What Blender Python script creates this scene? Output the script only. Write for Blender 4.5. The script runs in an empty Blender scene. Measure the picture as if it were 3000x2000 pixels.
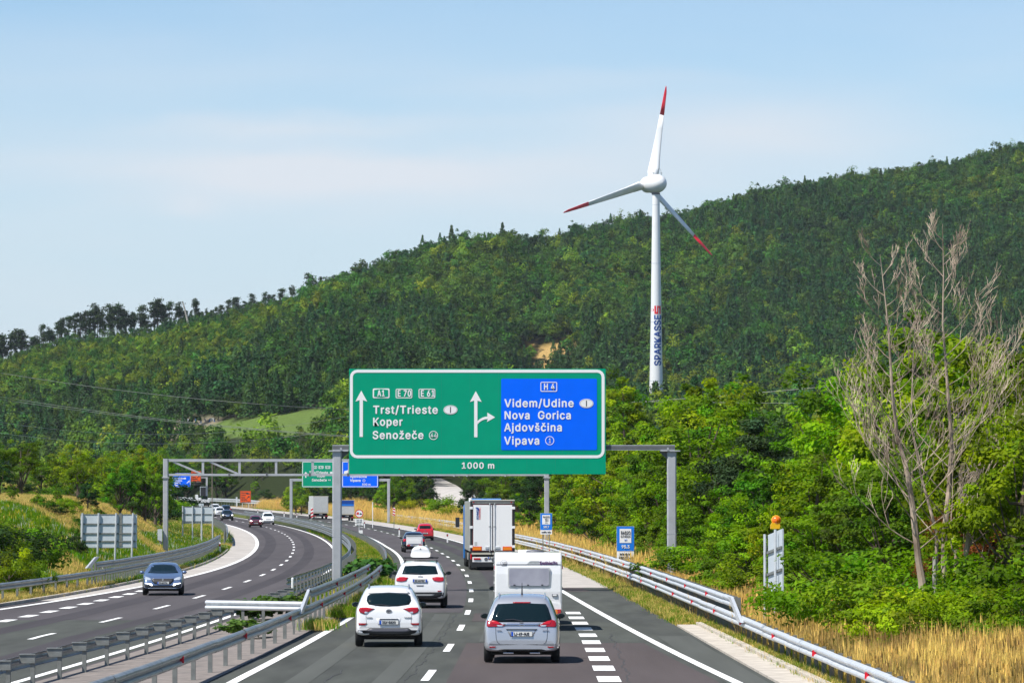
import bpy, bmesh, math, random
import numpy as np
from mathutils import Vector, Matrix
from mathutils.bvhtree import BVHTree
random.seed(7); RNG = np.random.default_rng(7)
S = bpy.context.scene
COL = S.collection
PI = math.pi
# ------------------------------------------------------------------ camera
F, H, YH = 12330.0, 4.1, 1460.0          # focal length and horizon of a 3000 px wide frame, eye height in metres
cam_d = bpy.data.cameras.new('camera'); cam = bpy.data.objects.new('camera', cam_d); COL.objects.link(cam)
cam_d.sensor_width = 36.0; cam_d.lens = F * 36.0 / 3000.0
cam.location = (0, 0, H); cam.rotation_euler = (PI / 2 + math.atan((YH - 1000) / F), 0, 0)
cam_d.clip_start = 1.0; cam_d.clip_end = 9000.0
S.camera = cam
HAZE = 2.7e-5
# ------------------------------------------------------------------ sun and sky
SUN_EL, SUN_BEHIND = math.radians(56), math.radians(36)
to_sun = Vector((-math.cos(SUN_EL) * math.cos(SUN_BEHIND), -math.cos(SUN_EL) * math.sin(SUN_BEHIND), math.sin(SUN_EL)))
sun_d = bpy.data.lights.new('sun', 'SUN'); sun_d.energy = 5.0; sun_d.angle = math.radians(0.53); sun_d.color = (1.0, 0.955, 0.88)
sun = bpy.data.objects.new('sun', sun_d); COL.objects.link(sun)
sun.rotation_euler = to_sun.to_track_quat('Z', 'Y').to_euler()
world = bpy.data.worlds.new('World'); S.world = world; world.use_nodes = True
nt = world.node_tree; nt.nodes.clear()
def wn(t, **k):
    n = nt.nodes.new(t)
    for a, b in k.items(): setattr(n, a, b)
    return n
out = wn('ShaderNodeOutputWorld'); bg = wn('ShaderNodeBackground'); sky = wn('ShaderNodeTexSky')
sky.sky_type = 'NISHITA'; sky.sun_disc = False; sky.sun_elevation = SUN_EL
sky.sun_rotation = math.atan2(to_sun.x, to_sun.y)
sky.air_density = 1.0; sky.dust_density = 0.25; sky.ozone_density = 3.0; sky.altitude = 600
bg.inputs['Strength'].default_value = 0.095
tc = wn('ShaderNodeTexCoord'); mp = wn('ShaderNodeMapping'); mp.inputs['Scale'].default_value = (7.0, 7.0, 42.0)
mp.inputs['Location'].default_value = (0.8, 0.0, 1.35)
nz = wn('ShaderNodeTexNoise'); nz.inputs['Scale'].default_value = 1.0; nz.inputs['Detail'].default_value = 4.0; nz.inputs['Roughness'].default_value = 0.42; nz.inputs['Distortion'].default_value = 0.5
rp = wn('ShaderNodeValToRGB'); rp.color_ramp.elements[0].position = 0.38; rp.color_ramp.elements[1].position = 0.66
rp.color_ramp.elements[0].color = (0, 0, 0, 1); rp.color_ramp.elements[1].color = (0.85, 0.85, 0.85, 1)
mx = wn('ShaderNodeMix', data_type='RGBA'); mx.inputs['B'].default_value = (5.4, 5.75, 6.3, 1)
hs = wn('ShaderNodeHueSaturation'); hs.inputs['Saturation'].default_value = 1.0; hs.inputs['Value'].default_value = 1.0
L = nt.links.new
L(tc.outputs['Generated'], mp.inputs['Vector']); L(mp.outputs['Vector'], nz.inputs['Vector']); L(nz.outputs['Fac'], rp.inputs['Fac'])
L(sky.outputs['Color'], hs.inputs['Color']); L(hs.outputs['Color'], mx.inputs['A']); L(rp.outputs['Color'], mx.inputs['Factor'])
tn = wn('ShaderNodeVectorMath', operation='MULTIPLY'); tn.inputs[1].default_value = (.93, 1.0, 1.045)
sx = wn('ShaderNodeSeparateXYZ'); L(tc.outputs['Generated'], sx.inputs[0])
bd = wn('ShaderNodeMapRange', interpolation_type='SMOOTHSTEP'); bd.inputs['From Min'].default_value = .145; bd.inputs['From Max'].default_value = .085; L(sx.outputs['Z'], bd.inputs['Value'])   # high cloud thins out above this elevation
ml = wn('ShaderNodeMath', operation='MULTIPLY'); L(bd.outputs['Result'], ml.inputs[0]); L(rp.outputs['Color'], ml.inputs[1]); L(ml.outputs[0], mx.inputs['Factor'])
L(hs.outputs['Color'], tn.inputs[0])
hzr = wn('ShaderNodeMapRange', interpolation_type='SMOOTHSTEP'); hzr.inputs['From Min'].default_value = .125; hzr.inputs['From Max'].default_value = .02; hzr.inputs['To Max'].default_value = .85; L(sx.outputs['Z'], hzr.inputs['Value'])
m0 = wn('ShaderNodeMix', data_type='RGBA'); m0.inputs['B'].default_value = (4.65, 5.57, 6.47, 1); L(tn.outputs[0], m0.inputs['A']); L(hzr.outputs['Result'], m0.inputs['Factor'])
# cirrus: a few long soft banks, frayed by noise, over the general veil
nw = wn('ShaderNodeTexNoise'); nw.inputs['Scale'].default_value = 1.0; nw.inputs['Detail'].default_value = 5.0; mw = wn('ShaderNodeMapping'); mw.inputs['Scale'].default_value = (22, 22, 90); L(tc.outputs['Generated'], mw.inputs['Vector']); L(mw.outputs['Vector'], nw.inputs['Vector'])
def mth(op, a, b=None):
    n = wn('ShaderNodeMath', operation=op)
    for i, v in enumerate((a, b)):
        if v is None: continue
        if isinstance(v, (int, float)): n.inputs[i].default_value = v
        else: L(v, n.inputs[i])
    return n.outputs[0]
acc = mth('MULTIPLY', ml.outputs[0], .35); zw = mth('ADD', sx.outputs['Z'], mth('MULTIPLY', mth('SUBTRACT', nw.outputs['Fac'], .5), .012))
for (cx_q, cz_q, wx_q, wz_q, am_q) in ((-.0406, .0785, .058, .0055, .75), (-.049, .0884, .045, .0028, .45), (-.008, .0725, .065, .007, .45), (.057, .086, .038, .008, .55), (-.076, .069, .007, .003, .3), (.02, .099, .05, .003, .2)):
    a_q = mth('POWER', mth('DIVIDE', mth('SUBTRACT', sx.outputs['X'], cx_q), wx_q), 2); c_q = mth('POWER', mth('DIVIDE', mth('SUBTRACT', zw, cz_q), wz_q), 2)
    e_q = mth('MULTIPLY', mth('EXPONENT', mth('MULTIPLY', mth('ADD', a_q, c_q), -1.0)), am_q); acc = mth('ADD', acc, mth('MULTIPLY', e_q, mth('GREATER_THAN', sx.outputs['Y'], 0.0)))
m1 = wn('ShaderNodeMix', data_type='RGBA'); m1.inputs['B'].default_value = (5.9, 6.25, 6.75, 1); L(m0.outputs['Result'], m1.inputs['A']); L(mth('MINIMUM', acc, .9), m1.inputs['Factor']); L(m1.outputs['Result'], bg.inputs['Color']); L(bg.outputs['Background'], out.inputs['Surface'])
vs = S.view_settings; vs.view_transform = 'Standard'; vs.look = 'None'; vs.exposure = 0.45; vs.gamma = 1.0; vs.use_curve_mapping = False
S.render.engine = 'CYCLES'; S.cycles.max_bounces = 6; S.cycles.diffuse_bounces = 3; S.cycles.glossy_bounces = 3
S.cycles.transmission_bounces = 3; S.cycles.transparent_max_bounces = 6; S.cycles.use_denoising = True

# ------------------------------------------------------------------ materials
MATS = {}
def mat(name, col=(.5, .5, .5), rough=.6, metal=0.0, var=0.0, scale=3.0, bump=0.0, bscale=40.0, spec=.5, coat=0.0,
        col2=None, stretch=(1, 1, 1), thr=(.35, .65), transl=0.0, objvar=0.0, attr=None, emis=None, lo=None, detail=6.0, tt=(1.7, 1.9, .5)):
    """principled surface; col2 = second colour mixed in by noise, var = brightness noise, objvar = change per object, attr = tint attribute"""
    if name in MATS: return MATS[name]
    m = bpy.data.materials.new(name); m.use_nodes = True; n = m.node_tree.nodes; lk = m.node_tree.links.new
    p = n['Principled BSDF']; o = n['Material Output']
    p.inputs['Roughness'].default_value = rough; p.inputs['Metallic'].default_value = metal
    p.inputs['Specular IOR Level'].default_value = spec; p.inputs['Coat Weight'].default_value = coat; p.inputs['Coat Roughness'].default_value = 0.05
    p.inputs['Base Color'].default_value = (*col, 1)
    cur = None
    def tex(sc, det=detail):
        t = n.new('ShaderNodeTexCoord'); mpn = n.new('ShaderNodeMapping'); mpn.inputs['Scale'].default_value = stretch
        x = n.new('ShaderNodeTexNoise'); x.inputs['Scale'].default_value = sc; x.inputs['Detail'].default_value = det
        lk(t.outputs['Object'], mpn.inputs['Vector']); lk(mpn.outputs['Vector'], x.inputs['Vector']); return x
    def mul(a_socket, f_socket):
        v = n.new('ShaderNodeVectorMath'); v.operation = 'SCALE'; lk(a_socket, v.inputs[0]); lk(f_socket, v.inputs['Scale']); return v.outputs[0]
    def rng(sock, a, b, c=0.0, d=1.0):
        r = n.new('ShaderNodeMapRange'); r.inputs['From Min'].default_value = c; r.inputs['From Max'].default_value = d
        r.inputs['To Min'].default_value = a; r.inputs['To Max'].default_value = b; lk(sock, r.inputs['Value']); return r.outputs['Result']
    rgb = n.new('ShaderNodeRGB'); rgb.outputs[0].default_value = (*col, 1); cur = rgb.outputs[0]
    if col2 is not None:
        x = tex(scale); mxn = n.new('ShaderNodeMix'); mxn.data_type = 'RGBA'
        lk(cur, mxn.inputs['A']); mxn.inputs['B'].default_value = (*col2, 1); lk(rng(x.outputs['Fac'], 0, 1, *thr), mxn.inputs['Factor']); cur = mxn.outputs['Result']
    if attr:
        a = n.new('ShaderNodeAttribute'); a.attribute_name = attr; a.attribute_type = 'GEOMETRY'
        v = n.new('ShaderNodeVectorMath'); v.operation = 'MULTIPLY'; lk(cur, v.inputs[0]); lk(a.outputs['Color'], v.inputs[1]); cur = v.outputs[0]
    if var > 0:
        x = tex(scale * 2.7); cur = mul(cur, rng(x.outputs['Fac'], 1 - var, 1 + var, .25, .75))
    if objvar > 0:
        oi = n.new('ShaderNodeObjectInfo'); cur = mul(cur, rng(oi.outputs['Random'], 1 - objvar, 1 + objvar))
        w = n.new('ShaderNodeTexWhiteNoise'); w.noise_dimensions = '1D'; lk(oi.outputs['Random'], w.inputs['W'])
        h = n.new('ShaderNodeHueSaturation'); lk(rng(w.outputs['Value'], .5 - .014 * objvar / .3, .5 + .045 * objvar / .3), h.inputs['Hue']); lk(cur, h.inputs['Color']); cur = h.outputs['Color']
    lk(cur, p.inputs['Base Color'])
    if bump > 0:
        x = tex(bscale); b = n.new('ShaderNodeBump'); b.inputs['Strength'].default_value = bump; b.inputs['Distance'].default_value = 0.02
        lk(x.outputs['Fac'], b.inputs['Height']); lk(b.outputs['Normal'], p.inputs['Normal'])
    if transl > 0:
        t = n.new('ShaderNodeBsdfTranslucent'); ms = n.new('ShaderNodeMixShader'); ms.inputs['Fac'].default_value = transl
        tm = n.new('ShaderNodeVectorMath'); tm.operation = 'MULTIPLY'; lk(cur, tm.inputs[0]); tm.inputs[1].default_value = tt; lk(tm.outputs[0], t.inputs['Color'])
        lk(p.outputs[0], ms.inputs[1]); lk(t.outputs[0], ms.inputs[2]); lk(ms.outputs[0], o.inputs['Surface'])
    if emis:
        p.inputs['Emission Color'].default_value = (*emis[:3], 1); p.inputs['Emission Strength'].default_value = emis[3]
    MATS[name] = m; return m
M = dict(
 asphalt=mat('asphalt', (.078, .083, .074), .85, var=.20, scale=.5, col2=(.066, .069, .064), bump=.25, bscale=14, stretch=(1, .12, 1), spec=.04),
 asphalt_new=mat('asphalt_new', (.086, .073, .072), .85, var=.14, scale=.3, bump=.2, bscale=14, stretch=(1, .06, 1), spec=.04),
 asphalt_left=mat('asphalt_left', (.086, .079, .083), .85, var=.15, scale=.35, bump=.2, bscale=14, stretch=(1, .05, 1), spec=.04),
 asphalt_track=mat('asphalt_track', (.064, .059, .063), .8, var=.14, scale=.4, bump=.2, bscale=14, stretch=(1, .05, 1), spec=.04),
 asphalt_worn=mat('asphalt_worn', (.088, .092, .084), .8, var=.15, scale=.5, stretch=(1, .05, 1), spec=.04), crack=mat('crack_seal', (.042, .042, .041), .8, var=.3, scale=2),
 concrete_pave=mat('concrete_pave', (.44, .41, .38), .85, var=.07, scale=.6, bump=.15, bscale=9, col2=(.37, .345, .32), stretch=(1, .3, 1), spec=.04),
 concrete_kerb=mat('concrete_kerb', (.52, .475, .41), .85, var=.12, scale=1.5, bump=.3, bscale=20, col2=(.40, .36, .31), spec=.04),
 median=mat('median', (.215, .19, .175), .95, var=.25, scale=1.2, bump=.4, bscale=12, col2=(.13, .125, .12), thr=(.5, .8), spec=.04),
 paint=mat('paint', (.80, .80, .78), .7, var=.07, scale=6, col2=(.62, .61, .59), thr=(.55, .9)),
 galv_shaded=mat('galvanised_weathered_shaded', (.20, .205, .20), .38, .5, var=.2, scale=1.2, col2=(.30, .31, .30), bump=.05, bscale=6),  # weathered grey, darkened further: shade of the rails' sunless sides put into the colour
 galv=mat('galvanised', (.60, .62, .64), .42, .30, var=.12, scale=1.5, bump=.05, bscale=6, spec=.5),
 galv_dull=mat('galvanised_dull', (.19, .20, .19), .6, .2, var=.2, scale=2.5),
 gantry=mat('gantry_steel', (.42, .43, .45), .55, .25, var=.10, scale=.9),
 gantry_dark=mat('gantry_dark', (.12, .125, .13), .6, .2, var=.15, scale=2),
 signback=mat('sign_back', (.52, .57, .61), .5, .08, var=.06, scale=1.2),
 seam=mat('sign_seam', (.0, .22, .125), .5), signgreen=mat('sign_green', (.0, .30, .17), .5, var=.05, scale=.6, spec=.1),
 signblue=mat('sign_blue', (.0, .13, .92), .5, var=.03, scale=.6, spec=.1),
 signlight=mat('sign_light_blue', (.01, .18, .68), .45, spec=.3),
 signwhite=mat('sign_white', (.80, .80, .79), .5, spec=.3),
 signorange=mat('sign_orange', (.78, .10, .01), .5, spec=.3),
 signred=mat('sign_red', (.62, .01, .015), .5), signblack=mat('sign_black', (.012, .012, .015), .5),
 signyellow=mat('sign_yellow', (.75, .50, .0), .5),
 white=mat('white_paint', (.78, .78, .77), .35, coat=.5, var=.05, scale=.8), turb=mat('turbine_white', (.72, .73, .73), .35, var=.03, scale=.15),
 turbred=mat('turbine_red', (.72, .008, .025), .4), bankred=mat('bank_red', (.70, .01, .02), .4), bankblue=mat('bank_blue', (.0, .055, .30), .4),
 carwhite=mat('car_white', (.78, .78, .78), .3, coat=1), carsilver=mat('car_silver', (.52, .53, .56), .32, .55, coat=1),
 carblue=mat('car_blue_grey', (.12, .18, .32), .30, .45, coat=1), cardark=mat('car_dark_blue', (.018, .03, .06), .25, .4, coat=1),
 carblack=mat('car_black', (.012, .012, .014), .25, .3, coat=1), carred=mat('car_red', (.52, .005, .015), .3, coat=1), carmaroon=mat('car_maroon', (.16, .005, .015), .28, .3, coat=1),
 glass=mat('car_glass', (.004, .012, .014), .07, .0, spec=.45), plastic=mat('black_plastic', (.018, .019, .021), .55),
 under=mat('underbody', (.008, .008, .008), .8), tyre=mat('tyre_rubber', (.012, .012, .012), .8), rim=mat('rim_alloy', (.35, .36, .38), .35, .8),
 chrome=mat('chrome', (.7, .7, .72), .15, .9), tail=mat('tail_lens', (.30, .003, .008), .18, coat=1), tailbright=mat('tail_lens_bright', (.45, .004, .01), .2, coat=1),
 amber=mat('amber_lens', (.85, .22, .0), .3, coat=1), headl=mat('headlamp_glass', (.45, .50, .56), .12, .2, coat=1),
 headon=mat('lit_headlamp', (.9, .9, .95), .2, emis=(1, .97, .95, 3.0)), brake=mat('lit_tail', (.8, .05, .02), .3, emis=(1, .10, .02, 1.2)),
 plate=mat('number_plate', (.72, .72, .68), .4), plateblue=mat('plate_band', (.0, .08, .55), .4), ink=mat('ink', (.02, .02, .03), .5), inkgrey=mat('ink_grey', (.12, .12, .14), .5), inkred=mat('ink_red', (.55, .02, .03), .5), inkpurple=mat('ink_purple', (.10, .02, .13), .5),
 curtain=mat('blind', (.44, .44, .50), .35, coat=.6, col2=(.30, .30, .36), scale=1.2), cream=mat('cream_rail', (.50, .47, .38), .5), alu=mat('aluminium', (.50, .50, .48), .35, .5, var=.15, scale=.8, stretch=(1, .2, 1)),
 redrefl=mat('red_reflector', (.62, .0, .02), .3), truckblue=mat('truck_blue', (.01, .17, .52), .35, coat=.8),
 tarp=mat('tarpaulin', (.50, .51, .50), .5, var=.06, scale=1), wood=mat('fence_wood', (.055, .045, .035), .9, var=.3, scale=2), pipe=mat('fence_blue', (.0, .10, .33), .5),
 house=mat('house_white', (.62, .62, .60), .8, var=.05), conc=mat('bridge_concrete', (.20, .18, .155), .9, var=.15, scale=.4), concdark=mat('pier_concrete', (.14, .135, .125), .9, var=.15, scale=.4),
 bark=mat('bark', (.10, .075, .055), .95, var=.35, scale=3, bump=.5, bscale=12, stretch=(1, 1, .3)),
 deadbark=mat('dead_bark', (.50, .40, .30), .9, var=.3, scale=1.6, col2=(.15, .105, .075), stretch=(1, 1, .5)),
 palebark=mat('pale_bark', (.36, .34, .30), .9, var=.3, scale=2, col2=(.06, .05, .045), thr=(.55, .65)), pinebark=mat('pine_bark', (.20, .155, .13), .95, var=.25, scale=.6),
 cable=mat('cable', (.36, .38, .32), .5, .2), rock=mat('rock', (.42, .36, .32), .95, var=.3, scale=1.0),
 leaf_bright=mat('leaf_bright', (.155, .225, .002), .6, transl=.38, objvar=.24, attr='tint', spec=.12),
 leaf_mid=mat('leaf_mid', (.090, .158, .003), .6, transl=.34, objvar=.26, attr='tint', spec=.12),
 leaf_dark=mat('leaf_dark', (.022, .050, .008), .6, transl=.22, objvar=.24, attr='tint', spec=.12),
 leaf_yellow=mat('leaf_yellow', (.195, .225, .002), .55, transl=.40, objvar=.18, attr='tint', spec=.12),
 needles=mat('needles', (.036, .062, .020), .6, transl=.16, objvar=.25, attr='tint', spec=.08),
 needles_far=mat('needles_far', (.036, .080, .022), .6, transl=.14, objvar=.34, attr='tint', spec=.08),
 leaf_far=mat('leaf_far', (.068, .124, .018), .6, transl=.24, objvar=.36, attr='tint', spec=.08),
 leaf_farbright=mat('leaf_farbright', (.150, .200, .018), .6, transl=.28, objvar=.30, attr='tint', spec=.08),
 leaf_brown=mat('leaf_brown', (.16, .055, .015), .7, transl=.2, objvar=.2, attr='tint', spec=.08),
 dry=mat('dry_grass', (.66, .47, .155), .8, transl=.25, objvar=.14, attr='tint', spec=.15, tt=(1.15, 1.1, .9)),
 drydark=mat('dry_weeds', (.26, .17, .07), .8, transl=.2, objvar=.15, attr='tint', spec=.15),
 green=mat('green_grass', (.130, .215, .006), .7, transl=.35, objvar=.3, attr='tint', spec=.08),
 weed=mat('weed_leaf', (.055, .11, .018), .6, transl=.3, objvar=.25, attr='tint', spec=.12),
 flower=mat('flower', (.6, .45, .03), .7), flowerw=mat('flower_white', (.7, .7, .6), .7),
 beacon=mat('beacon_lens', (.85, .16, .0), .15, coat=1), beaconbody=mat('beacon_body', (.75, .42, .0), .5),
)
# ------------------------------------------------------------------ object helpers
def tagp(o, label=None, cat=None, group=None, kind=None):
    if label: o['label'] = label
    if cat: o['category'] = cat
    if group: o['group'] = group
    if kind: o['kind'] = kind
    return o
def empty(name, loc, rz=0.0, label=None, cat=None, group=None):
    o = bpy.data.objects.new(name, None); o.location = loc; o.rotation_euler = (0, 0, rz); o.empty_display_size = .3
    COL.objects.link(o); return tagp(o, label, cat, group)
def link(name, me, parent=None, loc=(0, 0, 0), rz=0.0):
    o = bpy.data.objects.new(name, me); o.location = loc
    if rz: o.rotation_euler = (0, 0, rz)
    if parent is not None: o.parent = parent
    COL.objects.link(o); return o
class MB:
    """collects polygons with material slots and links them as one mesh"""
    def __init__(s, *mats): s.v = []; s.f = []; s.m = []; s.mats = list(mats); s.cur = 0; s.sm = []; s.smooth = False
    def add(s, vs, fs, mi=None):
        b = len(s.v); s.v.extend([tuple(v) for v in vs])
        for f in fs: s.f.append([b + i for i in f]); s.m.append(s.cur if mi is None else mi); s.sm.append(s.smooth)
    def box(s, x0, x1, y0, y1, z0, z1, mi=None):
        s.add([(x0, y0, z0), (x1, y0, z0), (x1, y1, z0), (x0, y1, z0), (x0, y0, z1), (x1, y0, z1), (x1, y1, z1), (x0, y1, z1)],
              [(3, 2, 1, 0), (4, 5, 6, 7), (0, 1, 5, 4), (1, 2, 6, 5), (2, 3, 7, 6), (3, 0, 4, 7)], mi)
    def tube(s, pts, rad, n=8, mi=None, cap=True):
        pts = [Vector(p) for p in pts]; rs = rad if isinstance(rad, (list, tuple)) else [rad] * len(pts); V = []; Fc = []
        for i, p in enumerate(pts):
            d = (pts[min(i + 1, len(pts) - 1)] - pts[max(i - 1, 0)]).normalized()
            a = Vector((0, 1, 0)) if abs(d.y) < .9 else Vector((1, 0, 0))
            u = d.cross(a).normalized(); w = d.cross(u)
            for k in range(n):
                t = 2 * PI * k / n; V.append(p + (u * math.cos(t) + w * math.sin(t)) * rs[i])
        for i in range(len(pts) - 1):
            for k in range(n):
                a, b = i * n + k, i * n + (k + 1) % n; Fc.append((a, b, b + n, a + n))
        if cap: Fc.append(tuple(range(n))[::-1]); Fc.append(tuple(range(len(V) - n, len(V))))
        s.add(V, Fc, mi)
    def prism(s, poly, axis, a, b, mi=None):
        """extrude a 2-D polygon along an axis ('x','y' or 'z')"""
        def P(p, t):
            return {'x': (t, p[0], p[1]), 'y': (p[0], t, p[1]), 'z': (p[0], p[1], t)}[axis]
        n = len(poly); V = [P(p, a) for p in poly] + [P(p, b) for p in poly]
        s.add(V, [tuple(range(n)), tuple(range(2 * n - 1, n - 1, -1))] + [(i, i + n, (i + 1) % n + n, (i + 1) % n) for i in range(n)], mi)
    def lathe(s, prof, n=20, axis='x', c=(0, 0, 0), mi=None):
        V = []; Fc = []
        for (r, t) in prof:
            for k in range(n):
                a = 2 * PI * k / n; q = (r * math.cos(a), r * math.sin(a))
                V.append({'x': (c[0] + t, c[1] + q[0], c[2] + q[1]), 'y': (c[0] + q[0], c[1] + t, c[2] + q[1]), 'z': (c[0] + q[0], c[1] + q[1], c[2] + t)}[axis])
        for i in range(len(prof) - 1):
            for k in range(n):
                a, b = i * n + k, i * n + (k + 1) % n; Fc.append((a, b, b + n, a + n))
        s.add(V, Fc, mi)
    def mesh(s, name='mesh', fix=True):
        me = bpy.data.meshes.new(name); me.from_pydata(s.v, [], s.f)
        for m_ in s.mats: me.materials.append(m_)
        me.polygons.foreach_set('material_index', s.m); me.polygons.foreach_set('use_smooth', s.sm)
        if fix:
            bm = bmesh.new(); bm.from_mesh(me); bmesh.ops.recalc_face_normals(bm, faces=bm.faces); bm.to_mesh(me); bm.free()
        me.update(); return me
    def build(s, name, parent=None, loc=(0, 0, 0), rz=0.0, fix=True): return link(name, s.mesh(name, fix), parent, loc, rz)
def boxobj(name, m, parent, x0, x1, y0, y1, z0, z1, bev=0.0, seg=2):
    b = MB(m); b.box(x0, x1, y0, y1, z0, z1)
    o = b.build(name, parent)
    if bev > 0:
        bm = bmesh.new(); bm.from_mesh(o.data); bmesh.ops.bevel(bm, geom=bm.edges[:], offset=bev, segments=seg, affect='EDGES', profile=.5)
        for f in bm.faces: f.smooth = False
        bm.to_mesh(o.data); bm.free()
    return o
def copy_tree(o, parent=None):
    c = o.copy(); COL.objects.link(c); c.parent = parent
    for ch in o.children: copy_tree(ch, c)
    return c
try: FONT = bpy.data.fonts.load(bpy.utils.system_resource('DATAFILES', path='fonts') + '/Inter.woff2')   # Blender's own interface font
except Exception: FONT = None
_cu = bpy.data.curves.new('t', 'FONT'); _cu.body = 'H'; _cu.size = 1.0; _cu.font = FONT or _cu.font; _ob = bpy.data.objects.new('t', _cu); _me = bpy.data.meshes.new_from_object(_ob)
CAPH = max(v.co.y for v in _me.vertices) if len(_me.vertices) else .7
print('CAPH', CAPH)
BOLDK = .55 if FONT else 1.0
def text(name, s, m, parent, x, y, z, size=.3, sx=.92, bold=.012, align='LEFT', thick=.004, rot=None, spacing=1.0, fit=None):
    """flat lettering facing -Y, its lower left corner at x, z"""
    cu = bpy.data.curves.new('t', 'FONT'); cu.body = s; cu.size = 1.0; cu.font = FONT or cu.font; cu.align_x = align; cu.extrude = thick / size; cu.offset = 0.0 if FONT else bold
    cu.space_character = spacing; cu.resolution_u = 3
    ob = bpy.data.objects.new('t', cu); me = bpy.data.meshes.new_from_object(ob); bpy.data.objects.remove(ob); bpy.data.curves.remove(cu)
    me.name = name; me.materials.clear(); me.materials.append(m)
    size = size * .729 / CAPH; k = sx
    if fit is not None:
        xs = [v.co.x for v in me.vertices]; wd = max(xs) - min(xs)
        if wd > 0: k = fit / wd / size
    me.transform(Matrix.Rotation(PI / 2, 4, 'X') @ Matrix.Diagonal((size * k, size, size, 1)))
    if FONT and bold > 0:                       # heavier strokes: slightly shifted copies, each a hair deeper
        bm = bmesh.new(); bm.from_mesh(me); d = bold * .8 * size; g0 = bm.faces[:]
        for i, (u, w) in enumerate(((-d, 0), (d, 0), (0, -d), (0, d))):
            r_ = bmesh.ops.duplicate(bm, geom=g0); bmesh.ops.translate(bm, verts=[e for e in r_['geom'] if isinstance(e, bmesh.types.BMVert)], vec=(u, .0006 * (i + 1), w))
        bm.to_mesh(me); bm.free()
    o = link(name, me, parent, (x, y, z))
    if rot: o.rotation_euler = rot
    return o
# ------------------------------------------------------------------ the road: traced lines in metres as functions of the distance Y
def sm(x, a, b):
    t = np.clip((np.asarray(x, float) - a) / (b - a), 0, 1); return t * t * (3 - 2 * t)
def zR(Y):
    Y = np.asarray(Y, float); c = 1.1e-5
    return np.where(Y < 900, c * np.maximum(0, Y - 420) ** 2, c * 480 ** 2 + 2 * c * 480 * .5 * (Y - 900))
def zL(Y): return zR(Y) - .3 * (1 - sm(Y, 250, 480))
_rd = np.array([(40, -2.9), (70, -2.3), (98, -1.95), (116, -1.73), (134, -1.60), (152, -1.59), (169, -1.65), (188, -1.86), (206, -2.14), (225, -2.44), (241, -2.82), (259, -3.26), (276, -3.76),
 (293, -4.32), (312, -4.99), (331, -5.91), (351, -6.78), (400, -9.1), (447, -11.70), (473, -13.24), (497, -14.81), (523, -16.45), (544, -18.10), (560, -19.65), (578, -21.39), (600, -23.34), (634, -27.19), (651, -29.13)])
_pc = np.polyfit((_rd[:, 0] - 345) / 305, _rd[:, 1], 6)
YT = np.arange(20, 3001, 2.0)
_r = np.polyval(_pc, (YT - 345) / 305)
i0 = int(np.searchsorted(YT, 640)); s0 = (_r[i0] - _r[i0 - 8]) / 16
_r = np.where(YT > YT[i0], _r[i0] + s0 * (YT - YT[i0]) - .5 * .00034 * (YT - YT[i0]) ** 2, _r)
j0 = int(np.searchsorted(YT, 80)); _r = np.where(YT < 80, _r[j0] + (_r[j0 + 5] - _r[j0]) / 10 * (YT - 80), _r)
def ref(Y): return np.interp(Y, YT, _r)
def slope(Y): return (ref(np.asarray(Y) + 3.) - ref(np.asarray(Y) - 3.)) / 6.
def line(pts, deg=3):
    """a line beside the reference line: smooth offset inside the measured range, held beyond it"""
    p = np.array(pts, float); d = p[:, 1] - ref(p[:, 0]); a, b = p[:, 0].min(), p[:, 0].max()
    c = np.polyfit((p[:, 0] - a) / (b - a), d, deg)
    def f(Y):
        Yc = np.clip(Y, a, b); o = np.polyval(c, (Yc - a) / (b - a))
        return ref(Y) + o * np.where(Y > b, np.sqrt(1 + slope(Y) ** 2) / math.sqrt(1 + slope(b) ** 2), 1)
    return f
Redge = line([(94, 4.94), (100, 4.84), (116, 4.31), (139, 3.53), (183, 2.16), (240, .75), (300, -.75), (389, -4.67), (447, -7.79), (502, -10.94), (602, -19.42), (649, -24.6), (669, -26.6)], 4)
Rleft = line([(96, -6.25), (114, -5.88), (147, -5.54), (207, -5.68), (235, -6.24), (262, -6.81), (293, -7.77), (322, -8.88), (347, -10.07), (359, -10.73)], 3)
Rasph = line([(60, 6.7), (94, 5.86), (111, 5.67), (136, 5.05), (165, 4.85), (185, 4.66), (194, 4.62), (268, 3.24), (340, 0.14), (430, -3.6), (485, -6.6), (531, -9.9), (590, -14.9), (669, -23.0)], 4)
RailR = line([(60, 7.5), (76, 7.3), (93, 7.12), (113, 6.98), (124, 6.5), (137, 6.1), (156, 5.8), (180, 5.6), (207, 5.1), (231, 4.5), (255, 3.7), (347, .2)], 3)
RailA = line([(76, -7.60), (86, -7.55), (102, -7.04), (117, -6.66), (139, -6.44), (156, -6.24), (181, -6.25), (214, -6.70), (257, -7.69), (288, -8.75), (341, -11.2), (417, -15.2), (499, -20.2)], 4)
RailB = line([(97, -11.5), (142, -10.0), (163, -9.2), (176, -9.0), (211, -9.03), (270, -10.6), (356, -14.3), (471, -21.3), (568, -30.0), (674, -40.9), (717, -46.8)], 5)
Linner = line([(100, -11.81), (113, -11.6), (129, -11.20), (154, -10.55), (250, -10.9), (300, -12.6), (395, -17.3), (459, -21.2), (507, -24.8), (540, -27.6), (597, -32.9), (634, -37.1), (724, -48.6)], 5)
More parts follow.
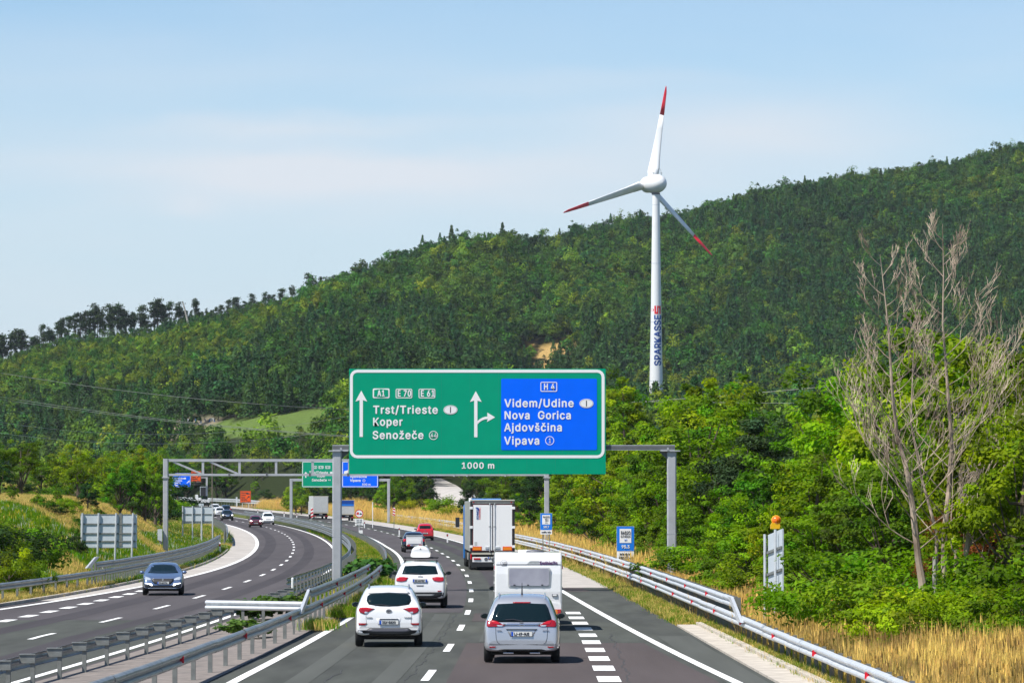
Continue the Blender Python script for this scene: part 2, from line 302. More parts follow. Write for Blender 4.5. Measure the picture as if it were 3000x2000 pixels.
Ldash = line([(135, -15.04), (153, -14.62), (170, -14.19), (187, -14.05), (204, -13.98), (219, -13.99), (236, -14.21), (255, -14.73), (275, -15.32), (293, -15.87), (311, -16.48), (329, -17.15), (347, -17.90),
 (365, -18.79), (385, -19.85), (403, -20.91), (426, -22.30), (449, -23.78), (473, -25.43), (493, -26.90), (514, -28.56), (536, -30.32), (553, -31.91), (629, -39.52), (647, -41.54), (666, -43.85), (712, -50.17)], 4)
Ledge = line([(140, -22.2), (171, -20.55), (197, -19.3), (213, -18.4), (231, -17.95), (245, -17.95), (264, -18.35), (293, -19.2), (322, -20.22), (360, -22.06), (397, -24.04), (436, -26.43), (493, -30.65), (540, -34.53), (572, -37.6), (621, -42.9), (700, -52.5)], 5)
RailL = line([(150, -22.9), (174, -21.5), (183, -21.2), (203, -20.55), (221, -20.2), (255, -20.6), (299, -22.2), (352, -24.6), (420, -28.5), (500, -34.6), (600, -44.2), (700, -56.)], 4)
Lblock = line([(100, -19.6), (151, -18.27), (160, -18.08), (178, -17.85), (189, -17.70), (199, -17.63)], 1)
PL = lambda Y: RailL(Y) + .75                     # outer edge of the left paving
PR = Rasph
def ground(X, Y):
    """terrain height"""
    X = np.asarray(X, float); Y = np.asarray(Y, float); Yc = np.clip(Y, 20, 2990)
    zr, zl = zR(np.minimum(Yc, 1100)), zL(np.minimum(Yc, 1100)); dR = X - PR(Yc); dL = PL(Yc) - X
    mid = np.clip((X - RailB(Yc)) / np.maximum(RailA(Yc) - RailB(Yc), .5), 0, 1)
    z = zl + (zr - zl) * mid - .07
    # right side: near verge, a bank beyond 330 m, then the hill
    plat = np.interp(Y, [0, 100, 300, 390, 600, 850], [.15, .35, .6, 3.2, 3.6, 8.0])
    u = 1500 + X / np.maximum(Y, 30) * F
    yr = np.interp(u, [-1500, -400, 0, 160, 214, 360, 411, 684, 780, 897, 1000, 1255, 1500, 1560, 1786, 1990, 2232, 2551, 2768, 3000, 3600, 5000], [1170, 1105, 1075, 1012, 994, 990, 976, 930, 905, 878, 840, 757, 724, 744, 684, 660, 592, 540, 506, 452, 330, 250])
    Yr = np.interp(u, [-400, 900, 2000, 3400], [1750, 1800, 2150, 2350]); Zr = H + (YH - yr) * Yr / F
    Yf = np.interp(u, [-400, 0, 300, 600, 1000, 1300, 1550], [1420, 1280, 1120, 900, 850, 1000, 1470]); zf0 = np.interp(u, [0, 1300, 1550], [8, 9, 25]); t = (Y - Yf) / (Yr - Yf); g = np.clip(t, 0, 1) * (.80 + .20 * np.clip(t, 0, 1))
    bumps = (np.sin(X * .021 + 1.3 * np.sin(Y * .011)) + .7 * np.sin(X * .043 + Y * .017 + 2) + .5 * np.sin(Y * .031 - X * .012)) * 4.6 * (1 - .9 * np.exp(-((u - 760) / 280) ** 2 - ((Y - 1230) / 260) ** 2)) * np.clip(t * 4, 0, 1) * np.clip((1 - t) * 5, 0, 1)
    hill = zf0 + (Zr - zf0) * g + bumps - np.minimum(np.maximum(0, t - 1) * 60, 45)
    plat = plat + (zf0 - 8.0) * np.clip((Y - 850) / np.maximum(Yf - 850, 1), 0, 1); full = np.where(Y < Yf, plat, hill)
    w = np.interp(Y, [0, 300, 400, 900], [7, 8, 12, 22])
    k = sm(dR / w, .16, 1.0)
    z = np.where(dR > 0, zr - .07 + (full - zr + .07) * k, z)
    low = np.interp(Y, [0, 140, 190, 240, 300, 350, 430, 600, 900], [.6, .9, 2.2, 3.6, 4.0, 3.4, 1.5, 1.5, 3])
    hi = np.interp(Y, [0, 150, 300, 450, 900], [2.5, 3.2, 4.8, 6.4, 10])
    tgt = low + (np.maximum(hi, low) - low) * sm(dL, 9, 28)
    z = np.where(dL > 0, zl - .07 + (tgt - zl + .07) * sm(dL, 2.0, 11.0), z)
    return z
def gz(x, y): return float(ground(x, y))
def px2w(px, Y): return (px - 1500) * Y / F
def hz(py, Y): return H + (YH - py) * Y / F
# ------------------------------------------------------------------ terrain sheet
def pip(px, py, poly):
    inside = np.zeros(np.shape(px), bool); n = len(poly)
    for i in range(n):
        (x1, y1), (x2, y2) = poly[i], poly[(i + 1) % n]
        c = ((y1 > py) != (y2 > py)) & (px < (x2 - x1) * (py - y1) / (y2 - y1 + 1e-9) + x1); inside ^= c
    return inside
# meadows on the hillside given as bearing and elevation of their corners
MEADOW = [(560, 1275), (600, 1248), (680, 1232), (770, 1222), (880, 1205), (960, 1196), (1000, 1215), (960, 1262), (800, 1285)]
FIELD = [(1505, 1022), (1560, 1010), (1640, 1004), (1705, 997), (1680, 1030), (1620, 1060), (1600, 1092), (1568, 1092), (1560, 1050)]
FIELD2 = [(1235, 1034), (1290, 1022), (1365, 1010), (1365, 1022), (1300, 1040)]
YARD = [(430, 1275), (470, 1235), (560, 1225), (640, 1222), (640, 1240), (560, 1262), (480, 1282)]
def ang(X, Y, Z): return 1500 + X / Y * F, YH - (Z - H) / Y * F
rows = np.concatenate([np.arange(20, 120, 4), np.arange(120, 420, 2.5), np.arange(420, 900, 6), np.arange(900, 2500, 13), np.array([2600, 2900, 3300])])
q = np.linspace(-1, 1, 261); q = np.sign(q) * (np.abs(q) ** 1.25)
XX, YY = [], []
for Y in rows: XX.append(q * (70 + .34 * Y) + (-8 if Y < 300 else -8 - (Y - 300) * .02)); YY.append(np.full(q.shape, Y))
XX = np.array(XX); YY = np.array(YY); ZZ = ground(XX, YY)
nr, nc = XX.shape
co = np.stack([XX, YY, ZZ], -1).reshape(-1, 3)
idx = np.arange(nr * nc).reshape(nr, nc)
fa = np.stack([idx[:-1, :-1], idx[:-1, 1:], idx[1:, 1:], idx[1:, :-1]], -1).reshape(-1, 4)
me = bpy.data.meshes.new('ground'); me.from_pydata(co.tolist(), [], fa.tolist())
pxs, pys = ang(XX, YY, ZZ)
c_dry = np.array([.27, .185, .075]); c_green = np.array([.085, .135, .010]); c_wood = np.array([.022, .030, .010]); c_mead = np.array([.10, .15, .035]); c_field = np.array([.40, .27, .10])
dRr = XX - PR(np.clip(YY, 20, 2990)); dLl = PL(np.clip(YY, 20, 2990)) - XX
colr = np.zeros(XX.shape + (3,)); colr[:] = c_dry
colr[(dLl > -1)] = c_green
colr[(dRr < 0) & (dLl < 0)] = (.10, .115, .03)
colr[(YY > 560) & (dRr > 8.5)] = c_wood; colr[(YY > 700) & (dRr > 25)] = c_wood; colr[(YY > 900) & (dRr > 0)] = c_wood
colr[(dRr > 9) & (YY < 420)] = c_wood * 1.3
mk = (YY > 950); colr[mk & pip(pxs, pys, MEADOW)] = c_mead; colr[mk & (pip(pxs, pys, FIELD) | pip(pxs, pys, FIELD2))] = c_field * .9; colr[mk & pip(pxs, pys, YARD)] = (.20, .17, .12)
lm = (dLl > 6) & (YY > 285) & (YY < 400) & (dLl < 16); colr[lm & (np.sin(XX * .3 + YY * .05) > -.3)] = (.30, .21, .07)
ca = me.color_attributes.new('cover', 'FLOAT_COLOR', 'POINT')
ca.data.foreach_set('color', np.concatenate([colr.reshape(-1, 3), np.ones((nr * nc, 1))], 1).astype(np.float32).ravel())
me.polygons.foreach_set('use_smooth', [True] * len(me.polygons))
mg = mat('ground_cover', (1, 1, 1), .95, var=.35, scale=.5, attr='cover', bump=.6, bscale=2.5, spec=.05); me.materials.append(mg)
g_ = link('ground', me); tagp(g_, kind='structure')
# ------------------------------------------------------------------ paving
def ribbon(name, fa_, fb_, Y0, Y1, zf, dz, m, n=6, step=3.0, parent=None, skirt=0.0):
    Ys = np.arange(Y0, Y1 + step * .5, step); b = MB(m); V = []; Fc = []
    for Y in Ys:
        a, c = float(fa_(Y)), float(fb_(Y)); z = float(zf(Y)) + dz
        for k in range(n + 1): V.append((a + (c - a) * k / n, Y, z))
    w = n + 1
    for i in range(len(Ys) - 1):
        for k in range(n): a = i * w + k; Fc.append((a, a + 1, a + 1 + w, a + w))
    b.add(V, Fc)
    if skirt > 0:
        for side in (0, n):
            V = []; Fc = []
            for i in range(len(Ys)): p = b.v[i * w + side]; V += [p, (p[0], p[1], p[2] - skirt)]
            for i in range(len(Ys) - 1): Fc.append((2 * i, 2 * i + 1, 2 * i + 3, 2 * i + 2))
            b.add(V, Fc)
    o = b.build(name, parent, fix=False)
    if parent is None: tagp(o, kind='structure')
    return o
const = lambda f, d: (lambda Y: f(Y) + d)
ribbon('road', lambda Y: Rleft(Y) - .55, PR, 40, 1300, zR, 0, M['asphalt'], skirt=.2)
ribbon('road', PL, lambda Y: Linner(Y) + .45, 60, 1300, zL, 0, M['asphalt_left'], skirt=.2)
# darker resurfaced panels and wheel tracks
ribbon('road_patch', lambda Y: np.interp(Y, [60, 90, 121], [-1.75, -1.5, -1.28]), lambda Y: Redge(Y) - .35, 60, 120.5, zR, .004, M['asphalt_new'])
for off in (-3.1, -1.15): ribbon('road_patch', lambda Y: ref(Y) + off, lambda Y: ref(Y) + off + .55, 60, 151, zR, .0055, M['asphalt_worn'])
for off in (.75, 2.5): ribbon('road_patch', lambda Y: ref(Y) + off, lambda Y: ref(Y) + off + .5, 121, 190, zR, .005, M['asphalt_worn'])
for (a_, b__, Y0, Y1) in ((-.42, -.40, 60, 150), (4.6, 4.63, 90, 128), (-2.2, -2.17, 88, 101)): ribbon('road_patch', lambda Y: ref(Y) + a_ + .05 * np.sin(Y * .9) + .03 * np.sin(Y * 2.3), lambda Y: ref(Y) + b__ + .05 * np.sin(Y * .9) + .03 * np.sin(Y * 2.3), Y0, Y1, zR, .007, M['crack'], n=1, step=.5)
for (Y0, w_) in ((141.0, .10), (151.2, .10), (120.6, .06), (186.3, .12)): ribbon('road_patch', lambda Y: Rleft(Y) + .2, lambda Y: PR(Y) - .1, Y0, Y0 + w_, zR, .008, M['crack'], n=8, step=w_)
ribbon('road_patch', lambda Y: PR(Y) - 1.1, lambda Y: PR(Y) - .15, 60, 125, zR, .0062, M['asphalt_worn'])
for (Y0, w_) in ((304.5, .15), (153.5, .10)): ribbon('road_patch', lambda Y: PL(Y) + .1, lambda Y: Linner(Y) + .3, Y0, Y0 + w_, zL, .008, M['crack'], n=8, step=w_)
ribbon('road_patch', lambda Y: PL(Y) + .1, lambda Y: Linner(Y) + .3, 60, 153.5, zL, .0015, M['asphalt'])
ribbon('road_patch', lambda Y: ref(Y) + .25, lambda Y: ref(Y) + 2.8, 141, 151, zR, .004, M['asphalt_new'], step=2)
ribbon('road_patch', lambda Y: Redge(Y) + .2, lambda Y: Redge(Y) + 1.2, 186.5, 194, zR, .005, M['asphalt_new'], step=2)
ribbon('road_patch', lambda Y: Rleft(Y) + .25, lambda Y: ref(Y) - .2, 152, 900, zR, .004, M['asphalt_left'])
ribbon('road_patch', lambda Y: ref(Y) + .9, lambda Y: ref(Y) + 1.9, 190, 900, zR, .005, M['asphalt_track'])
ribbon('road_patch', lambda Y: ref(Y) + 2.6, lambda Y: ref(Y) + 3.4, 190, 900, zR, .005, M['asphalt_track'])
ribbon('road_patch', lambda Y: Ldash(Y) + .9, lambda Y: Ldash(Y) + 1.7, 60, 900, zL, .004, M['asphalt_track'])
ribbon('road_patch', lambda Y: Ldash(Y) - 2.6, lambda Y: Ldash(Y) - 1.6, 60, 900, zL, .004, M['asphalt_track'])
ribbon('pavement', lambda Y: PL(Y) + .02, lambda Y: Ledge(Y) - .12, 182, 1300, zL, .006, M['concrete_pave'])
ribbon('pavement', lambda Y: Redge(Y) + .2, lambda Y: PR(Y) - .03, 194.5, 1300, zR, .006, M['concrete_pave'])
# paved median strip and kerbs
_o = ribbon('median_pavement', lambda Y: Linner(Y) + .45, lambda Y: Rleft(Y) - .55, 40, 168, zR, .012, M['median'], n=10)
for i, v in enumerate(_o.data.vertices):
    if i < len(np.arange(40, 168 + 1.5, 3.0)) * 11: v.co.z -= .3 * (1 - (i % 11) / 10)
ribbon('kerb', lambda Y: PR(Y) + .01, lambda Y: PR(Y) + .62 + .004 * (137 - Y), 40, 137, zR, .05, M['concrete_kerb'], skirt=.15, n=2)
ribbon('kerb', lambda Y: PR(Y) + .62 + .004 * (137 - Y), lambda Y: PR(Y) + .80 + .004 * (137 - Y), 40, 137, zR, .13, M['concrete_kerb'], skirt=.2, n=1)
ribbon('kerb', lambda Y: PL(Y) - .18, lambda Y: PL(Y), 150, 352, zL, .13, M['concrete_kerb'], skirt=.2, n=1)
# painted markings
road_r = empty('road_marking', (0, 0, 0)); tagp(road_r, kind='structure')
road_l = empty('road_marking', (0, 0, 0)); tagp(road_l, kind='structure')
def mark(name, f, w, Y0, Y1, zf, par): return ribbon(name, lambda Y: f(Y) - w / 2, lambda Y: f(Y) + w / 2, Y0, Y1, zf, .011, M['paint'], n=1, step=min(3.0, (Y1 - Y0) / 2), parent=par)
mark('edge_line', Redge, .24, 40, 1200, zR, road_r); mark('edge_line', Rleft, .24, 40, 1200, zR, road_r)
mark('edge_line', Linner, .22, 40, 1200, zL, road_l); mark('edge_line', Ledge, .30, 60, 1200, zL, road_l)
for k in range(-3, 34): Y = 98 + 18.05 * k; mark('lane_dash', ref, .19, Y - 3, Y + 3, zR, road_r)
for k in range(-3, 33): Y = 153 + 18.05 * (k - 1); mark('lane_dash', Ldash, .19, Y - 3, Y + 3, zL, road_l)
Rblk = lambda Y: np.interp(Y, [60, 96, 126, 164], [2.12, 2.2, 2.28, 2.15])
for k in range(-4, 10):
    Y = 95.9 + 6.15 * k
    if Y < 166: mark('block_dash', Rblk, .52, Y - 1.5, Y + 1.5, zR, road_r)
for k in range(-12, 9):
    Y = 152 + 6.1 * k; mark('block_dash', Lblock, .45, Y - 1.5, Y + 1.5, zL, road_l)
# ------------------------------------------------------------------ guard rails
WB = [(0, 0), (.035, .012), (.075, .045), (.083, .078), (.07, .112), (.02, .14), (.02, .17), (.07, .198), (.083, .232), (.075, .265), (.035, .298), (0, .31)]
def beam_mesh(pts, side, m, zt):
    """W-beam panel through world points pts (x, y, z of its lower edge), bulging to side; coordinates relative to pts[0]"""
    b = MB(m); o = pts[0]; V = []; n = len(WB)
    for i, p in enumerate(pts):
        a, c = pts[max(i - 1, 0)], pts[min(i + 1, len(pts) - 1)]; dx, dy = c[0] - a[0], c[1] - a[1]; l = math.hypot(dx, dy) or 1
        nx, ny = dy / l * side, -dx / l * side
        for (u, w) in WB: V.append((p[0] - o[0] + nx * u, p[1] - o[1] + ny * u, p[2] - o[2] + w))
        for (u, w) in WB[::-1]: V.append((p[0] - o[0] + nx * (u - .012), p[1] - o[1] + ny * (u - .012), p[2] - o[2] + w))
    m2 = 2 * n; Fc = []
    for i in range(len(pts) - 1):
        for k in range(m2): a, c = i * m2 + k, i * m2 + (k + 1) % m2; Fc.append((a, c, c + m2, a + m2))
    Fc.append(tuple(range(m2))); Fc.append(tuple(range(len(V) - m2, len(V)))); b.add(V, Fc)
    return b.mesh('rail_panel'), o
post_meshes = {}
def post_mesh(h, block, m):
    key = (round(h, 2), block, m.name)
    if key not in post_meshes:
        b = MB(m)
        if block < 0: b.box(-.03, .03, -.05, .05, -.25, h)
        else: b.prism([(-.05, -.06), (.05, -.06), (.05, -.045), (.008, -.045), (.008, .045), (.05, .045), (.05, .06), (-.05, .06), (-.05, .045), (-.008, .045), (-.008, -.045), (-.05, -.045)], 'z', -.25, h)
        if block > 0: b.box(-.30 * block, .06 * block, -.10, .10, h - .21, h - .02); b.box(-.31 * block, .065 * block, -.125, .125, h - .02, h + .0)
        post_meshes[key] = b.mesh('post')
    return post_meshes[key]
refl_mesh = None
def refl():
    global refl_mesh
    if refl_mesh is None:
        b = MB(M['redrefl']); b.prism([(-.05, 0), (.05, .0), (.05, .15), (-.05, .13)], 'y', -.03, .03); refl_mesh = b.mesh('reflector')
    return refl_mesh
JIT = random.Random(3)
def rail(label, f, zf, side, spans, post_sp, group='steel crash barriers', block=0, bm_=None, reflect=0, matp=None, gap=.10, fine=300, off=.0):
    """spans: list of (Y0, Y1, height of the lower edge); post_sp: list of (Y0, Y1, spacing, post height, block)"""
    Ya = spans[0][0]; root = empty('guardrail', (float(f(Ya)), Ya, 0), 0, label, 'guardrail', group); ox, oy = root.location.x, root.location.y
    for (Y0, Y1, hz_) in spans:
        Y = Y0
        while Y < Y1 - .5:
            st = 4.0 if Y < fine else 16.0
            Ye = min(Y + st, Y1); jz = JIT.uniform(-.008, .008); jx = JIT.uniform(-.012, .012)
            n = 3 if Y < fine else 5
            pts = [(float(f(y)) + off + jx, y, float(zf(y)) + hz_ + jz) for y in np.linspace(Y - .06, Ye + .06, n)]
            me_, o = beam_mesh(pts, side, bm_ or M['galv_shaded'], 0); link('rail_panel', me_, root, (o[0] - ox, o[1] - oy, o[2])); Y = Ye
            if reflect and abs(((Y - Y0) / 4) % reflect) < .5 and Y < 330: link('reflector', refl(), root, (float(f(Y)) + off + side * .06 - ox, Y - oy, float(zf(Y)) + hz_ + .08))
    cnt = 0; extra = MB(matp or M['galv_dull'])
    for (Y0, Y1, sp, h, bl) in post_sp:
        for Y in np.arange(Y0, Y1, sp):
            x = float(f(Y)) + off - side * gap; z = min(float(zf(Y)), gz(x, Y)) if Y > 170 else float(zf(Y))
            if cnt < 280:
                link('post', post_mesh(h + (float(zf(Y)) - z), bl, matp or M['galv_dull']), root, (x - ox, Y - oy, z)); cnt += 1
            else: extra.box(x - ox - .05, x - ox + .05, Y - oy - .06, Y - oy + .06, z - .2, z + h)
    if extra.v: tagp(extra.build('post', root, fix=False), kind='stuff')
    return root
# right barrier: lower beam throughout, upper beam from 124 m on
rr = rail('double steel guardrail with red reflectors along the dry grass on the right shoulder', RailR, zR, -1, [(60, 360, .44), (124, 356, .90)], [(60, 124, 2.0, .74, 0), (124, 360, 1.33, 1.2, 0)], reflect=3, gap=.16, bm_=M['galv'])
def endplate(root, x, y, z0, z1, side, dy=1.2, wdt=.34):
    b = MB(M['galv']); b.prism([(y - dy, z0), (y - dy + wdt * 1.6, z0 - .02), (y + wdt * 1.5, z1), (y, z1)], 'x', x - .06, x + .03)
    o = b.build('end_piece', root, (-root.location.x, -root.location.y, 0)); return o
endplate(rr, RailR(124) - .03, 124, .62, 1.20, -1, 5.5, 1.1)
# barrier on our left (A): single, with an upper beam between 133 and 183 m
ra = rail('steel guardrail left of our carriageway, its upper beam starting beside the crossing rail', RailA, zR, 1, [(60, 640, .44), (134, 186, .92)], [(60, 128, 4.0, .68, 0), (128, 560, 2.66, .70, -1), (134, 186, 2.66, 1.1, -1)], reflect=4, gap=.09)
endplate(ra, float(RailA(134)) + .0, 134, .60, 1.22, 1, 6.0, 1.2)
# barrier of the left carriageway (B): single to 172 m, then two beams on close posts
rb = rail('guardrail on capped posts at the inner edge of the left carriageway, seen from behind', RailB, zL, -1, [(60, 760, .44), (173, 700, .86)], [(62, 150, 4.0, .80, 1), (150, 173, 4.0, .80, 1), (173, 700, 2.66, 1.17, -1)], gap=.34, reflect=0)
b = MB(M['white']); x = float(RailB(172.5)); b.lathe([(0, -.0), (.055, 0), (.055, 1.14), (.04, 1.18), (0, 1.19)], 14, 'z', (x + .22 - rb.location.x, 172.2 - rb.location.y, float(zL(172)))); b.build('end_piece', rb)
# far double barrier on the right shoulder between 500 and 640 m
RF = lambda Y: PR(Y) + 1.1
rail('far double guardrail on the golden verge beyond the red car', RF, lambda Y: zR(Y) + .1, -1, [(470, 640, .44), (480, 640, .90)], [(472, 640, 2.66, 1.2, 0)], gap=.16, bm_=M['galv'])
RF2 = lambda Y: PR(Y) + 2.6
rail('distant guardrail behind the orange detour sign', RF2, lambda Y: zR(Y) + .3, -1, [(745, 1080, .44), (745, 1080, .86)], [(750, 1080, 4, 1.1, 0)], gap=.16, bm_=M['galv'])
# left shoulder barrier
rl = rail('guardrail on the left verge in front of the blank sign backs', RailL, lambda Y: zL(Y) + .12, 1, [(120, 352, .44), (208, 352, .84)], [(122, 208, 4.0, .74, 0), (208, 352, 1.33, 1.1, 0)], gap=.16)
endplate(rl, float(RailL(208)), 208, .75, 1.22, 1, 4.5, 1.2)
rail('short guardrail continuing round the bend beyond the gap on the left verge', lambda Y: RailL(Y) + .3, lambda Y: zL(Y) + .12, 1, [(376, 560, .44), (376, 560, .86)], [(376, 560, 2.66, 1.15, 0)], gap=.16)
# rail crossing the median
cr = empty('guardrail', (-10.05, 138.6, 0), 0, 'short crash rail crossing the median between the two barriers', 'guardrail', 'steel crash barriers')
pts = [(x, 138.6 - 2.2 * (x + 10.05) / 3.6, .46) for x in np.linspace(-10.05, -6.75, 5)]
b0 = [(p[0], p[1], p[2]) for p in pts]
for i in range(1): me_, o = beam_mesh(b0, 1, M['galv'], 0); link('rail_panel', me_, cr, (o[0] - cr.location.x, o[1] - cr.location.y, o[2]))
for x in (-9.6, -8.2, -7.2): link('post', post_mesh(.74, 0, M['galv_dull']), cr, (x + 10.05, .4, 0))

# ------------------------------------------------------------------ sign furniture
def panel_border(root, m, x0, x1, z0, z1, y, w, r, name='border'):
    """rounded frame line standing 5 mm proud of a sign face"""
    b = MB(m); o = []; i_ = []
    for (cx, cz, a0) in ((x1 - r, z1 - r, 0), (x0 + r, z1 - r, 90), (x0 + r, z0 + r, 180), (x1 - r, z0 + r, 270)):
        for k in range(5):
            a = math.radians(a0 + 22.5 * k); o.append((cx + r * math.cos(a), cz + r * math.sin(a))); i_.append((cx + (r - w) * math.cos(a), cz + (r - w) * math.sin(a)))
    n = len(o); V = [(p[0], y, p[1]) for p in o] + [(p[0], y, p[1]) for p in i_] + [(p[0], y + .006, p[1]) for p in o] + [(p[0], y + .006, p[1]) for p in i_]
    Fc = []
    for k in range(n):
        j = (k + 1) % n; Fc += [(k, j, n + j, n + k), (2 * n + k, 2 * n + j, j, k), (n + k, n + j, 3 * n + j, 3 * n + k)]
    b.add(V, Fc); return b.build(name, root)
def flat(root, name, m, poly, y, th=.006):
    b = MB(m); b.prism(poly, 'y', y, y + th); return b.build(name, root)
def ell(cx, cz, rx, rz, n=28): return [(cx + rx * math.cos(2 * PI * k / n), cz + rz * math.sin(2 * PI * k / n)) for k in range(n)]
def rrect(x0, x1, z0, z1, r, n=4):
    o = []
    for (cx, cz, a0) in ((x1 - r, z1 - r, 0), (x0 + r, z1 - r, 90), (x0 + r, z0 + r, 180), (x1 - r, z0 + r, 270)):
        for k in range(n + 1): a = math.radians(a0 + 90 * k / n); o.append((cx + r * math.cos(a), cz + r * math.sin(a)))
    return o
# ---- the big direction sign: positions measured on its face in a 2.94 px grid
GY = 187.0; gs = F / GY
X0 = px2w(1023.5, GY); X1 = px2w(1774, GY); ZB = hz(1388.5, GY); ZT = hz(1080.5, GY)
sg = empty('direction_sign', ((X0 + X1) / 2, GY - .35, ZB), 0, 'large green overhead sign with blue panel pointing to Trst and Videm, 1000 m', 'road sign')
def SX(u): return px2w(1000 + u / 2.94, GY) - (X0 + X1) / 2
def SZ(v): return hz(1050 + v / 2.94, GY) - ZB
b = MB(M['signgreen']); b.box(X0 - (X0 + X1) / 2, (X1 - X0) / 2, 0, .06, 0, ZT - ZB)
b.build('sign_face', sg)
for k in range(1, 9):
    xx = (X0 - X1) / 2 + (X1 - X0) * k / 9; boxobj('stiffener', M['galv_dull'], sg, xx - .03, xx + .03, .06, .16, .1, ZT - ZB + .03)
for k in range(1, 9): xx = (X0 - X1) / 2 + (X1 - X0) * k / 9 + .3; boxobj('seam', M['seam'], sg, xx - .006, xx + .006, -.002, -.0005, 0, ZT - ZB)
panel_border(sg, M['signwhite'], SX(76), SX(2266), SZ(858), SZ(98), -.012, .13, .33)
flat(sg, 'blue_panel', M['signblue'], rrect(SX(1376), SX(2200), SZ(788), SZ(175), .06), -.012, .012)
E1, E2 = -.012, -.024
def arrow(root, x, z0, z1, w, hw, hh, y):
    return flat(root, 'arrow', M['signwhite'], [(x - w / 2, z0), (x + w / 2, z0), (x + w / 2, z1 - hh), (x + hw / 2, z1 - hh - .06), (x, z1), (x - hw / 2, z1 - hh - .06), (x - w / 2, z1 - hh)], y, .010)
arrow(sg, SX(174), SZ(675), SZ(278), .145, .52, .42, E1); arrow(sg, SX(1159), SZ(678), SZ(282), .145, .52, .42, E1)
bow = []; inn = []
for k in range(9):
    a = k / 8 * PI / 2; bow.append((SX(1172) + (SX(1258) - SX(1172)) * math.sin(a), SZ(548) + (SZ(500) - SZ(548)) * (1 - math.cos(a)) * 1.0)); inn.append((SX(1172) + (SX(1258) - SX(1172)) * math.sin(a), SZ(568) + (SZ(521) - SZ(568)) * (1 - math.cos(a))))
cur = [(SX(1172), SZ(540))] + [(SX(1172 + 86 * t), SZ(540 - 40 * (1 - (1 - t) ** 2))) for t in (.25, .5, .75, 1)] + [(SX(1258), SZ(466)), (SX(1325), SZ(507)), (SX(1254), SZ(547)), (SX(1262), SZ(522))] + [(SX(1172 + 86 * t), SZ(565 - 43 * (1 - (1 - t) ** 2))) for t in (.75, .5, .25)] + [(SX(1172), SZ(568))]
flat(sg, 'arrow', M['signwhite'], cur, E1, .010)
def stext(s, u0, u1, v, cap=66, m=None, bold=.028, y=E1, name='lettering'):
    """text whose capitals are cap grid units high, from u0 to u1, baseline v"""
    size = cap / 2.94 / gs / .729
    return text(name, s, m or M['signwhite'], sg, SX(u0), y, SZ(v), size, bold=bold, fit=SX(u1) - SX(u0), thick=.004, spacing=1.12)
def outl(u0, u1, v0, v1, w, r, y=E1, m=None): return panel_border(sg, m or M['signwhite'], SX(u0), SX(u1), SZ(v1), SZ(v0), y - .002, w, r)
stext('Trst/Trieste', 275, 826, 475); stext('Koper', 272, 520, 578); stext('Senožeče', 270, 702, 692)
stext('Videm/Udine', 1405, 1996, 418, y=E2); stext('Nova  Gorica', 1402, 1966, 522, y=E2); stext('Ajdovščina', 1403, 1894, 626, y=E2); stext('Vipava', 1403, 1700, 740, y=E2); stext('1000 m', 1033, 1308, 946, cap=50, bold=.03)
outl(470, 612, 262, 343, .035, .06); outl(667, 810, 262, 343, .035, .06); outl(1715, 1858, 203, 287, .035, .06, E2)
flat(sg, 'route_shield', M['signwhite'], rrect(SX(273), SX(417), SZ(343), SZ(259), .06), E1 - .002, .008)
flat(sg, 'route_shield', M['signgreen'], [(SX(284), SZ(330)), (SX(345), SZ(338)), (SX(406), SZ(330)), (SX(406), SZ(272)), (SX(345), SZ(264)), (SX(284), SZ(272))], E1 - .010, .008)
stext('A1', 313, 372, 325, 50, y=E1 - .012); stext('E 70', 485, 596, 327, 52); stext('E 61', 684, 798, 327, 52); stext('H 4', 1743, 1830, 270, 52, y=E2)
for (u, v, y) in ((941, 443, E1), (2110, 388, E2)):
    flat(sg, 'oval_plate', M['signwhite'], ell(SX(u), SZ(v), .31, .205), y - .004, .008); b = MB(M['inkgrey'])
    rx = [(.285, .185), (.275, .175)]; V = []; n = 28
    for (a, c) in rx: V += [(SX(u) + a * math.cos(2 * PI * k / n), y - .008, SZ(v) + c * math.sin(2 * PI * k / n)) for k in range(n)]
    b.add(V, [(k, (k + 1) % n, n + (k + 1) % n, n + k) for k in range(n)]); b.build('border', sg, fix=False)
    flat(sg, 'lettering', M['ink'], [(SX(u) - .02, SZ(v) - .13), (SX(u) + .02, SZ(v) - .13), (SX(u) + .02, SZ(v) + .13), (SX(u) - .02, SZ(v) + .13)], y - .010, .005)
for (u, v, s_, y, a, c) in ((795, 662, '44', E1, 770, 820), (1794, 707, '1', E2, 1784, 1800)):
    b = MB(M['signwhite']); n = 28; V = []
    for r_ in (.198, .170): V += [(SX(u) + r_ * math.cos(2 * PI * k / n), y - .004, SZ(v) + r_ * math.sin(2 * PI * k / n)) for k in range(n)]
    b.add(V, [(k, (k + 1) % n, n + (k + 1) % n, n + k) for k in range(n)]); b.build('number_ring', sg, fix=False)
    stext(s_, a, c, v + 19, 38, y=y, bold=.015)
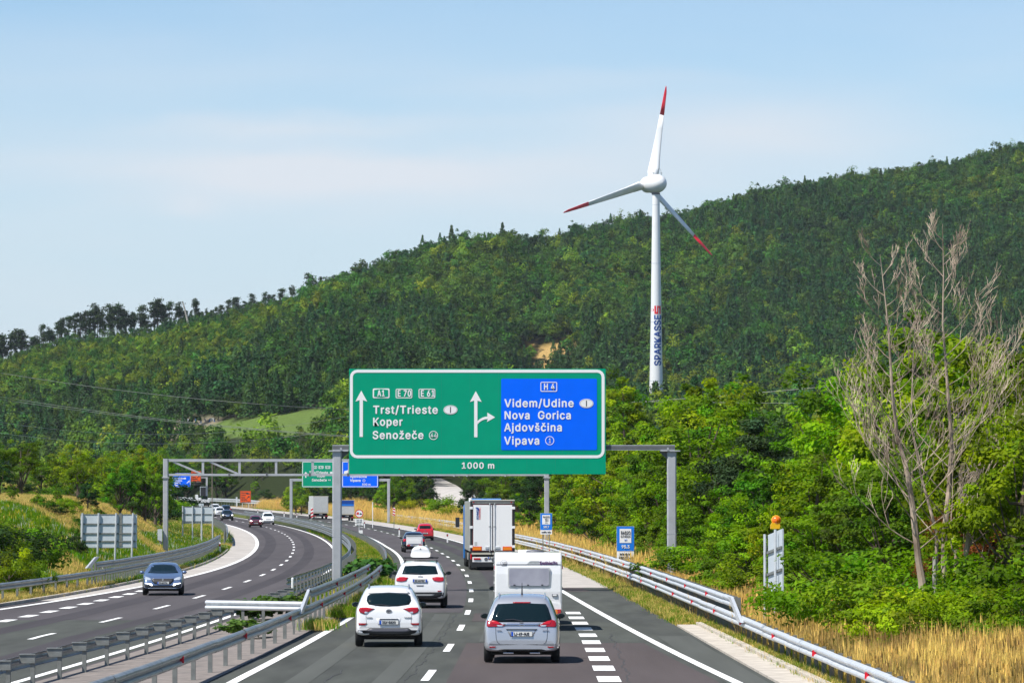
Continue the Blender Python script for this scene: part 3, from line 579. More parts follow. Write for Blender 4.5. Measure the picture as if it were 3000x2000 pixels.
# ---- its gantry
gt = empty('sign_gantry', (0, GY, 0), 0, 'grey steel gantry holding the large green sign, post bases in the median and right verge', 'gantry')
def gpost(root, x, w, z0, z1, Yp, cap=True, m=None):
    m = m or M['gantry']; b = MB(m); h = w / 2; c = w * .12
    b.prism([(x - h + c, -h), (x + h - c, -h), (x + h, -h + c), (x + h, h - c), (x + h - c, h), (x - h + c, h), (x - h, h - c), (x - h, -h + c)], 'z', z0, z1); o = b.build('post', root)
    for zz in (z0 + (z1 - z0) * .42, z0 + (z1 - z0) * .66):
        boxobj('seam', m, root, x - h - .004, x + h + .004, -h - .004, h + .004, zz, zz + .012)
    boxobj('base_plate', m, root, x - w * .8, x + w * .8, -w * .8, w * .8, z0 - .02, z0 + .04)
    return o
xl, xr = px2w(988, GY), px2w(1967.5, GY); zpt = hz(1322, GY)
for x, sgn in ((xl, 1), (xr, -1)):
    gpost(gt, x, .41, gz(x, GY) - .1, zpt, GY)
    boxobj('flange', M['gantry'], gt, x - .37 - (.0 if sgn > 0 else .13), x + .37 + (.13 if sgn > 0 else 0), -.3, .3, zpt, zpt + .05)
    b = MB(M['gantry_dark']); b.prism([(x + sgn * .206, zpt - .002), (x + sgn * .56, zpt - .002), (x + sgn * .206, zpt - .34)], 'y', -.10, .10); b.build('bracket', gt)
    boxobj('bolt', M['gantry'], gt, x + sgn * .18 - .04, x + sgn * .18 + .04, -.33, -.302, zpt + .05, zpt + .17)
za = hz(1319.5, GY) + .02; zb_ = hz(1303, GY)
boxobj('beam', M['gantry'], gt, xl - .20, xr + .14, -.16, .16, zpt + .055, zb_)
b = MB(M['gantry_dark']); b.box(xl - .19, xr + .13, -.168, -.161, zpt + .09, zb_ - .035); b.build('beam_web', gt)
for zz in (ZB + 1.9, ZT - .5, ZT - 1.7): boxobj('beam', M['gantry'], gt, X0 + .3, X1 - .3, -.14, .12, zz, zz + .2)
boxobj('stair_stub', M['gantry'], gt, X0 + .6, X0 + .9, -.14, .14, zb_ + .003, ZT - .3); boxobj('stair_stub', M['gantry'], gt, X1 - .9, X1 - .6, -.14, .14, zb_ + .003, ZT - .3)
# ---- full-width truss gantry over both carriageways
TY = 304.0
tg = empty('sign_gantry', (0, TY, 0), 0, 'long open truss gantry spanning both carriageways, two diagonals near its left post', 'gantry')
xa, xb = px2w(486, TY), px2w(1602, TY); zc1, zc0 = hz(1344, TY), hz(1352, TY); zd1, zd0 = hz(1387, TY), hz(1393.5, TY)
for x in (xa, xb):
    gpost(tg, x, .36, gz(x, TY) - .2, hz(1343, TY), TY); boxobj('collar', M['gantry'], tg, x - .25, x + .25, -.25, .25, hz(1400, TY), hz(1397, TY))
boxobj('chord', M['gantry'], tg, xa + .18, xb - .18, -.10, .10, zc0, zc1); boxobj('chord', M['gantry'], tg, xa + .18, xb - .18, -.10, .10, zd0, zd1)
k = 0; x = px2w(595, TY)
while x < xb - 1: boxobj('strut', M['gantry'], tg, x - .085, x + .085, -.07, .07, zd1, zc0); x += 2.64
for (pa, pb) in ((508, 590), (615, 697)):
    p, q_ = Vector((px2w(pa, TY), 0, zc0)), Vector((px2w(pb, TY), 0, zd1)); d = (q_ - p).normalized(); nn = Vector((-d.z, 0, d.x)) * .065
    b = MB(M['gantry']); b.prism([(v_.x, v_.z) for v_ in (p + nn, q_ + nn, q_ - nn, p - nn)], 'y', -.06, .06); b.build('diagonal', tg)
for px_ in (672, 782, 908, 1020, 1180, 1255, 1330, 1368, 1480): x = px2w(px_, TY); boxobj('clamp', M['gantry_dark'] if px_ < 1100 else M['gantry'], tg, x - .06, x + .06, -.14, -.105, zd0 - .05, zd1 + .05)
# signs of the other direction hang on its far side
xq = empty('control_box', (px2w(471, TY), TY - .35, hz(1590, TY)), 0, 'pale metal cabinet fixed low on the left post of the truss gantry', 'cabinet')
b = MB(M['signback']); b.prism([(-.16, .25), (-.16, 1.02), (.16, 1.02), (.16, .12)], 'y', -.14, .14); b.build('casing', xq); b = MB(M['gantry_dark']); b.prism([(-.12, .24), (.155, .118), (.14, -.1), (-.0, .0)], 'y', -.12, .12); b.build('cable_entry', xq)
# ---- third gantry: the same destinations 500 m ahead
FY = 629.0; fs = F / FY
ft = empty('sign_gantry', (0, FY, 0), 0, 'slim gantry of the 500 m signs beyond the truss gantry', 'gantry')
for px_ in (853.5, 1139):
    x = px2w(px_, FY); gpost(ft, x, .42, gz(x, FY) - .1, hz(1403, FY), FY)
boxobj('beam', M['gantry'], ft, px2w(849, FY), px2w(1144, FY), -.16, .16, hz(1409, FY), hz(1401.5, FY))
def fsign(px0, px1, label, face, lines, extra):
    xa_, xb_ = px2w(px0, FY), px2w(px1, FY); za_, zt_ = hz(1427, FY), hz(1350.5, FY)
    r = empty('direction_sign', ((xa_ + xb_) / 2, FY - .3, za_), 0, label, 'road sign'); hw = (xb_ - xa_) / 2
    boxobj('sign_face', face, r, -hw, hw, 0, .08, 0, zt_ - za_); panel_border(r, M['signwhite'], -hw + .06, hw - .06, .06, zt_ - za_ - .06, -.01, .09, .2)
    for (s_, p0, p1, py, cap) in lines: text('lettering', s_, M['signwhite'], r, px2w(p0, FY) - (xa_ + xb_) / 2, -.012, hz(py, FY) - za_, cap / fs / .729, fit=(p1 - p0) / fs, bold=.03)
    extra(r, (xa_ + xb_) / 2, za_); return r
def q1(r, cx, z):
    G = lambda px_, py: (px2w(px_, FY) - cx, hz(py, FY) - z)
    x, zz = G(896.5, 1381); flat(r, 'arrow', M['signwhite'], [(x - .08, zz - .9), (x + .08, zz - .9), (x + .08, zz - .25), (x + .25, zz - .3), (x, zz), (x - .25, zz - .3), (x - .08, zz - .25)], -.012)
    for (a, c) in ((914.5, 929), (934, 948), (953.5, 968)):
        (xa1, z1), (xb1, z0) = G(a, 1364), G(c, 1372.5); panel_border(r, M['signwhite'], xa1, xb1, z0, z1, -.012, .06, .05)
    x, zz = G(971, 1384); flat(r, 'oval_plate', M['signwhite'], ell(x, zz, .22, .16, 14), -.012)
fsign(885, 1001, 'green overhead sign to Trst and Koper hanging left of the near gantry post', M['signgreen'], [('A1', 917, 926, 1371, 5), ('E 70', 936, 946, 1371, 5), ('E 61', 956, 966, 1371, 5), ('Trst/Trieste', 906, 961, 1387, 7), ('Koper', 929, 953, 1397, 7), ('Senožeče', 914, 957, 1409, 7), ('44', 962, 969, 1408, 5)], q1)
fsign(1002, 1108.5, 'blue overhead sign reading Vipava 500 m, right of the near gantry post', M['signblue'], [('Videm/Udine', 1026, 1085, 1377, 7), ('Nova Gorica', 1026, 1080, 1387, 7), ('Ajdovščina', 1026, 1074, 1398.5, 7), ('Vipava', 1026, 1056, 1410, 7), ('500 m', 1061, 1085, 1421, 5.5), ('1', 1065.6, 1067, 1409, 5)],
      lambda r, cx, z: (panel_border(r, M['signwhite'], px2w(1062.5, FY) - cx, px2w(1070.5, FY) - cx, hz(1411, FY) - z, hz(1403, FY) - z, -.012, .04, .19), flat(r, 'arrow', M['signwhite'], [(px2w(1014, FY) - cx + a, hz(1383, FY) - z + c) for a, c in ((-.3, -.25), (-.3, .15), (.3, .35), (.3, -.1))], -.012)))
# ---- radio signs
def radio(label, px0, px1, py0, pyb, pyp, Y, name, freq, rows2):
    cx = px2w((px0 + px1) / 2, Y); w = (px1 - px0) / 2 * Y / F; z = gz(cx, Y); r = empty('radio_sign', (cx, Y, z), 0, label, 'road sign', 'blue radio signs')
    zt, zb, zp = hz(py0, Y) - z, hz(pyb, Y) - z, hz(pyp, Y) - z; hh = zt - zb
    for sx_ in (-.55, .55): boxobj('leg', M['galv_dull'], r, sx_ * w - .035, sx_ * w + .035, .035, .09, -.1, zt - .1)
    boxobj('back_plate', M['galv'], r, -w - .012, w + .012, .012, .03, zb, zt + .012)
    flat(r, 'sign_face', M['signlight'], rrect(-w, w, zb + .01, zt, .04), 0, .012)
    flat(r, 'name_panel', M['signwhite'], [(-w * .68, zb + hh * .34), (w * .68, zb + hh * .34), (w * .68, zt - hh * .09), (-w * .68, zt - hh * .09)], -.012, .012)
    flat(r, 'phone_panel', M['signwhite'], [(-w, zp), (w, zp), (w, zb - .01), (-w, zb - .01)], 0, .012)
    for (s_, a, c, u, cap, mk_) in name: text('lettering', s_, mk_, r, a * w, -.026, zb + hh * u, cap * hh / .729, fit=(c - a) * w, bold=.0)
    text('lettering', freq, M['signwhite'], r, -w * .48, -.014, zb + hh * .12, .13 * hh / .729, fit=w * .9, bold=.03)
    for (s_, a, c, u, cap) in rows2: text('lettering', s_, M['ink'], r, a * w, -.014, zp + (zb - zp) * u, cap * (zb - zp) / .729, fit=(c - a) * w, bold=.02)
    return r
radio('blue sign for radio frequency 95.3 behind the right guardrail, nearer of the two', 1807, 1857, 1541.5, 1613.5, 1640, 205, [('RADIO', -.56, .56, .68, .14, M['ink']), ('SLOVENIJA', -.58, .58, .57, .07, M['ink']), ('si', -.15, .15, .43, .07, M['signlight'])], '95.3', [('info @ tel', -.65, .65, .58, .22), ('080 22 44', -.75, .8, .14, .28)])
radio('blue sign for radio frequency 107.7 beside the gantry post behind the truck', 1583, 1617, 1503, 1551.5, 1564, 288, [('RADIO', -.56, .56, .74, .10, M['ink']), ('Si', -.25, .3, .53, .16, M['ink']), ('SLO', -.2, .2, .42, .05, M['inkgrey'])], '107.7', [('traffic info', -.8, .8, .3, .4)])
# ---- no-overtaking sign in the median
OY = 425; ox = px2w(1052.5, OY); oz = gz(ox, OY)
ns = empty('prohibition_sign', (ox, OY, oz), 0, 'round red-rimmed no overtaking sign on a pole in the grassy median', 'road sign')
zz = hz(1503.5, OY) - oz; b = MB(M['galv']); b.tube([(0, .05, -.2), (0, .05, zz + .3)], .04, 8); b.build('pole', ns)
flat(ns, 'sign_face', M['signwhite'], ell(0, zz, .42, .42), 0, .02); b = MB(M['signred']); n = 28; V = []
for r_ in (.425, .345): V += [(r_ * math.cos(2 * PI * k / n), -.006, zz + r_ * math.sin(2 * PI * k / n)) for k in range(n)]
b.add(V, [(k, (k + 1) % n, n + (k + 1) % n, n + k) for k in range(n)]); b.build('rim', ns, fix=False)
flat(ns, 'red_truck_symbol', M['signred'], [(-.27, zz - .1), (-.03, zz - .1), (-.03, zz + .14), (-.2, zz + .14), (-.27, zz + .02)], -.01); flat(ns, 'car_symbol', M['signblack'], [(.04, zz - .1), (.28, zz - .1), (.28, zz - .02), (.2, zz + .04), (.09, zz + .04), (.04, zz - .02)], -.01)
for (a, c, ls) in ((1518.5, 1530, (('5:00 - 9:00', .55), ('15:00 - 21:00', .12))), (1532, 1538.5, (('od 7.5 t', .2),))):
    z1, z0 = hz(a, OY) - oz, hz(c, OY) - oz; flat(ns, 'plate', M['signwhite'], rrect(-.42, .42, z0, z1, .03), 0, .015)
    for (s_, u) in ls: text('lettering', s_, M['ink'], ns, -.26, -.012, z0 + (z1 - z0) * u, .13, fit=.52)
flat(ns, 'plate', M['signwhite'], rrect(.0, .36, hz(1561.5, OY) - oz, hz(1552, OY) - oz, .03), 0, .015)
# ---- backs of signs on the left verge
def signback(label, pxa, pxb, pyt, pyb, Y, posts, rails, lean=.0, pybase=1662):
    cx = px2w((pxa + pxb) / 2, Y); w = (pxb - pxa) / 2 * Y / F; z = gz(cx, Y); r = empty('sign_board', (cx, Y, z), 0, label, 'road sign', 'backs of large signs on the left verge')
    zt, zb = hz(pyt, Y) - z, hz(pyb, Y) - z
    boxobj('panel', M['signback'], r, -w, w, .08, .11, zb, zt)
    for f_ in rails: boxobj('cross_rail', M['galv_dull'], r, -w, w, .03, .078, zb + (zt - zb) * f_ - .04, zb + (zt - zb) * f_ + .04)
    for e_ in (zt - .05, zb): boxobj('edge_trim', M['galv_dull'], r, -w - .02, w + .02, .06, .078, e_, e_ + .05)
    for p_ in posts:
        x = px2w(p_, Y) - cx; b = MB(M['galv']); b.tube([(x - lean, -.03, min(0, hz(pybase, Y) - z) - .3), (x, -.03, zt + .06)], .06, 8); b.build('leg', r)
    return r
r = signback('blank back of a sign on four legs, nearer one, left of the blue-grey car', 237, 402, 1505, 1604.5, 250, (243, 290.5, 342, 391), (.2, .43, .71), .10)
boxobj('joint_strip', M['galv_dull'], r, px2w(354, 250) - r.location.x - .09, px2w(354, 250) - r.location.x + .09, .045, .079, 1.1, 3.05)
signback('blank back of a sign on four legs, farther one, right of the truss gantry post', 534, 626, 1483, 1532.6, 385, (536, 565, 592, 624), (.55, .12), .0, 1553)
r = empty('sign_board', (px2w(590, 400), 400, gz(px2w(590, 400), 400)), 0, 'small grey sign back rising above the farther blank sign', 'road sign'); boxobj('panel', M['signback'], r, -.24, .24, 0, .03, hz(1482, 400) - r.location.z, hz(1474, 400) - r.location.z); boxobj('leg', M['galv'], r, -.04, .04, -.06, -.002, -.2, hz(1475, 400) - r.location.z)
# ---- tilted sign seen from the side with a flashing beacon
BY = 122.0; bx = px2w(2251, BY); bz = gz(bx, BY)
sp = empty('tilted_sign', (bx, BY, bz), math.radians(-84.1), 'tall grey sign seen almost edge-on behind the right guardrail, panel slightly tilted', 'road sign')
W_ = 2.5; zt, zb = hz(1566, BY) - bz, hz(1754, BY) - bz
b = MB(M['signback']); V = [(0, zb), (W_, zb + .20), (W_, zt + .20), (0, zt)]; b.prism(V, 'y', -.02, .02); b.build('panel', sp)
for f_ in (.36, .70):
    b = MB(M['galv_dull']); zf_ = zb + (zt - zb) * f_; b.prism([(0, zf_), (W_, zf_ + .2), (W_, zf_ + .27), (0, zf_ + .07)], 'y', -.07, -.022); b.build('cross_rail', sp)
for x in (.05, 1.9):
    b = MB(M['galv']); b.tube([(x, -.12, -.3), (x, -.12, zt + .02 + .08 * x)], .04, 8); b.build('leg', sp)
bxx = px2w(2270.5, BY - 1.5); be = empty('warning_beacon', (bxx, BY - 1.5, hz(1548, BY - 1.5)), 0, 'orange flashing beacon with yellow body on top of the tilted sign', 'warning light')
b = MB(M['beaconbody']); b.prism([(-.14, 0), (.12, 0), (.14, .10), (.10, .17), (-.10, .17), (-.14, .1)], 'y', -.09, .09); b.build('body', be)
b = MB(M['beacon']); b.smooth = True; b.lathe([(.0, -.10), (.07, -.09), (.115, -.05), (.125, 0), (.115, .05), (.07, .09), (0, .10)], 18, 'y', (.03, -.02, .245)); b.build('lens', be)
b = MB(M['beaconbody']); b.lathe([(.135, -.03), (.145, 0), (.135, .03), (.12, .03), (.12, -.03), (.135, -.03)], 18, 'y', (.03, .03, .245)); b.build('lens_ring', be)
# ---- far gantry pieces, detour signs, overpass
def quadsign(name, label, m, px0, px1, py0, py1, Y, lines, cat='road sign', legs=True, group=None):
    cx = px2w((px0 + px1) / 2, Y); w = (px1 - px0) / 2 * Y / F; z = gz(cx, Y); r = empty(name, (cx, Y, z), 0, label, cat, group)
    zt, zb = hz(py0, Y) - z, hz(py1, Y) - z; boxobj('sign_face', m, r, -w, w, 0, .05, zb, zt); panel_border(r, M['ink'] if m is M['signorange'] else M['signwhite'], -w + .04, w - .04, zb + .04, zt - .04, -.008, .06, .1)
    for (s_, a, c, u, cap, mk_) in lines: text('lettering', s_, mk_, r, a * w, -.012, zb + (zt - zb) * u, cap * (zt - zb) / .729, fit=(c - a) * w, bold=.03)
    if legs:
        for sx_ in (-.6, .6): boxobj('leg', M['galv'], r, sx_ * w - .05, sx_ * w + .05, .06, .12, -.3, zb + .3)
    return r
ol = [('Obvoz', -.8, .3, .76, .12, M['ink']), ('Lozice', -.8, .0, .58, .11, M['ink']), ('Vipava', -.8, -.1, .38, .11, M['ink']), ('Ajdovščina', -.8, .3, .20, .11, M['ink']), ('14.00 - 20.00', -.7, .7, .04, .08, M['ink'])]
def truckmark(r, w, zt, zb):
    H_ = zt - zb; flat(r, 'truck_symbol', M['ink'], [(w * .15, zb + H_ * .70), (w * .15, zb + H_ * .84), (w * .55, zb + H_ * .84), (w * .55, zb + H_ * .80), (w * .72, zb + H_ * .80), (w * .78, zb + H_ * .70)], -.012); flat(r, 'arrow', M['ink'], [(w * .2, zb + H_ * .38), (w * .5, zb + H_ * .50), (w * .42, zb + H_ * .55), (w * .75, zb + H_ * .56), (w * .72, zb + H_ * .40), (w * .62, zb + H_ * .46), (w * .28, zb + H_ * .34)], -.012)
o1 = quadsign('detour_sign', 'orange detour sign with truck symbol on the golden verge left of the third gantry', M['signorange'], 704, 735.5, 1437, 1471.5, 870, ol, group='orange detour signs'); truckmark(o1, 16 * 870 / F, hz(1437, 870) - o1.location.z, hz(1471.5, 870) - o1.location.z)
o2 = quadsign('detour_sign', 'orange detour sign fixed beside the far blue exit sign under the truss gantry', M['signorange'], 560.5, 589, 1379, 1410, 905, ol, legs=False, group='orange detour signs'); truckmark(o2, 14 * 905 / F, hz(1379, 905) - o2.location.z, hz(1410, 905) - o2.location.z)
fb = empty('exit_sign', (px2w(532, 905), 905, gz(px2w(532, 905), 905)), 0, 'far blue exit sign with slanting white arrow seen through the truss gantry', 'road sign'); w = 27 * 905 / F; zt, zb = hz(1385.5, 905) - fb.location.z, hz(1426.5, 905) - fb.location.z
boxobj('sign_face', M['signblue'], fb, -w, w, 0, .06, zb, zt); panel_border(fb, M['signwhite'], -w + .05, w - .05, zb + .05, zt - .05, -.008, .06, .1)
for (s_, a, c, u) in (('Videm/Udine', -.75, .25, .58), ('Nova Gorica', -.75, .05, .42), ('Ajdovščina', -.75, -.1, .26), ('Vipava', -.75, -.35, .1)): text('lettering', s_, M['signwhite'], fb, a * w, -.012, zb + (zt - zb) * u, .11 * (zt - zb) / .729, fit=(c - a) * w, bold=.03)
flat(fb, 'arrow', M['signwhite'], [(w * .55, zb + .95), (w * .62, zb + .8), (w * .78, zb + 1.15), (w * .84, zb + 1.0), (w * .92, zb + 1.5), (w * .70, zb + 1.3), (w * .74, zb + 1.22)], -.012); flat(fb, 'oval_plate', M['signwhite'], ell(w * .38, zb + (zt - zb) * .63, .25, .19, 14), -.012)
fg = empty('sign_gantry', (px2w(560, 906.5), 906.5, 0), 0, 'far gantry carrying the blue exit sign and orange detour sign', 'gantry'); xx0, xx1 = px2w(500, 906.5) - fg.location.x, px2w(607, 906.5) - fg.location.x
boxobj('beam', M['gantry'], fg, xx0, xx1, -.15, .15, hz(1400, 906.5), hz(1397, 906.5)); boxobj('post', M['gantry'], fg, xx1 - .25, xx1 + .15, -.2, .2, -1, hz(1397, 906.5)); boxobj('post', M['gantry'], fg, xx0 - .2, xx0 + .2, -.2, .2, -1, hz(1397, 906.5))
led = empty('message_board', (px2w(597, 935), 935, 0), 0, 'dark electronic message board in a pale frame below the overpass', 'message board'); w = 10.5 * 935 / F; zt, zb = hz(1425, 935), hz(1457, 935)
boxobj('frame', M['signback'], led, -w, w, 0, .3, zb, zt); boxobj('screen', M['signblack'], led, -w + .1, w - .1, -.02, -.002, zb + .1, zt - .1); boxobj('post', M['gantry'], led, -w + .02, -w + .2, .31, .45, 0, zt)
op = empty('overpass', (px2w(590, 1015), 1015, 0), 0, 'concrete overpass ending on the wooded slope behind the message board', 'bridge')
xo0, xo1 = px2w(380, 1015) - op.location.x, px2w(630, 1015) - op.location.x
boxobj('deck', M['conc'], op, xo0, xo1, -4, 4, hz(1420, 1015), hz(1413, 1015)); boxobj('parapet', M['conc'], op, xo0, xo1, -4.15, -3.8, hz(1413, 1015) + .003, hz(1409.5, 1015)); boxobj('girder', M['concdark'], op, xo0, xo1 - 3, -3, 3, hz(1425, 1015), hz(1420, 1015) - .003)
for (p0, p1) in ((568, 577), (586, 596)): boxobj('pier', M['concdark'], op, px2w(p0, 1015) - op.location.x, px2w(p1, 1015) - op.location.x, -1.2, 1.2, -1, hz(1425, 1015) - .003)
pl = empty('tall_pole', (px2w(622, 420), 420, gz(px2w(622, 420), 420)), 0, 'thin tall pole with a red and white tip beside the farther blank sign', 'pole'); b = MB(M['pinebark']); b.tube([(0, 0, -.2), (0, 0, hz(1354, 420) - pl.location.z)], .045, 6); b.build('shaft', pl); b = MB(M['signwhite'], M['signred']); b.lathe([(0, 0), (.10, 0), (.10, .1)], 8, 'z', (0, 0, hz(1354, 420) - pl.location.z), 0); b.lathe([(.10, .1), (.10, .18), (0, .2)], 8, 'z', (0, 0, hz(1354, 420) - pl.location.z), 1); b.build('tip', pl)
# ---- delineator posts and small markers
def delineator(px_, py, Y, label):
    x = px2w(px_, Y); z = gz(x, Y); r = empty('delineator', (x, Y, z), 0, label, 'marker post', 'white delineator posts'); h = min(1.0, max(.6, hz(py, Y) - z))
    b = MB(M['signwhite']); b.prism([(-.07, -.2), (.07, -.2), (.07, h - .05), (-.07, h)], 'y', -.05, .05); b.build('body', r); b = MB(M['signblack']); b.box(-.072, .072, -.052, .052, h - .36, h - .14); b.build('black_band', r); b = MB(M['signred']); b.box(-.03, .03, -.058, -.053, h - .32, h - .18); b.build('reflector', r)
delineator(645, 1554, 330, 'white marker post between the two pieces of left guardrail'); delineator(1267, 1531, 440, 'white marker post just right of the red hatchback roof'); delineator(1311, 1536, 395, 'white marker post in golden grass between red hatchback and truck')
delineator(1068, 1508, 560, 'white marker post right of the far van beside the shoulder'); delineator(870, 1477, 690, 'white marker post left of the far box truck'); delineator(756, 1489, 760, 'white marker post right of the orange detour sign'); delineator(795, 1491, 740, 'white marker post on the verge above the maroon car and white van')
delineator(1170, 1502, 470, 'thin white marker post right of the red chevron board'); delineator(1221, 1500, 450, 'small white marker post before the brown bush'); delineator(833, 1490, 720, 'white marker post beside the left leg of the third gantry')
def chevron(px_, py0, py1, Y, label, leftw, wpx=7):
    x = px2w(px_, Y); z = gz(x, Y); r = empty('chevron_board', (x, Y, z), 0, label, 'marker board', 'red and white hazard boards'); zt, zb = hz(py0, Y) - z, hz(py1, Y) - z; w = wpx / 2 * Y / F
    boxobj('board', M['signwhite'], r, -w, w, 0, .03, zb, zt); n = 3; hh = (zt - zb) / n
    for k in range(n):
        z0 = zb + hh * k; s_ = -1 if leftw else 1; flat(r, 'stripe', M['signred'], [(-w * s_, z0), (w * s_, z0 + hh * .35), (w * s_, z0 + hh * .85), (-w * s_, z0 + hh * .5)] if s_ > 0 else [(w, z0), (-w, z0 + hh * .35), (-w, z0 + hh * .85), (w, z0 + hh * .5)], -.008)
    boxobj('leg', M['galv_dull'], r, -.04, .04, .032, .08, -.2, zb + .2); return r
chevron(1154.5, 1486, 1510, 520, 'red and white hazard board right of the third gantry leg', True); chevron(914.5, 1486, 1516, 520, 'red and white hazard board in front of the far box truck', False)
for i, px_ in enumerate((514, 525, 536, 543.5)): 
    x = px2w(px_, 960); z = gz(x, 960); r = empty('chevron_board', (x, 960, z), 0, ['yellow and red hazard board, leftmost beside the gantry post', 'yellow and red hazard board, second from the gantry post', 'yellow and red hazard board, third from the gantry post', 'dark hazard board, rightmost of the four beside the far guardrail'][i], 'marker board', 'yellow hazard boards'); zb, zt = hz(1480, 960) - z, hz(1468.5, 960) - z
    boxobj('board', M['signyellow'], r, -.16, .16, 0, .03, zb, zt); flat(r, 'stripe', M['signred'] if i < 3 else M['ink'], [(-.16, zb + .1), (.16, zb + .35), (.16, zb + .6), (-.16, zb + .35)], -.006); boxobj('leg', M['galv_dull'], r, -.03, .03, .032, .06, -.3, zb)
for px_, py0, Y, lb in ((694, 1455, 900, 'short grey cabinet post left of the orange detour sign'), (541.5, 1459, 970, 'grey post beside the yellow hazard boards'), (569, 1461, 990, 'small pale cabinet at the foot of the overpass pier')):
    x = px2w(px_, Y); z = gz(x, Y); r = empty('roadside_cabinet', (x, Y, z), 0, lb, 'cabinet'); boxobj('casing', M['signback'], r, -.17, .17, -.1, .1, -.2, hz(py0, Y) - z); boxobj('cap', M['galv_dull'], r, -.19, .19, -.12, .12, hz(py0, Y) - z + .002, hz(py0, Y) - z + .08)
for px_, py0, Y, lb in ((1092, 1470, 560, 'slim white post left of the third gantry right leg'), ):
    x = px2w(px_, Y); z = gz(x, Y); r = empty('slim_pole', (x, Y, z), 0, lb, 'post'); boxobj('shaft', M['signwhite'], r, -.05, .05, -.05, .05, -.2, hz(py0, Y) - z)

# ------------------------------------------------------------------ vehicles
def bsp(P, m, closed):
    """uniform cubic B-spline of control points along axis 0"""
    n = len(P)
    if closed: Q = np.concatenate([P[-1:], P, P[:2]]); segs = n
    else: Q = np.concatenate([P[:1], P[:1], P, P[-1:], P[-1:]]); segs = n + 1
    out = []
    for i in range(segs):
        p0, p1, p2, p3 = Q[i], Q[i + 1], Q[i + 2], Q[i + 3] if i + 3 < len(Q) else Q[-1]
        for k in range(m):
            t = k / m; out.append(((1 - t) ** 3 * p0 + (3 * t ** 3 - 6 * t * t + 4) * p1 + (-3 * t ** 3 + 3 * t * t + 3 * t + 1) * p2 + t ** 3 * p3) / 6)
    if not closed: out.append(P[-1])
    return np.array(out)
def car_surface(W, st, belt, rf):
    R = []
    for (y, zt, wf, zb) in st:
        w = W / 2 * wf * 1.012; g = min(max((zt - belt - .06) / .34, 0), 1); rw = W / 2 * rf * min(1, wf + .06); bt = min(belt, zt - .05)
        L_ = lambda a, b: (a[0] + (b[0] - a[0]) * g, a[1] + (b[1] - a[1]) * g)
        h = [(0, zb), (.5 * w, zb), (.86 * w, zb), (.985 * w, zb + .05), (w, zb + .2), (w, min(.62, zt - .1) if zt > .75 else (zb + zt) / 2), (.99 * w, bt - .08),
             (.965 * w, bt), L_((.92 * w, zt - .015), ((.93 * w + rw) / 2 + .02, (bt + zt) / 2)), L_((.84 * w, zt), (rw + .035, zt - .11)), L_((.66 * w, zt + .008), (rw - .05, zt - .01)), L_((.35 * w, zt + .012), (rw * .55, zt + .02)), (0, zt + .015 + .01 * g)]
        ring = [(x, y, z) for x, z in h] + [(-x, y, z) for x, z in h[-2:0:-1]]
        R.append(ring)
    G = np.array(R)                                    # stations x ring x 3
    G = bsp(G, 5, False); G = np.transpose(bsp(np.transpose(G, (1, 0, 2)), 3, True), (1, 0, 2))
    a, b = G.shape[:2]; V = G.reshape(-1, 3).tolist(); Fc = []
    for i in range(a - 1):
        for k in range(b): Fc.append((i * b + k, i * b + (k + 1) % b, (i + 1) * b + (k + 1) % b, (i + 1) * b + k))
    for i in (0, a - 1):
        c = len(V); V.append(G[i].mean(0).tolist())
        for k in range(b): Fc.append((i * b + k, i * b + (k + 1) % b, c))
    return V, Fc
AX = {'rear': (Vector((0, 1, 0)), lambda a, b: (a, -2, b)), 'front': (Vector((0, -1, 0)), lambda a, b: (a, 12, b)), 'right': (Vector((-1, 0, 0)), lambda a, b: (4, a, b)), 'left': (Vector((1, 0, 0)), lambda a, b: (-4, a, b)), 'top': (Vector((0, 0, -1)), lambda a, b: (a, b, 5))}
def patch(root, name, m, bvh, view, poly, off=.008, rings=5, dens=.07, depth=.03):
    """panel that follows the body: polygon given as seen from one side, projected on to the surface"""
    d, P = AX[view]; q_ = []
    for i in range(len(poly)):
        a, b = poly[i], poly[(i + 1) % len(poly)]; n = max(1, int(math.dist(a, b) / dens))
        for k in range(n): q_.append((a[0] + (b[0] - a[0]) * k / n, a[1] + (b[1] - a[1]) * k / n))
    cx, cz = sum(p[0] for p in q_) / len(q_), sum(p[1] for p in q_) / len(q_); n = len(q_); V = []; last = None
    for r in range(rings + 1):
        s = 1 - r / rings
        for (a, b) in (q_ if r < rings else [(cx, cz)]):
            o = Vector(P(cx + (a - cx) * s, cz + (b - cz) * s)); h = bvh.ray_cast(o, d)
            if h[0] is None: h = bvh.find_nearest(last if last is not None else o)
            last = h[0]; hit = h[0]; V.append(Vector((o.x, o.y, o.z)) if False else (hit - d * off))
    Fc = []
    for r in range(rings - 1):
        for k in range(n): Fc.append((r * n + k, r * n + (k + 1) % n, (r + 1) * n + (k + 1) % n, (r + 1) * n + k))
    c = rings * n
    for k in range(n): Fc.append(((rings - 1) * n + k, (rings - 1) * n + (k + 1) % n, c))
    b0 = len(V); V += [V[k] + d * (off + depth) for k in range(n)]
    for k in range(n): Fc.append((k, b0 + k, b0 + (k + 1) % n, (k + 1) % n))
    b = MB(m); b.smooth = True; b.add(V, Fc); return b.build(name, root)
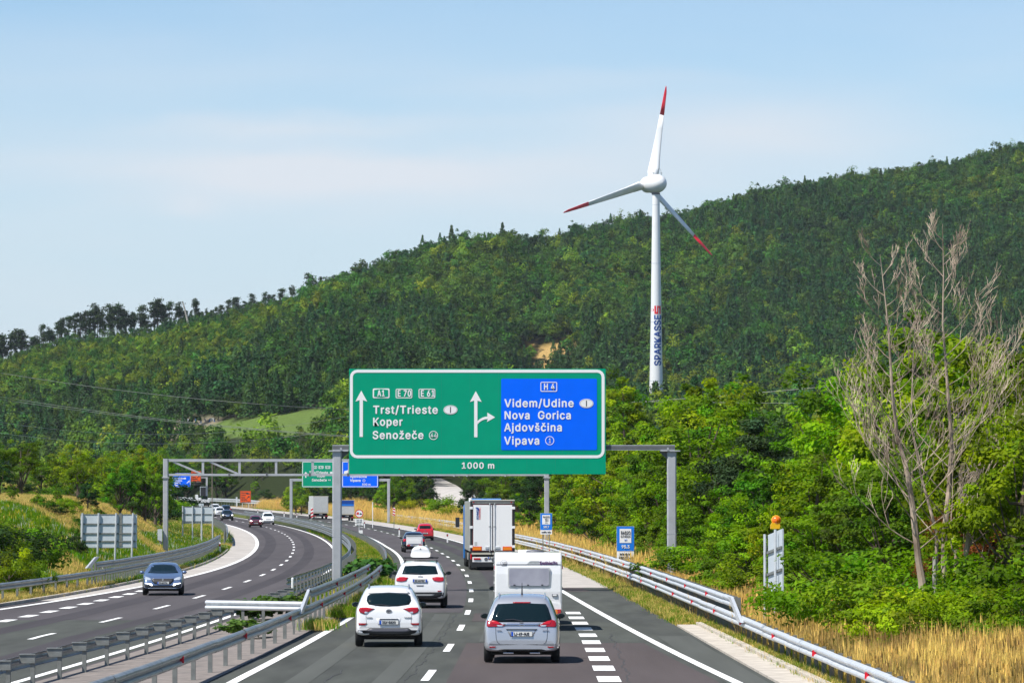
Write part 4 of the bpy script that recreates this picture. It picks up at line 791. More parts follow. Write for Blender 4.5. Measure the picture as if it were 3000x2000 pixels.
def wheel(root, x, y, r, w, s):
    b = MB(M['tyre']); b.smooth = True; b.lathe([(r * .62, -w / 2), (r * .9, -w / 2), (r, -w * .36), (r, w * .36), (r * .9, w / 2), (r * .62, w / 2), (r * .62, -w / 2)], 22, 'x'); o = b.build('wheel', root, (x, y, r), fix=False)
    b = MB(M['rim']); b.smooth = False; b.lathe([(r * .62, -w * .4), (r * .62, w * .42 * 1), (r * .56, w * .42), (r * .50, w * .2), (r * .15, w * .25), (0, w * .3)] if s > 0 else [(r * .62, w * .4), (r * .62, -w * .42), (r * .56, -w * .42), (r * .50, -w * .2), (r * .15, -w * .25), (0, -w * .3)], 20, 'x'); b.build('rim', o, fix=False)
    return o
def plate(root, s_, x, y, z, w=.52, h=.11, face=-1, both=False, tilt=0):
    b = MB(M['plate']); b.box(-w / 2, w / 2, 0, .012, 0, h); o = b.build('licence_plate', root, (x, y, z), 0 if face < 0 else PI)
    b = MB(M['plateblue']); b.box(-w / 2 + .003, -w / 2 + .05, -.004, -.0005, .003, h - .003)
    if both: b.box(w / 2 - .05, w / 2 - .003, -.004, -.0005, .003, h - .003)
    b.build('blue_band', o)
    b = MB(M['ink']); b.box(-w / 2 - .008, w / 2 + .008, .004, .016, -.012, h + .006); b.build('plate_frame', o)
    text('lettering', s_, M['ink'], o, -w / 2 + .07, -.005, h * .20, h * .60 / .729, fit=w - (.15 if not both else .17), bold=.04, thick=.002)
    return o
def mirror_sym(p): return [(-a, b) for a, b in p][::-1]
def car(spec, label, cat, px_, py, side='R', oncoming=False, group=None, name='car', dY=0.0, dx=0.0, rzadd=0.0):
    Lc, W, st, belt, rf, paint = spec['L'], spec['W'], spec['st'], spec['belt'], spec['rf'], M[spec['paint']]
    zf = zL if side == 'L' else zR; Y = 300.
    for _ in range(60): Y = .5 * Y + .5 * min(F * (H - float(zf(Y))) / (py - YH), 1400)
    Y += dY; sl = float(slope(Y)); rz = -math.atan(sl) + rzadd; x = px2w(px_, Y) + dx
    if oncoming: fwd = Vector((math.sin(-rz), math.cos(rz), 0)); loc = Vector((x, Y, float(zf(Y)) + .012)) + fwd * (Lc - .85); rz += PI
    else: fwd = Vector((-math.sin(rz), math.cos(rz), 0)); loc = Vector((x, Y, float(zf(Y)) + .012)) - fwd * .85
    root = empty(name, loc, rz, label, cat, group)
    V, Fc = car_surface(W, st, belt, rf); bvh = BVHTree.FromPolygons(V, Fc); b = MB(paint); b.smooth = True; b.add(V, Fc); b.build('body', root)
    r = spec.get('r', .335)
    for yy in (.86, Lc - .88):
        for s in (-1, 1): wheel(root, s * (W / 2 - .105), yy, r, .225, s)
        for v, sg_ in (('right', 1), ('left', -1)): patch(root, 'wheel_arch', M['plastic'], bvh, v, [(yy + (r + .06) * math.cos(a), r + (r + .06) * math.sin(a)) for a in np.linspace(-.25, PI + .25, 12)], .004, 3, .2)
    boxobj('underbody', M['under'], root, -W * .40, W * .40, .35, Lc - .4, .20, .42)
    for P in spec['patches']:
        nm, mm, view, poly = P[:4]; off = P[4] if len(P) > 4 else .008
        patch(root, nm, M[mm], bvh, view, poly, off)
        if len(P) > 5 and P[5]: patch(root, nm, M[P[5] if isinstance(P[5], str) and P[5] in M else mm], bvh, view, mirror_sym(poly), off)
    if 'sidewin' in spec:
        for v in ('right', 'left'): patch(root, 'side_window', M['glass'], bvh, v, spec['sidewin'], .006, 4)
    for (x_, y_, z_) in spec.get('mirrors', []):
        for s in (-1, 1):
            b = MB(M[spec.get('mirror_mat', spec['paint'])], M['plastic']); b.smooth = True
            Vm = []; 
            for i in range(7):
                th = PI * i / 6
                for k in range(10):
                    ph = 2 * PI * k / 10; Vm.append((s * (x_ + .11 * math.cos(th)), y_ + .07 * math.sin(th) * math.cos(ph) + .02, z_ + .075 * math.sin(th) * math.sin(ph)))
            b.add(Vm, [(i * 10 + k, i * 10 + (k + 1) % 10, (i + 1) * 10 + (k + 1) % 10, (i + 1) * 10 + k) for i in range(6) for k in range(10)], 0)
            b.smooth = False; b.box(s * (x_ - .22), s * (x_ - .08), y_, y_ + .05, z_ - .06, z_ - .02, 1) if s > 0 else b.box(s * (x_ - .08), s * (x_ - .22), y_, y_ + .05, z_ - .06, z_ - .02, 1)
            mo = b.build('side_mirror', root)
            g2 = MB(M['glass']); g2.prism([(s * (x_ + .085 * math.cos(a)), z_ + .055 * math.sin(a)) for a in np.linspace(0, 2 * PI, 13)[:-1]], 'y', y_ - .058, y_ - .048); g2.build('mirror_glass', mo)
    return root, bvh
def surf(bvh, x, z, front=False):
    h = bvh.ray_cast(Vector((x, 12 if front else -2, z)), Vector((0, -1 if front else 1, 0))); return h[0].y if h[0] is not None else (4.4 if front else 0)
def top(bvh, x, y): h = bvh.ray_cast(Vector((x, y, 6)), Vector((0, 0, -1))); return h[0].z if h[0] is not None else 1.6
SUVST = [(0, .66, .86, .37), (0, .66, .87, .36), (.03, .98, .93, .33), (.10, 1.13, .955, .31), (.26, 1.33, .975, .30), (.46, 1.52, .985, .29), (.75, 1.62, 1, .28), (1.5, 1.66, 1, .28), (2.2, 1.64, 1, .28), (2.75, 1.56, 1, .28), (3.25, 1.22, 1, .28), (3.5, 1.08, 1, .29), (4.0, 1.02, .985, .30), (4.3, .95, .95, .32), (4.42, .82, .90, .34), (4.47, .66, .84, .36), (4.47, .6, .83, .37)]
def scaled(st, L0, L1, dz=0.0, kz=1.0): return [(y * L1 / L0, zb + (z - zb) * kz + dz, w, zb) for (y, z, w, zb) in st]
# ---- white SUV in the left lane
suv = dict(L=4.47, W=1.85, st=SUVST, belt=1.06, rf=.70, paint='carwhite', mirrors=[(.945, 2.95, 1.10)], mirror_mat='carblack', r=.345,
 sidewin=[(.75, 1.12), (.70, 1.25), (1.15, 1.50), (2.4, 1.52), (3.05, 1.20), (3.1, 1.10)],
 patches=[('rear_window', 'glass', 'rear', [(-.56, 1.17), (-.62, 1.27), (-.60, 1.39), (-.53, 1.45), (0, 1.475), (.53, 1.45), (.60, 1.39), (.62, 1.27), (.56, 1.17), (.25, 1.125), (0, 1.12), (-.25, 1.125)], .012),
  ('spoiler', 'carwhite', 'rear', [(-.58, 1.475), (-.50, 1.555), (.50, 1.555), (.58, 1.475), (0, 1.50)], .05),
  ('taillight', 'tail', 'rear', [(.39, 1.055), (.62, 1.09), (.80, 1.09), (.84, 1.02), (.80, .95), (.68, .905), (.55, .97)], .016, True),
  ('taillight', 'tailbright', 'rear', [(.42, 1.052), (.62, 1.085), (.79, 1.082), (.81, 1.045), (.55, 1.02)], .022, True),
  ('reverse_lamp', 'headl', 'rear', [(.57, .965), (.66, .975), (.68, .93), (.62, .925)], .024, True),
  ('fog_reflector', 'tail', 'rear', [(.60, .655), (.84, .66), (.83, .60), (.66, .60)], .014, True),
  ('rear_bumper', 'plastic', 'rear', [(-.86, .46), (-.62, .47), (-.54, .525), (.54, .525), (.62, .47), (.86, .46), (.84, .30), (-.84, .30)], .02),
  ('diffuser', 'inkgrey', 'rear', [(-.60, .46), (-.50, .50), (.50, .50), (.60, .46), (.55, .43), (-.55, .43)], .03),
  ('plate_recess', 'carwhite', 'rear', [(-.34, .79), (.34, .79), (.29, .60), (-.29, .60)], .001),
  ('windscreen', 'glass', 'front', [(-.66, 1.12), (-.55, 1.50), (.55, 1.50), (.66, 1.12)], .006),
  ('headlight', 'headl', 'front', [(.5, .86), (.8, .9), (.82, .78), (.55, .76)], .01, True),
  ('grille', 'plastic', 'front', [(-.45, .85), (.45, .85), (.38, .6), (-.38, .6)], .01)])
c1, bv = car(suv, 'white SUV with a Czech plate, nearest car in the left lane, black lower bumper', 'car', 1140, 1891, name='parked_car' if 0 else 'car', rzadd=.035)
def finish(c, bv, plate_s, pz, bars=None, logo=None, wiper=None, both=False, px_=0.0, letters=(), ant=None, h=.11, w=.52):
    y = min(surf(bv, px_, pz + h), surf(bv, px_, pz)); plate(c, plate_s, px_, y - .035, pz, w, h, both=both)
    if logo: 
        b = MB(M['chrome']); yl = surf(bv, 0, logo[0]) - .02; b.prism(ell(0, logo[0], logo[1], logo[1] * .72, 18), 'y', yl, yl + .03); b.build('badge', c); b = MB(M['inkgrey']); b.prism(ell(0, logo[0], logo[1] * .72, logo[1] * .45, 14), 'y', yl - .004, yl + .002); b.prism([(-logo[1] * .5, logo[0] - .01), (logo[1] * .5, logo[0] + .02), (logo[1] * .5, logo[0] + .03), (-logo[1] * .5, logo[0])], 'y', yl - .008, yl - .004); b.build('badge_emblem', c)
    if bars:
        for s in (-1, 1):
            ys = np.linspace(bars[1], bars[2], 7); x = s * bars[0]
            b = MB(M[bars[3]]); b.tube([(x, yy, top(bv, x, yy) + (.05 if 0 < i < 6 else .0)) for i, yy in enumerate(ys)], .022, 6); b.build('roof_rail', c)
    if wiper: 
        b = MB(M['ink']); yl = surf(bv, 0, wiper) - .025; b.tube([(.02, yl, wiper - .01), (-.22, surf(bv, -.22, wiper + .03) - .03, wiper + .03), (-.40, surf(bv, -.4, wiper + .02) - .03, wiper + .02)], .012, 5); b.build('wiper', c)
    for (s_, x, z, wd, hh, m_) in letters: text('lettering', s_, M[m_], c, x, surf(bv, x + wd / 2, z) - .016, z, hh / .729, fit=wd, bold=.02, thick=.004)
    if ant: b = MB(M['ink']); z = top(bv, 0, ant); b.tube([(0, ant, z - .02), (0, ant, z + .03), (0, ant + .02, z + .30)], [.035, .02, .006], 6); b.build('antenna', c)
finish(c1, bv, '3SX·5820', .625, (.56, .75, 2.6, 'rim'), (.985, .085), 1.14, letters=(('HYUNDAI', -.62, .80, .16, .025, 'inkgrey'), ('TUCSON', .42, .80, .20, .028, 'inkgrey')), px_=.0)
for s in (-1, 1):
    b = MB(M['galv_dull']); b.tube([(s * .63 * k_, surf(bv, s * .63 * k_, z) - .003, z) for k_, z in ((1.0, .93), (1.0, .80), (.985, .70), (.97, .62))], .005, 4); b.build('shut_line', c1)
b = MB(M['ink']); b.prism([(-.26, .782), (.26, .782), (.25, .765), (-.25, .765)], 'y', surf(bv, 0, .78) - .03, surf(bv, 0, .78) - .005); b.build('tailgate_grip', c1)
for s in (-1, 1): boxobj('exhaust', M['under'], c1, s * .5 - .12, s * .5 + .12, .3, .8, .24, .34, .03)
# ---- silver minivan in the right lane
MPVST = [(0, .55, .86, .33), (0, .58, .87, .32), (.03, .92, .93, .30), (.09, 1.03, .955, .29), (.22, 1.28, .975, .28), (.40, 1.52, .985, .28), (.66, 1.63, 1, .28), (1.4, 1.68, 1, .28), (2.2, 1.66, 1, .28), (2.8, 1.55, 1, .28), (3.5, 1.16, 1, .28), (3.8, 1.05, .99, .29), (4.2, .97, .97, .30), (4.5, .86, .92, .32), (4.62, .70, .87, .34), (4.65, .6, .82, .36)]
mpv = dict(L=4.65, W=1.885, st=MPVST, belt=1.02, rf=.715, paint='carsilver', mirrors=[(.975, 3.2, 1.09)], mirror_mat='plastic', r=.335,
 sidewin=[(.62, 1.08), (.60, 1.22), (.9, 1.50), (2.5, 1.54), (3.35, 1.18), (3.4, 1.06)],
 patches=[('rear_window', 'glass', 'rear', [(-.76, 1.045), (-.73, 1.16), (-.66, 1.37), (-.60, 1.465), (0, 1.49), (.60, 1.465), (.66, 1.37), (.73, 1.16), (.76, 1.045), (.5, 1.025), (-.5, 1.025)], .012),
  ('brake_light', 'tail', 'rear', [(-.22, 1.515), (.22, 1.515), (.22, 1.49), (-.22, 1.49)], .02),
  ('taillight', 'tail', 'rear', [(.40, .93), (.60, 1.02), (.74, 1.08), (.86, 1.07), (.87, .93), (.84, .90), (.5, .91)], .016, True),
  ('taillight', 'tailbright', 'rear', [(.52, 1.0), (.66, 1.055), (.74, 1.05), (.72, .985), (.58, .965)], .024, True),
  ('chrome_strip', 'chrome', 'rear', [(-.47, .995), (.47, .995), (.44, .955), (-.44, .955)], .03),
  ('lower_lens', 'headl', 'rear', [(.46, .945), (.62, .950), (.60, .915), (.48, .915)], .022, True),
  ('fog_reflector', 'tail', 'rear', [(.64, .42), (.80, .42), (.80, .385), (.66, .385)], .014, True),
  ('plate_recess', 'carsilver', 'rear', [(-.38, .84), (.38, .84), (.28, .66), (-.28, .66)], .001),
  ('recess_shadow_gap', 'plastic', 'rear', [(-.39, .85), (.39, .85), (.37, .825), (-.37, .825)], .014),
  ('rear_bumper', 'plastic', 'rear', [(-.62, .32), (-.50, .355), (.50, .355), (.62, .32), (.58, .28), (-.58, .28)], .02),
  ('windscreen', 'glass', 'front', [(-.68, 1.08), (-.56, 1.50), (.56, 1.50), (.68, 1.08)], .006),
  ('headlight', 'headl', 'front', [(.5, .80), (.8, .86), (.82, .70), (.55, .68)], .01, True)])
c2, bv = car(mpv, 'silver minivan with a Ljubljana plate, nearest vehicle in the right lane behind the caravan', 'car', 1529, 1938)
finish(c2, bv, 'LJ-69-NJS', .675, (.575, .6, 2.9, 'carsilver'), (.97, .075), 1.06, letters=(('OPEL', -.62, .80, .13, .022, 'inkgrey'), ('Zafira', .52, .80, .16, .022, 'inkgrey')), ant=1.15)
for s in (-1, 1): boxobj('exhaust', M['chrome'], c2, s * .33 - .13, s * .33 + .13, .02, .2, .235, .27, .01)
for x in (-.645, .645):   # tailgate shut lines
    b = MB(M['plastic']); pts = [(x * k_, surf(bv, x * k_, z) - .004, z) for k_, z in ((1.0, .90), (.995, .75), (.98, .62), (.93, .52), (.85, .485))]; b.tube(pts, .006, 4); b.build('shut_line', c2)
# ---- white SUV with roof box
jeep = dict(L=4.82, W=1.94, st=[(y, z + (.09 if z > .7 else 0), w, zb + .04) for (y, z, w, zb) in scaled(SUVST, 4.47, 4.82)], belt=1.16, rf=.72, paint='carwhite', mirrors=[(1.03, 3.1, 1.26)], mirror_mat='plastic', r=.38,
 sidewin=[(.75, 1.2), (.70, 1.3), (1.1, 1.58), (2.6, 1.60), (3.25, 1.28), (3.3, 1.18)],
 patches=[('rear_window', 'glass', 'rear', [(-.68, 1.27), (-.63, 1.42), (-.58, 1.57), (0, 1.60), (.58, 1.57), (.63, 1.42), (.68, 1.27), (0, 1.25)], .012),
  ('taillight', 'tailbright', 'rear', [(.44, 1.145), (.62, 1.17), (.88, 1.16), (.89, 1.02), (.70, 1.00), (.5, 1.04)], .016, True),
  ('tail_lens_lower', 'tail', 'rear', [(.50, 1.05), (.70, 1.02), (.88, 1.04), (.88, 1.01), (.70, .99), (.52, 1.02)], .02, True),
  ('rear_bumper', 'plastic', 'rear', [(-.9, .58), (-.7, .60), (.7, .60), (.9, .58), (.86, .34), (-.86, .34)], .02),
  ('bumper_step', 'alu', 'rear', [(-.55, .52), (.55, .52), (.50, .47), (-.50, .47)], .03),
  ('fog_reflector', 'tail', 'rear', [(.66, .66), (.80, .66), (.80, .62), (.66, .62)], .018, True),
  ('tailgate_handle', 'inkgrey', 'rear', [(-.14, .86), (.14, .86), (.12, .82), (-.12, .82)], .012),
  ('windscreen', 'glass', 'front', [(-.66, 1.2), (-.55, 1.56), (.55, 1.56), (.66, 1.2)], .006), ('headlight', 'headl', 'front', [(.5, .95), (.8, 1.0), (.82, .88), (.55, .86)], .01, True)])
c3, bv = car(jeep, 'white SUV with a white roof box and black mirrors, second car in the left lane', 'car', 1232, 1779)
finish(c3, bv, 'EZ·687SZ', .97, (.60, .8, 2.9, 'plastic'), None, 1.27, both=True, letters=(('Jeep', -.10, 1.17, .2, .05, 'inkgrey'),))
for yy in (1.2, 2.5): b = MB(M['plastic']); b.tube([(-.66, yy, 1.86), (.66, yy, 1.86)], .025, 6); b.build('roof_bar', c3)
rb_ = empty('roof_box', c3.matrix_world @ Vector((0, 0, 0)), 0); bpy.data.objects.remove(rb_)
fw = Vector((-math.sin(c3.rotation_euler.z), math.cos(c3.rotation_euler.z), 0)); rbx = empty('roof_box', c3.location + fw * .9 + Vector((0, 0, 1.885)), c3.rotation_euler.z, 'glossy white roof box strapped on top of the second white SUV', 'roof box')
R_ = []
for (y, k) in ((0, .72), (0, .75), (.06, .95), (.4, 1), (1.2, 1), (1.7, .8), (2.0, .5), (2.05, .4), (2.05, .4)):
    hlf = [(0, 0), (.30, 0), (.36, .02), (.37, .07), (.365, .14), (.33, .27 * k + .03), (.25, .40 * k), (.12, .44 * k), (0, .45 * k)]
    R_.append([(x, y, z) for x, z in hlf] + [(-x, y, z) for x, z in hlf[-2:0:-1]])
G = bsp(np.array(R_), 4, False); G = np.transpose(bsp(np.transpose(G, (1, 0, 2)), 3, True), (1, 0, 2)); a_, b_ = G.shape[:2]
b = MB(M['carwhite']); b.smooth = True; V = G.reshape(-1, 3).tolist(); Fc = [(i * b_ + k, i * b_ + (k + 1) % b_, (i + 1) * b_ + (k + 1) % b_, (i + 1) * b_ + k) for i in range(a_ - 1) for k in range(b_)] + [tuple(range(b_))]; b.add(V, Fc); b.build('shell', rbx)
b = MB(M['inkgrey']); b.prism([(-.03, .30), (.03, .30), (0, .36)], 'y', -.012, .03); b.build('lock', rbx); boxobj('rim_seam', M['plastic'], rbx, -.372, .372, .03, 1.7, .085, .10)
# ---- generic small cars
def small(paint, L=4.2, W=1.75, kz=1.0, plate_s='', rear=True, lit=False, hatch=True, sedan=False, front=False, win='glass'):
    if sedan: st = [(0, .6, .84, .32), (0, .62, .85, .31), (.03, .90, .92, .30), (.2, .98, .96, .29), (.55, 1.03, .985, .28), (.95, 1.28, 1, .28), (1.35, 1.42, 1, .28), (2.1, 1.46, 1, .28), (2.7, 1.38, 1, .28), (3.2, 1.12, 1, .28), (3.5, 1.0, 1, .28), (4.1, .93, .98, .29), (4.55, .84, .95, .29), (4.75, .72, .90, .29), (4.82, .55, .85, .30), (4.83, .45, .83, .30)]; L0 = 4.83
    else: st = SUVST; L0 = 4.47
    st = [(y * L / L0, zb + (z - zb) * kz, w, zb) for (y, z, w, zb) in st]; h = lambda z: .3 + (z - .3) * kz; k = W / 1.85
    P = []
    if sedan: P += [('rear_window', 'glass', 'rear', [(-.62 * k, 1.06), (-.52 * k, 1.36), (.52 * k, 1.36), (.62 * k, 1.06)], .01), ('windscreen', 'glass', 'front', [(-.70 * k, 1.00), (-.62 * k, 1.12), (-.52 * k, 1.35), (0, 1.385), (.52 * k, 1.35), (.62 * k, 1.12), (.70 * k, 1.00), (0, .985)], .01)]
    else: P += [('rear_window', win, 'rear', [(-.60 * k, h(1.16)), (-.60 * k, h(1.40)), (-.5 * k, h(1.46)), (.5 * k, h(1.46)), (.60 * k, h(1.40)), (.60 * k, h(1.16))], .012), ('windscreen', 'glass', 'front', [(-.68 * k, h(1.10)), (-.60 * k, h(1.33)), (-.54 * k, h(1.48)), (0, h(1.50)), (.54 * k, h(1.48)), (.60 * k, h(1.33)), (.68 * k, h(1.10)), (0, h(1.09))], .01)]
    P += [('taillight', 'tailbright', 'rear', [(.60 * k, h(1.06)), (.82 * k, h(1.07)), (.84 * k, h(.84)), (.66 * k, h(.86))], .016, True),
          ('rear_bumper', 'plastic', 'rear', [(-.8 * k, h(.46)), (.8 * k, h(.46)), (.78 * k, h(.32)), (-.78 * k, h(.32))], .016)]
    hm = 'headon' if lit else 'headl'; zt = .74 if sedan else h(.90)
    P += [('headlight', hm, 'front', [(.48 * k, zt - .03), (.62 * k, zt + .04), (.80 * k, zt + .05), (.83 * k, zt - .06), (.60 * k, zt - .10)], .012, True),
          ('grille', 'plastic', 'front', [(-.40 * k, zt), (.40 * k, zt), (.34 * k, zt - .16), (-.34 * k, zt - .16)], .01), ('lower_grille', 'plastic', 'front', [(-.6 * k, zt - .28), (.6 * k, zt - .28), (.55 * k, zt - .40), (-.55 * k, zt - .40)], .01)]
    sw = [(.75 * L / 4.47, h(1.12)), (.78 * L / 4.47, h(1.26)), (1.15, h(1.49)), (2.4, h(1.5)), (3.05 * L / 4.47, h(1.2)), (3.05 * L / 4.47, h(1.1))] if not sedan else [(.85, 1.02), (1.3, 1.33), (2.5, 1.36), (3.05, 1.08), (3.1, 1.0)]
    return dict(L=L, W=W, st=st, belt=(.96 if sedan else h(1.06)), rf=.70, paint=paint, mirrors=[(W / 2 + .05, L * .66, (1.02 if sedan else h(1.12)))], mirror_mat='plastic', r=.32, sidewin=sw, patches=P)
red = small('carred', 3.9, 1.70, 1.0, win='glass'); c, bv = car(red, 'bright red hatchback with clear rear window, ahead of the truck', 'car', 1245, 1582.5); finish(c, bv, 'LJ 42-RK', .66, logo=(1.0, .07))
dk = small('cardark', 4.75, 1.80, .92); c4, bv = car(dk, 'dark blue car towing a small white box trailer in the left lane', 'car', 1212, 1617, dY=2.0); finish(c4, bv, 'KP 8A', .7)
fw4 = Vector((-math.sin(c4.rotation_euler.z), math.cos(c4.rotation_euler.z), 0))
tr = empty('box_trailer', c4.location - fw4 * 3.3, c4.rotation_euler.z, 'small white box trailer hitched behind the dark blue car', 'trailer')
boxobj('box', M['carwhite'], tr, -.62, .62, 0, 2.1, .50, 1.22, .04); boxobj('tailgate', M['signwhite'], tr, -.52, .52, -.03, -.002, .66, .98, .02); boxobj('lid', M['alu'], tr, -.64, .64, -.02, 2.12, 1.222, 1.30, .03)
for s in (-1, 1): wheel(tr, s * .72, 1.1, .29, .17, s); boxobj('mudguard', M['plastic'], tr, s * .72 - .1, s * .72 + .1, .75, 1.45, .6, .65); boxobj('tail_lamp', M['tailbright'], tr, s * .46 - .12, s * .46 + .12, -.05, -.004, .50, .60)
boxobj('drawbar', M['galv_dull'], tr, -.05, .05, 2.1, 3.2, .45, .52); plate(tr, 'KP 17-JC', 0, -.055, .495, .44, .10); boxobj('bumper_bar', M['plastic'], tr, -.62, .62, -.01, .05, .42, .49)
# ---- oncoming traffic
bl = small('carblue', 4.83, 1.84, 1.0, sedan=True); bl['mirror_mat'] = 'carblue'
bl['patches'] = [p for p in bl['patches'] if p[0] not in ('headlight', 'grille', 'lower_grille')] + [
 ('headlight', 'headl', 'front', [(.50, .735), (.60, .80), (.84, .875), (.86, .78), (.80, .70), (.56, .69)], .014, True), ('grille', 'signblack', 'front', [(-.50, .755), (.50, .755), (.50, .66), (.36, .52), (-.36, .52), (-.50, .66)], .012),
 ('chrome_lip', 'chrome', 'front', [(-.50, .775), (.50, .775), (.50, .755), (-.50, .755)], .02), ('lower_grille', 'signblack', 'front', [(-.55, .46), (.55, .46), (.50, .36), (-.50, .36)], .012), ('bumper_lip', 'chrome', 'front', [(-.78, .34), (.78, .34), (.74, .315), (-.74, .315)], .02),
 ('fog_lamp_bay', 'plastic', 'front', [(.52, .46), (.82, .52), (.82, .38), (.60, .36)], .012, True), ('daytime_light', 'headon', 'front', [(.46, .445), (.50, .53), (.80, .57), (.81, .545), (.56, .50), (.52, .44)], .02, True)]
c5, bv = car(bl, 'blue-grey saloon with white daytime lights, oncoming on the left carriageway', 'car', 479, 1742, 'L', True, rzadd=.055); plate(c5, 'PO·KX796', -.02, surf(bv, 0, .56, True) + .05, .515, .52, .11, face=1); b = MB(M['chrome']); yl = surf(bv, 0, .70, True) + .03; b.prism(ell(0, .695, .05, .065, 12), 'y', yl - .03, yl); b.build('badge', c5)
ma = small('carmaroon', 4.2, 1.72, .95, lit=True); ma['patches'] = [p for p in ma['patches']]; c, bv = car(ma, 'maroon car with headlights on, oncoming beside a white van', 'car', 749.5, 1545, 'L', True, dY=6); plate(c, 'NM 51-8', 0, surf(bv, 0, .5, True) + .05, .48, face=1)
vs_ = small('carwhite', 4.3, 1.80, 1.10); vs_['st'] = [(0, .9, .9, .3), (0, .9, .92, .3), (.04, 1.6, .96, .3), (.12, 1.76, .97, .28), (.6, 1.80, 1, .28), (1.6, 1.82, 1, .28), (2.4, 1.74, 1, .28), (2.95, 1.42, 1, .28), (3.3, 1.14, 1, .28), (3.7, 1.05, .98, .29), (4.1, .9, .93, .3), (4.25, .75, .88, .32), (4.3, .55, .82, .34), (4.3, .5, .82, .34)]; vs_['sidewin'] = [(2.0, 1.15), (2.0, 1.55), (2.5, 1.55), (3.0, 1.2)]
vs_['patches'] = [('windscreen', 'glass', 'front', [(-.68, 1.22), (-.58, 1.60), (.58, 1.60), (.68, 1.22)], .01), ('headlight', 'headl', 'front', [(.5, .84), (.8, .9), (.82, .74), (.55, .72)], .012, True), ('grille', 'plastic', 'front', [(-.4, .82), (.4, .82), (.34, .72), (-.34, .72)], .01), ('lower_grille', 'plastic', 'front', [(-.7, .56), (.7, .56), (.66, .42), (-.66, .42)], .01), ('rear_window', 'glass', 'rear', [(-.6, 1.2), (-.6, 1.55), (.6, 1.55), (.6, 1.2)], .01)]
c, bv = car(vs_, 'small white panel van, oncoming just right of the maroon car', 'van', 786, 1536.5, 'L', True, name='delivery_van')
bk = small('carblack', 4.6, 1.86, 1.02, lit=True); bk['patches'][4] = ('headlight', 'headon', 'front', [(.58, .90), (.82, .93), (.84, .80), (.62, .78)], .014, True); c, bv = car(bk, 'black SUV with both headlights shining, oncoming in the bend', 'car', 667, 1524, 'L', True); patch(c, 'chrome_grille', M['chrome'], bv, 'front', [(-.3, .88), (.3, .88), (.26, .66), (-.26, .66)], .02)
au = small('carsilver', 4.6, 1.82, 1.0, sedan=True); au['paint'] = 'carwhite'; c, bv = car(au, 'pale saloon oncoming behind the black SUV, left of it', 'car', 641, 1512, 'L', True)
w1 = small('carwhite', 4.5, 1.80, 1.0, sedan=True); car(w1, 'white car at the back of the oncoming queue beside the caravan', 'car', 631.5, 1499, 'L', True); w2 = small('carwhite', 4.5, 1.80, 1.05); car(w2, 'white car seen over the pale saloon in the oncoming queue', 'car', 633, 1504, 'L', True, dY=8); car(small('carwhite', 4.4, 1.8, 1.0), 'white car left of the dark blue SUV, farthest in the bend', 'car', 645, 1494.5, 'L', True)
ds = small('cardark', 4.7, 1.86, 1.08); c, bv = car(ds, 'dark blue SUV driving away, far ahead at the bend', 'car', 663, 1495.5, 'R', False); finish(c, bv, 'KP 31-4', .68)
# ---- caravan towed ahead of the silver minivan
CY = 131.0; CX = px2w(1548, CY); cz = float(zR(CY)) + .012
cv = empty('caravan', (CX, CY, cz), .012, 'white caravan with wide rear window and purple lettering, just ahead of the silver minivan', 'caravan')
w = 1.045; zt, zb = hz(1618.5, CY) - cz, hz(1776, CY) - cz
def loft(root, name, m, prof, half, r=.09, smooth=True):
    """prof: list of (y, z) round the side outline; half width; rounded long edges"""
    b = MB(m); b.smooth = smooth; V = []; n = len(prof); cs = []
    cy, cz_ = sum(p[0] for p in prof) / n, sum(p[1] for p in prof) / n
    for (x, k) in ((-half, r), (-half + r * .3, r * .3), (-half + r, 0), (half - r, 0), (half - r * .3, r * .3), (half, r)):
        for (y, z) in prof:
            d = Vector((y - cy, z - cz_)); l = d.length; d = d * ((l - k) / l); V.append((x, cy + d.x, cz_ + d.y))
    Fc = [(i * n + k, i * n + (k + 1) % n, (i + 1) * n + (k + 1) % n, (i + 1) * n + k) for i in range(5) for k in range(n)] + [tuple(range(n)), tuple(range(5 * n, 6 * n))]
    b.add(V, Fc); return b.build(name, root)
loft(cv, 'body', M['carwhite'], [(.04, .62), (0, .75), (-.02, 1.2), (.0, 1.75), (.06, 2.15), (.16, 2.42), (.36, zt - .03), (.8, zt), (3.6, zt), (4.5, zt - .12), (5.1, 1.9), (5.35, 1.2), (5.3, .6), (5.2, .45), (.3, .45)], w, .05, False)
zz0 = hz(1660, CY) - cz
boxobj('seam_strip', M['inkgrey'], cv, -w + .04, w - .04, .035, .075, 2.03, 2.055, .0)
def cx_(p): return px2w(p, CY) - CX
fz0, fz1 = hz(1718, CY) - cz, hz(1664, CY) - cz
flat(cv, 'window_frame', M['tarp'], rrect(cx_(1488), cx_(1612), fz0 - .0, fz1 + .03, .06), -.035, .05)
o = flat(cv, 'rear_window', M['curtain'], rrect(cx_(1491.5), cx_(1608.5), fz0 + .04, fz1, .06), -.05, .03)
for p_ in (1507, 1547, 1588): boxobj('window_catch', M['ink'], cv, cx_(p_) - .03, cx_(p_) + .03, -.062, -.05, fz0 + .05, fz0 + .08)
for p_ in (1473, 1625): boxobj('handle_frame', M['inkgrey'], cv, cx_(p_) - .085, cx_(p_) + .085, -.04, -.015, hz(1745, CY) - cz, hz(1738, CY) - cz); boxobj('handle', M['signwhite'], cv, cx_(p_) - .06, cx_(p_) + .06, -.055, -.04, hz(1743.5, CY) - cz, hz(1739, CY) - cz)
flat(cv, 'rear_panel', M['carwhite'], [(-w + .03, .47), (w - .03, .47), (w - .03, .80), (w - .2, .86), (-w + .2, .86), (-w + .03, .80)], -.05, .05)
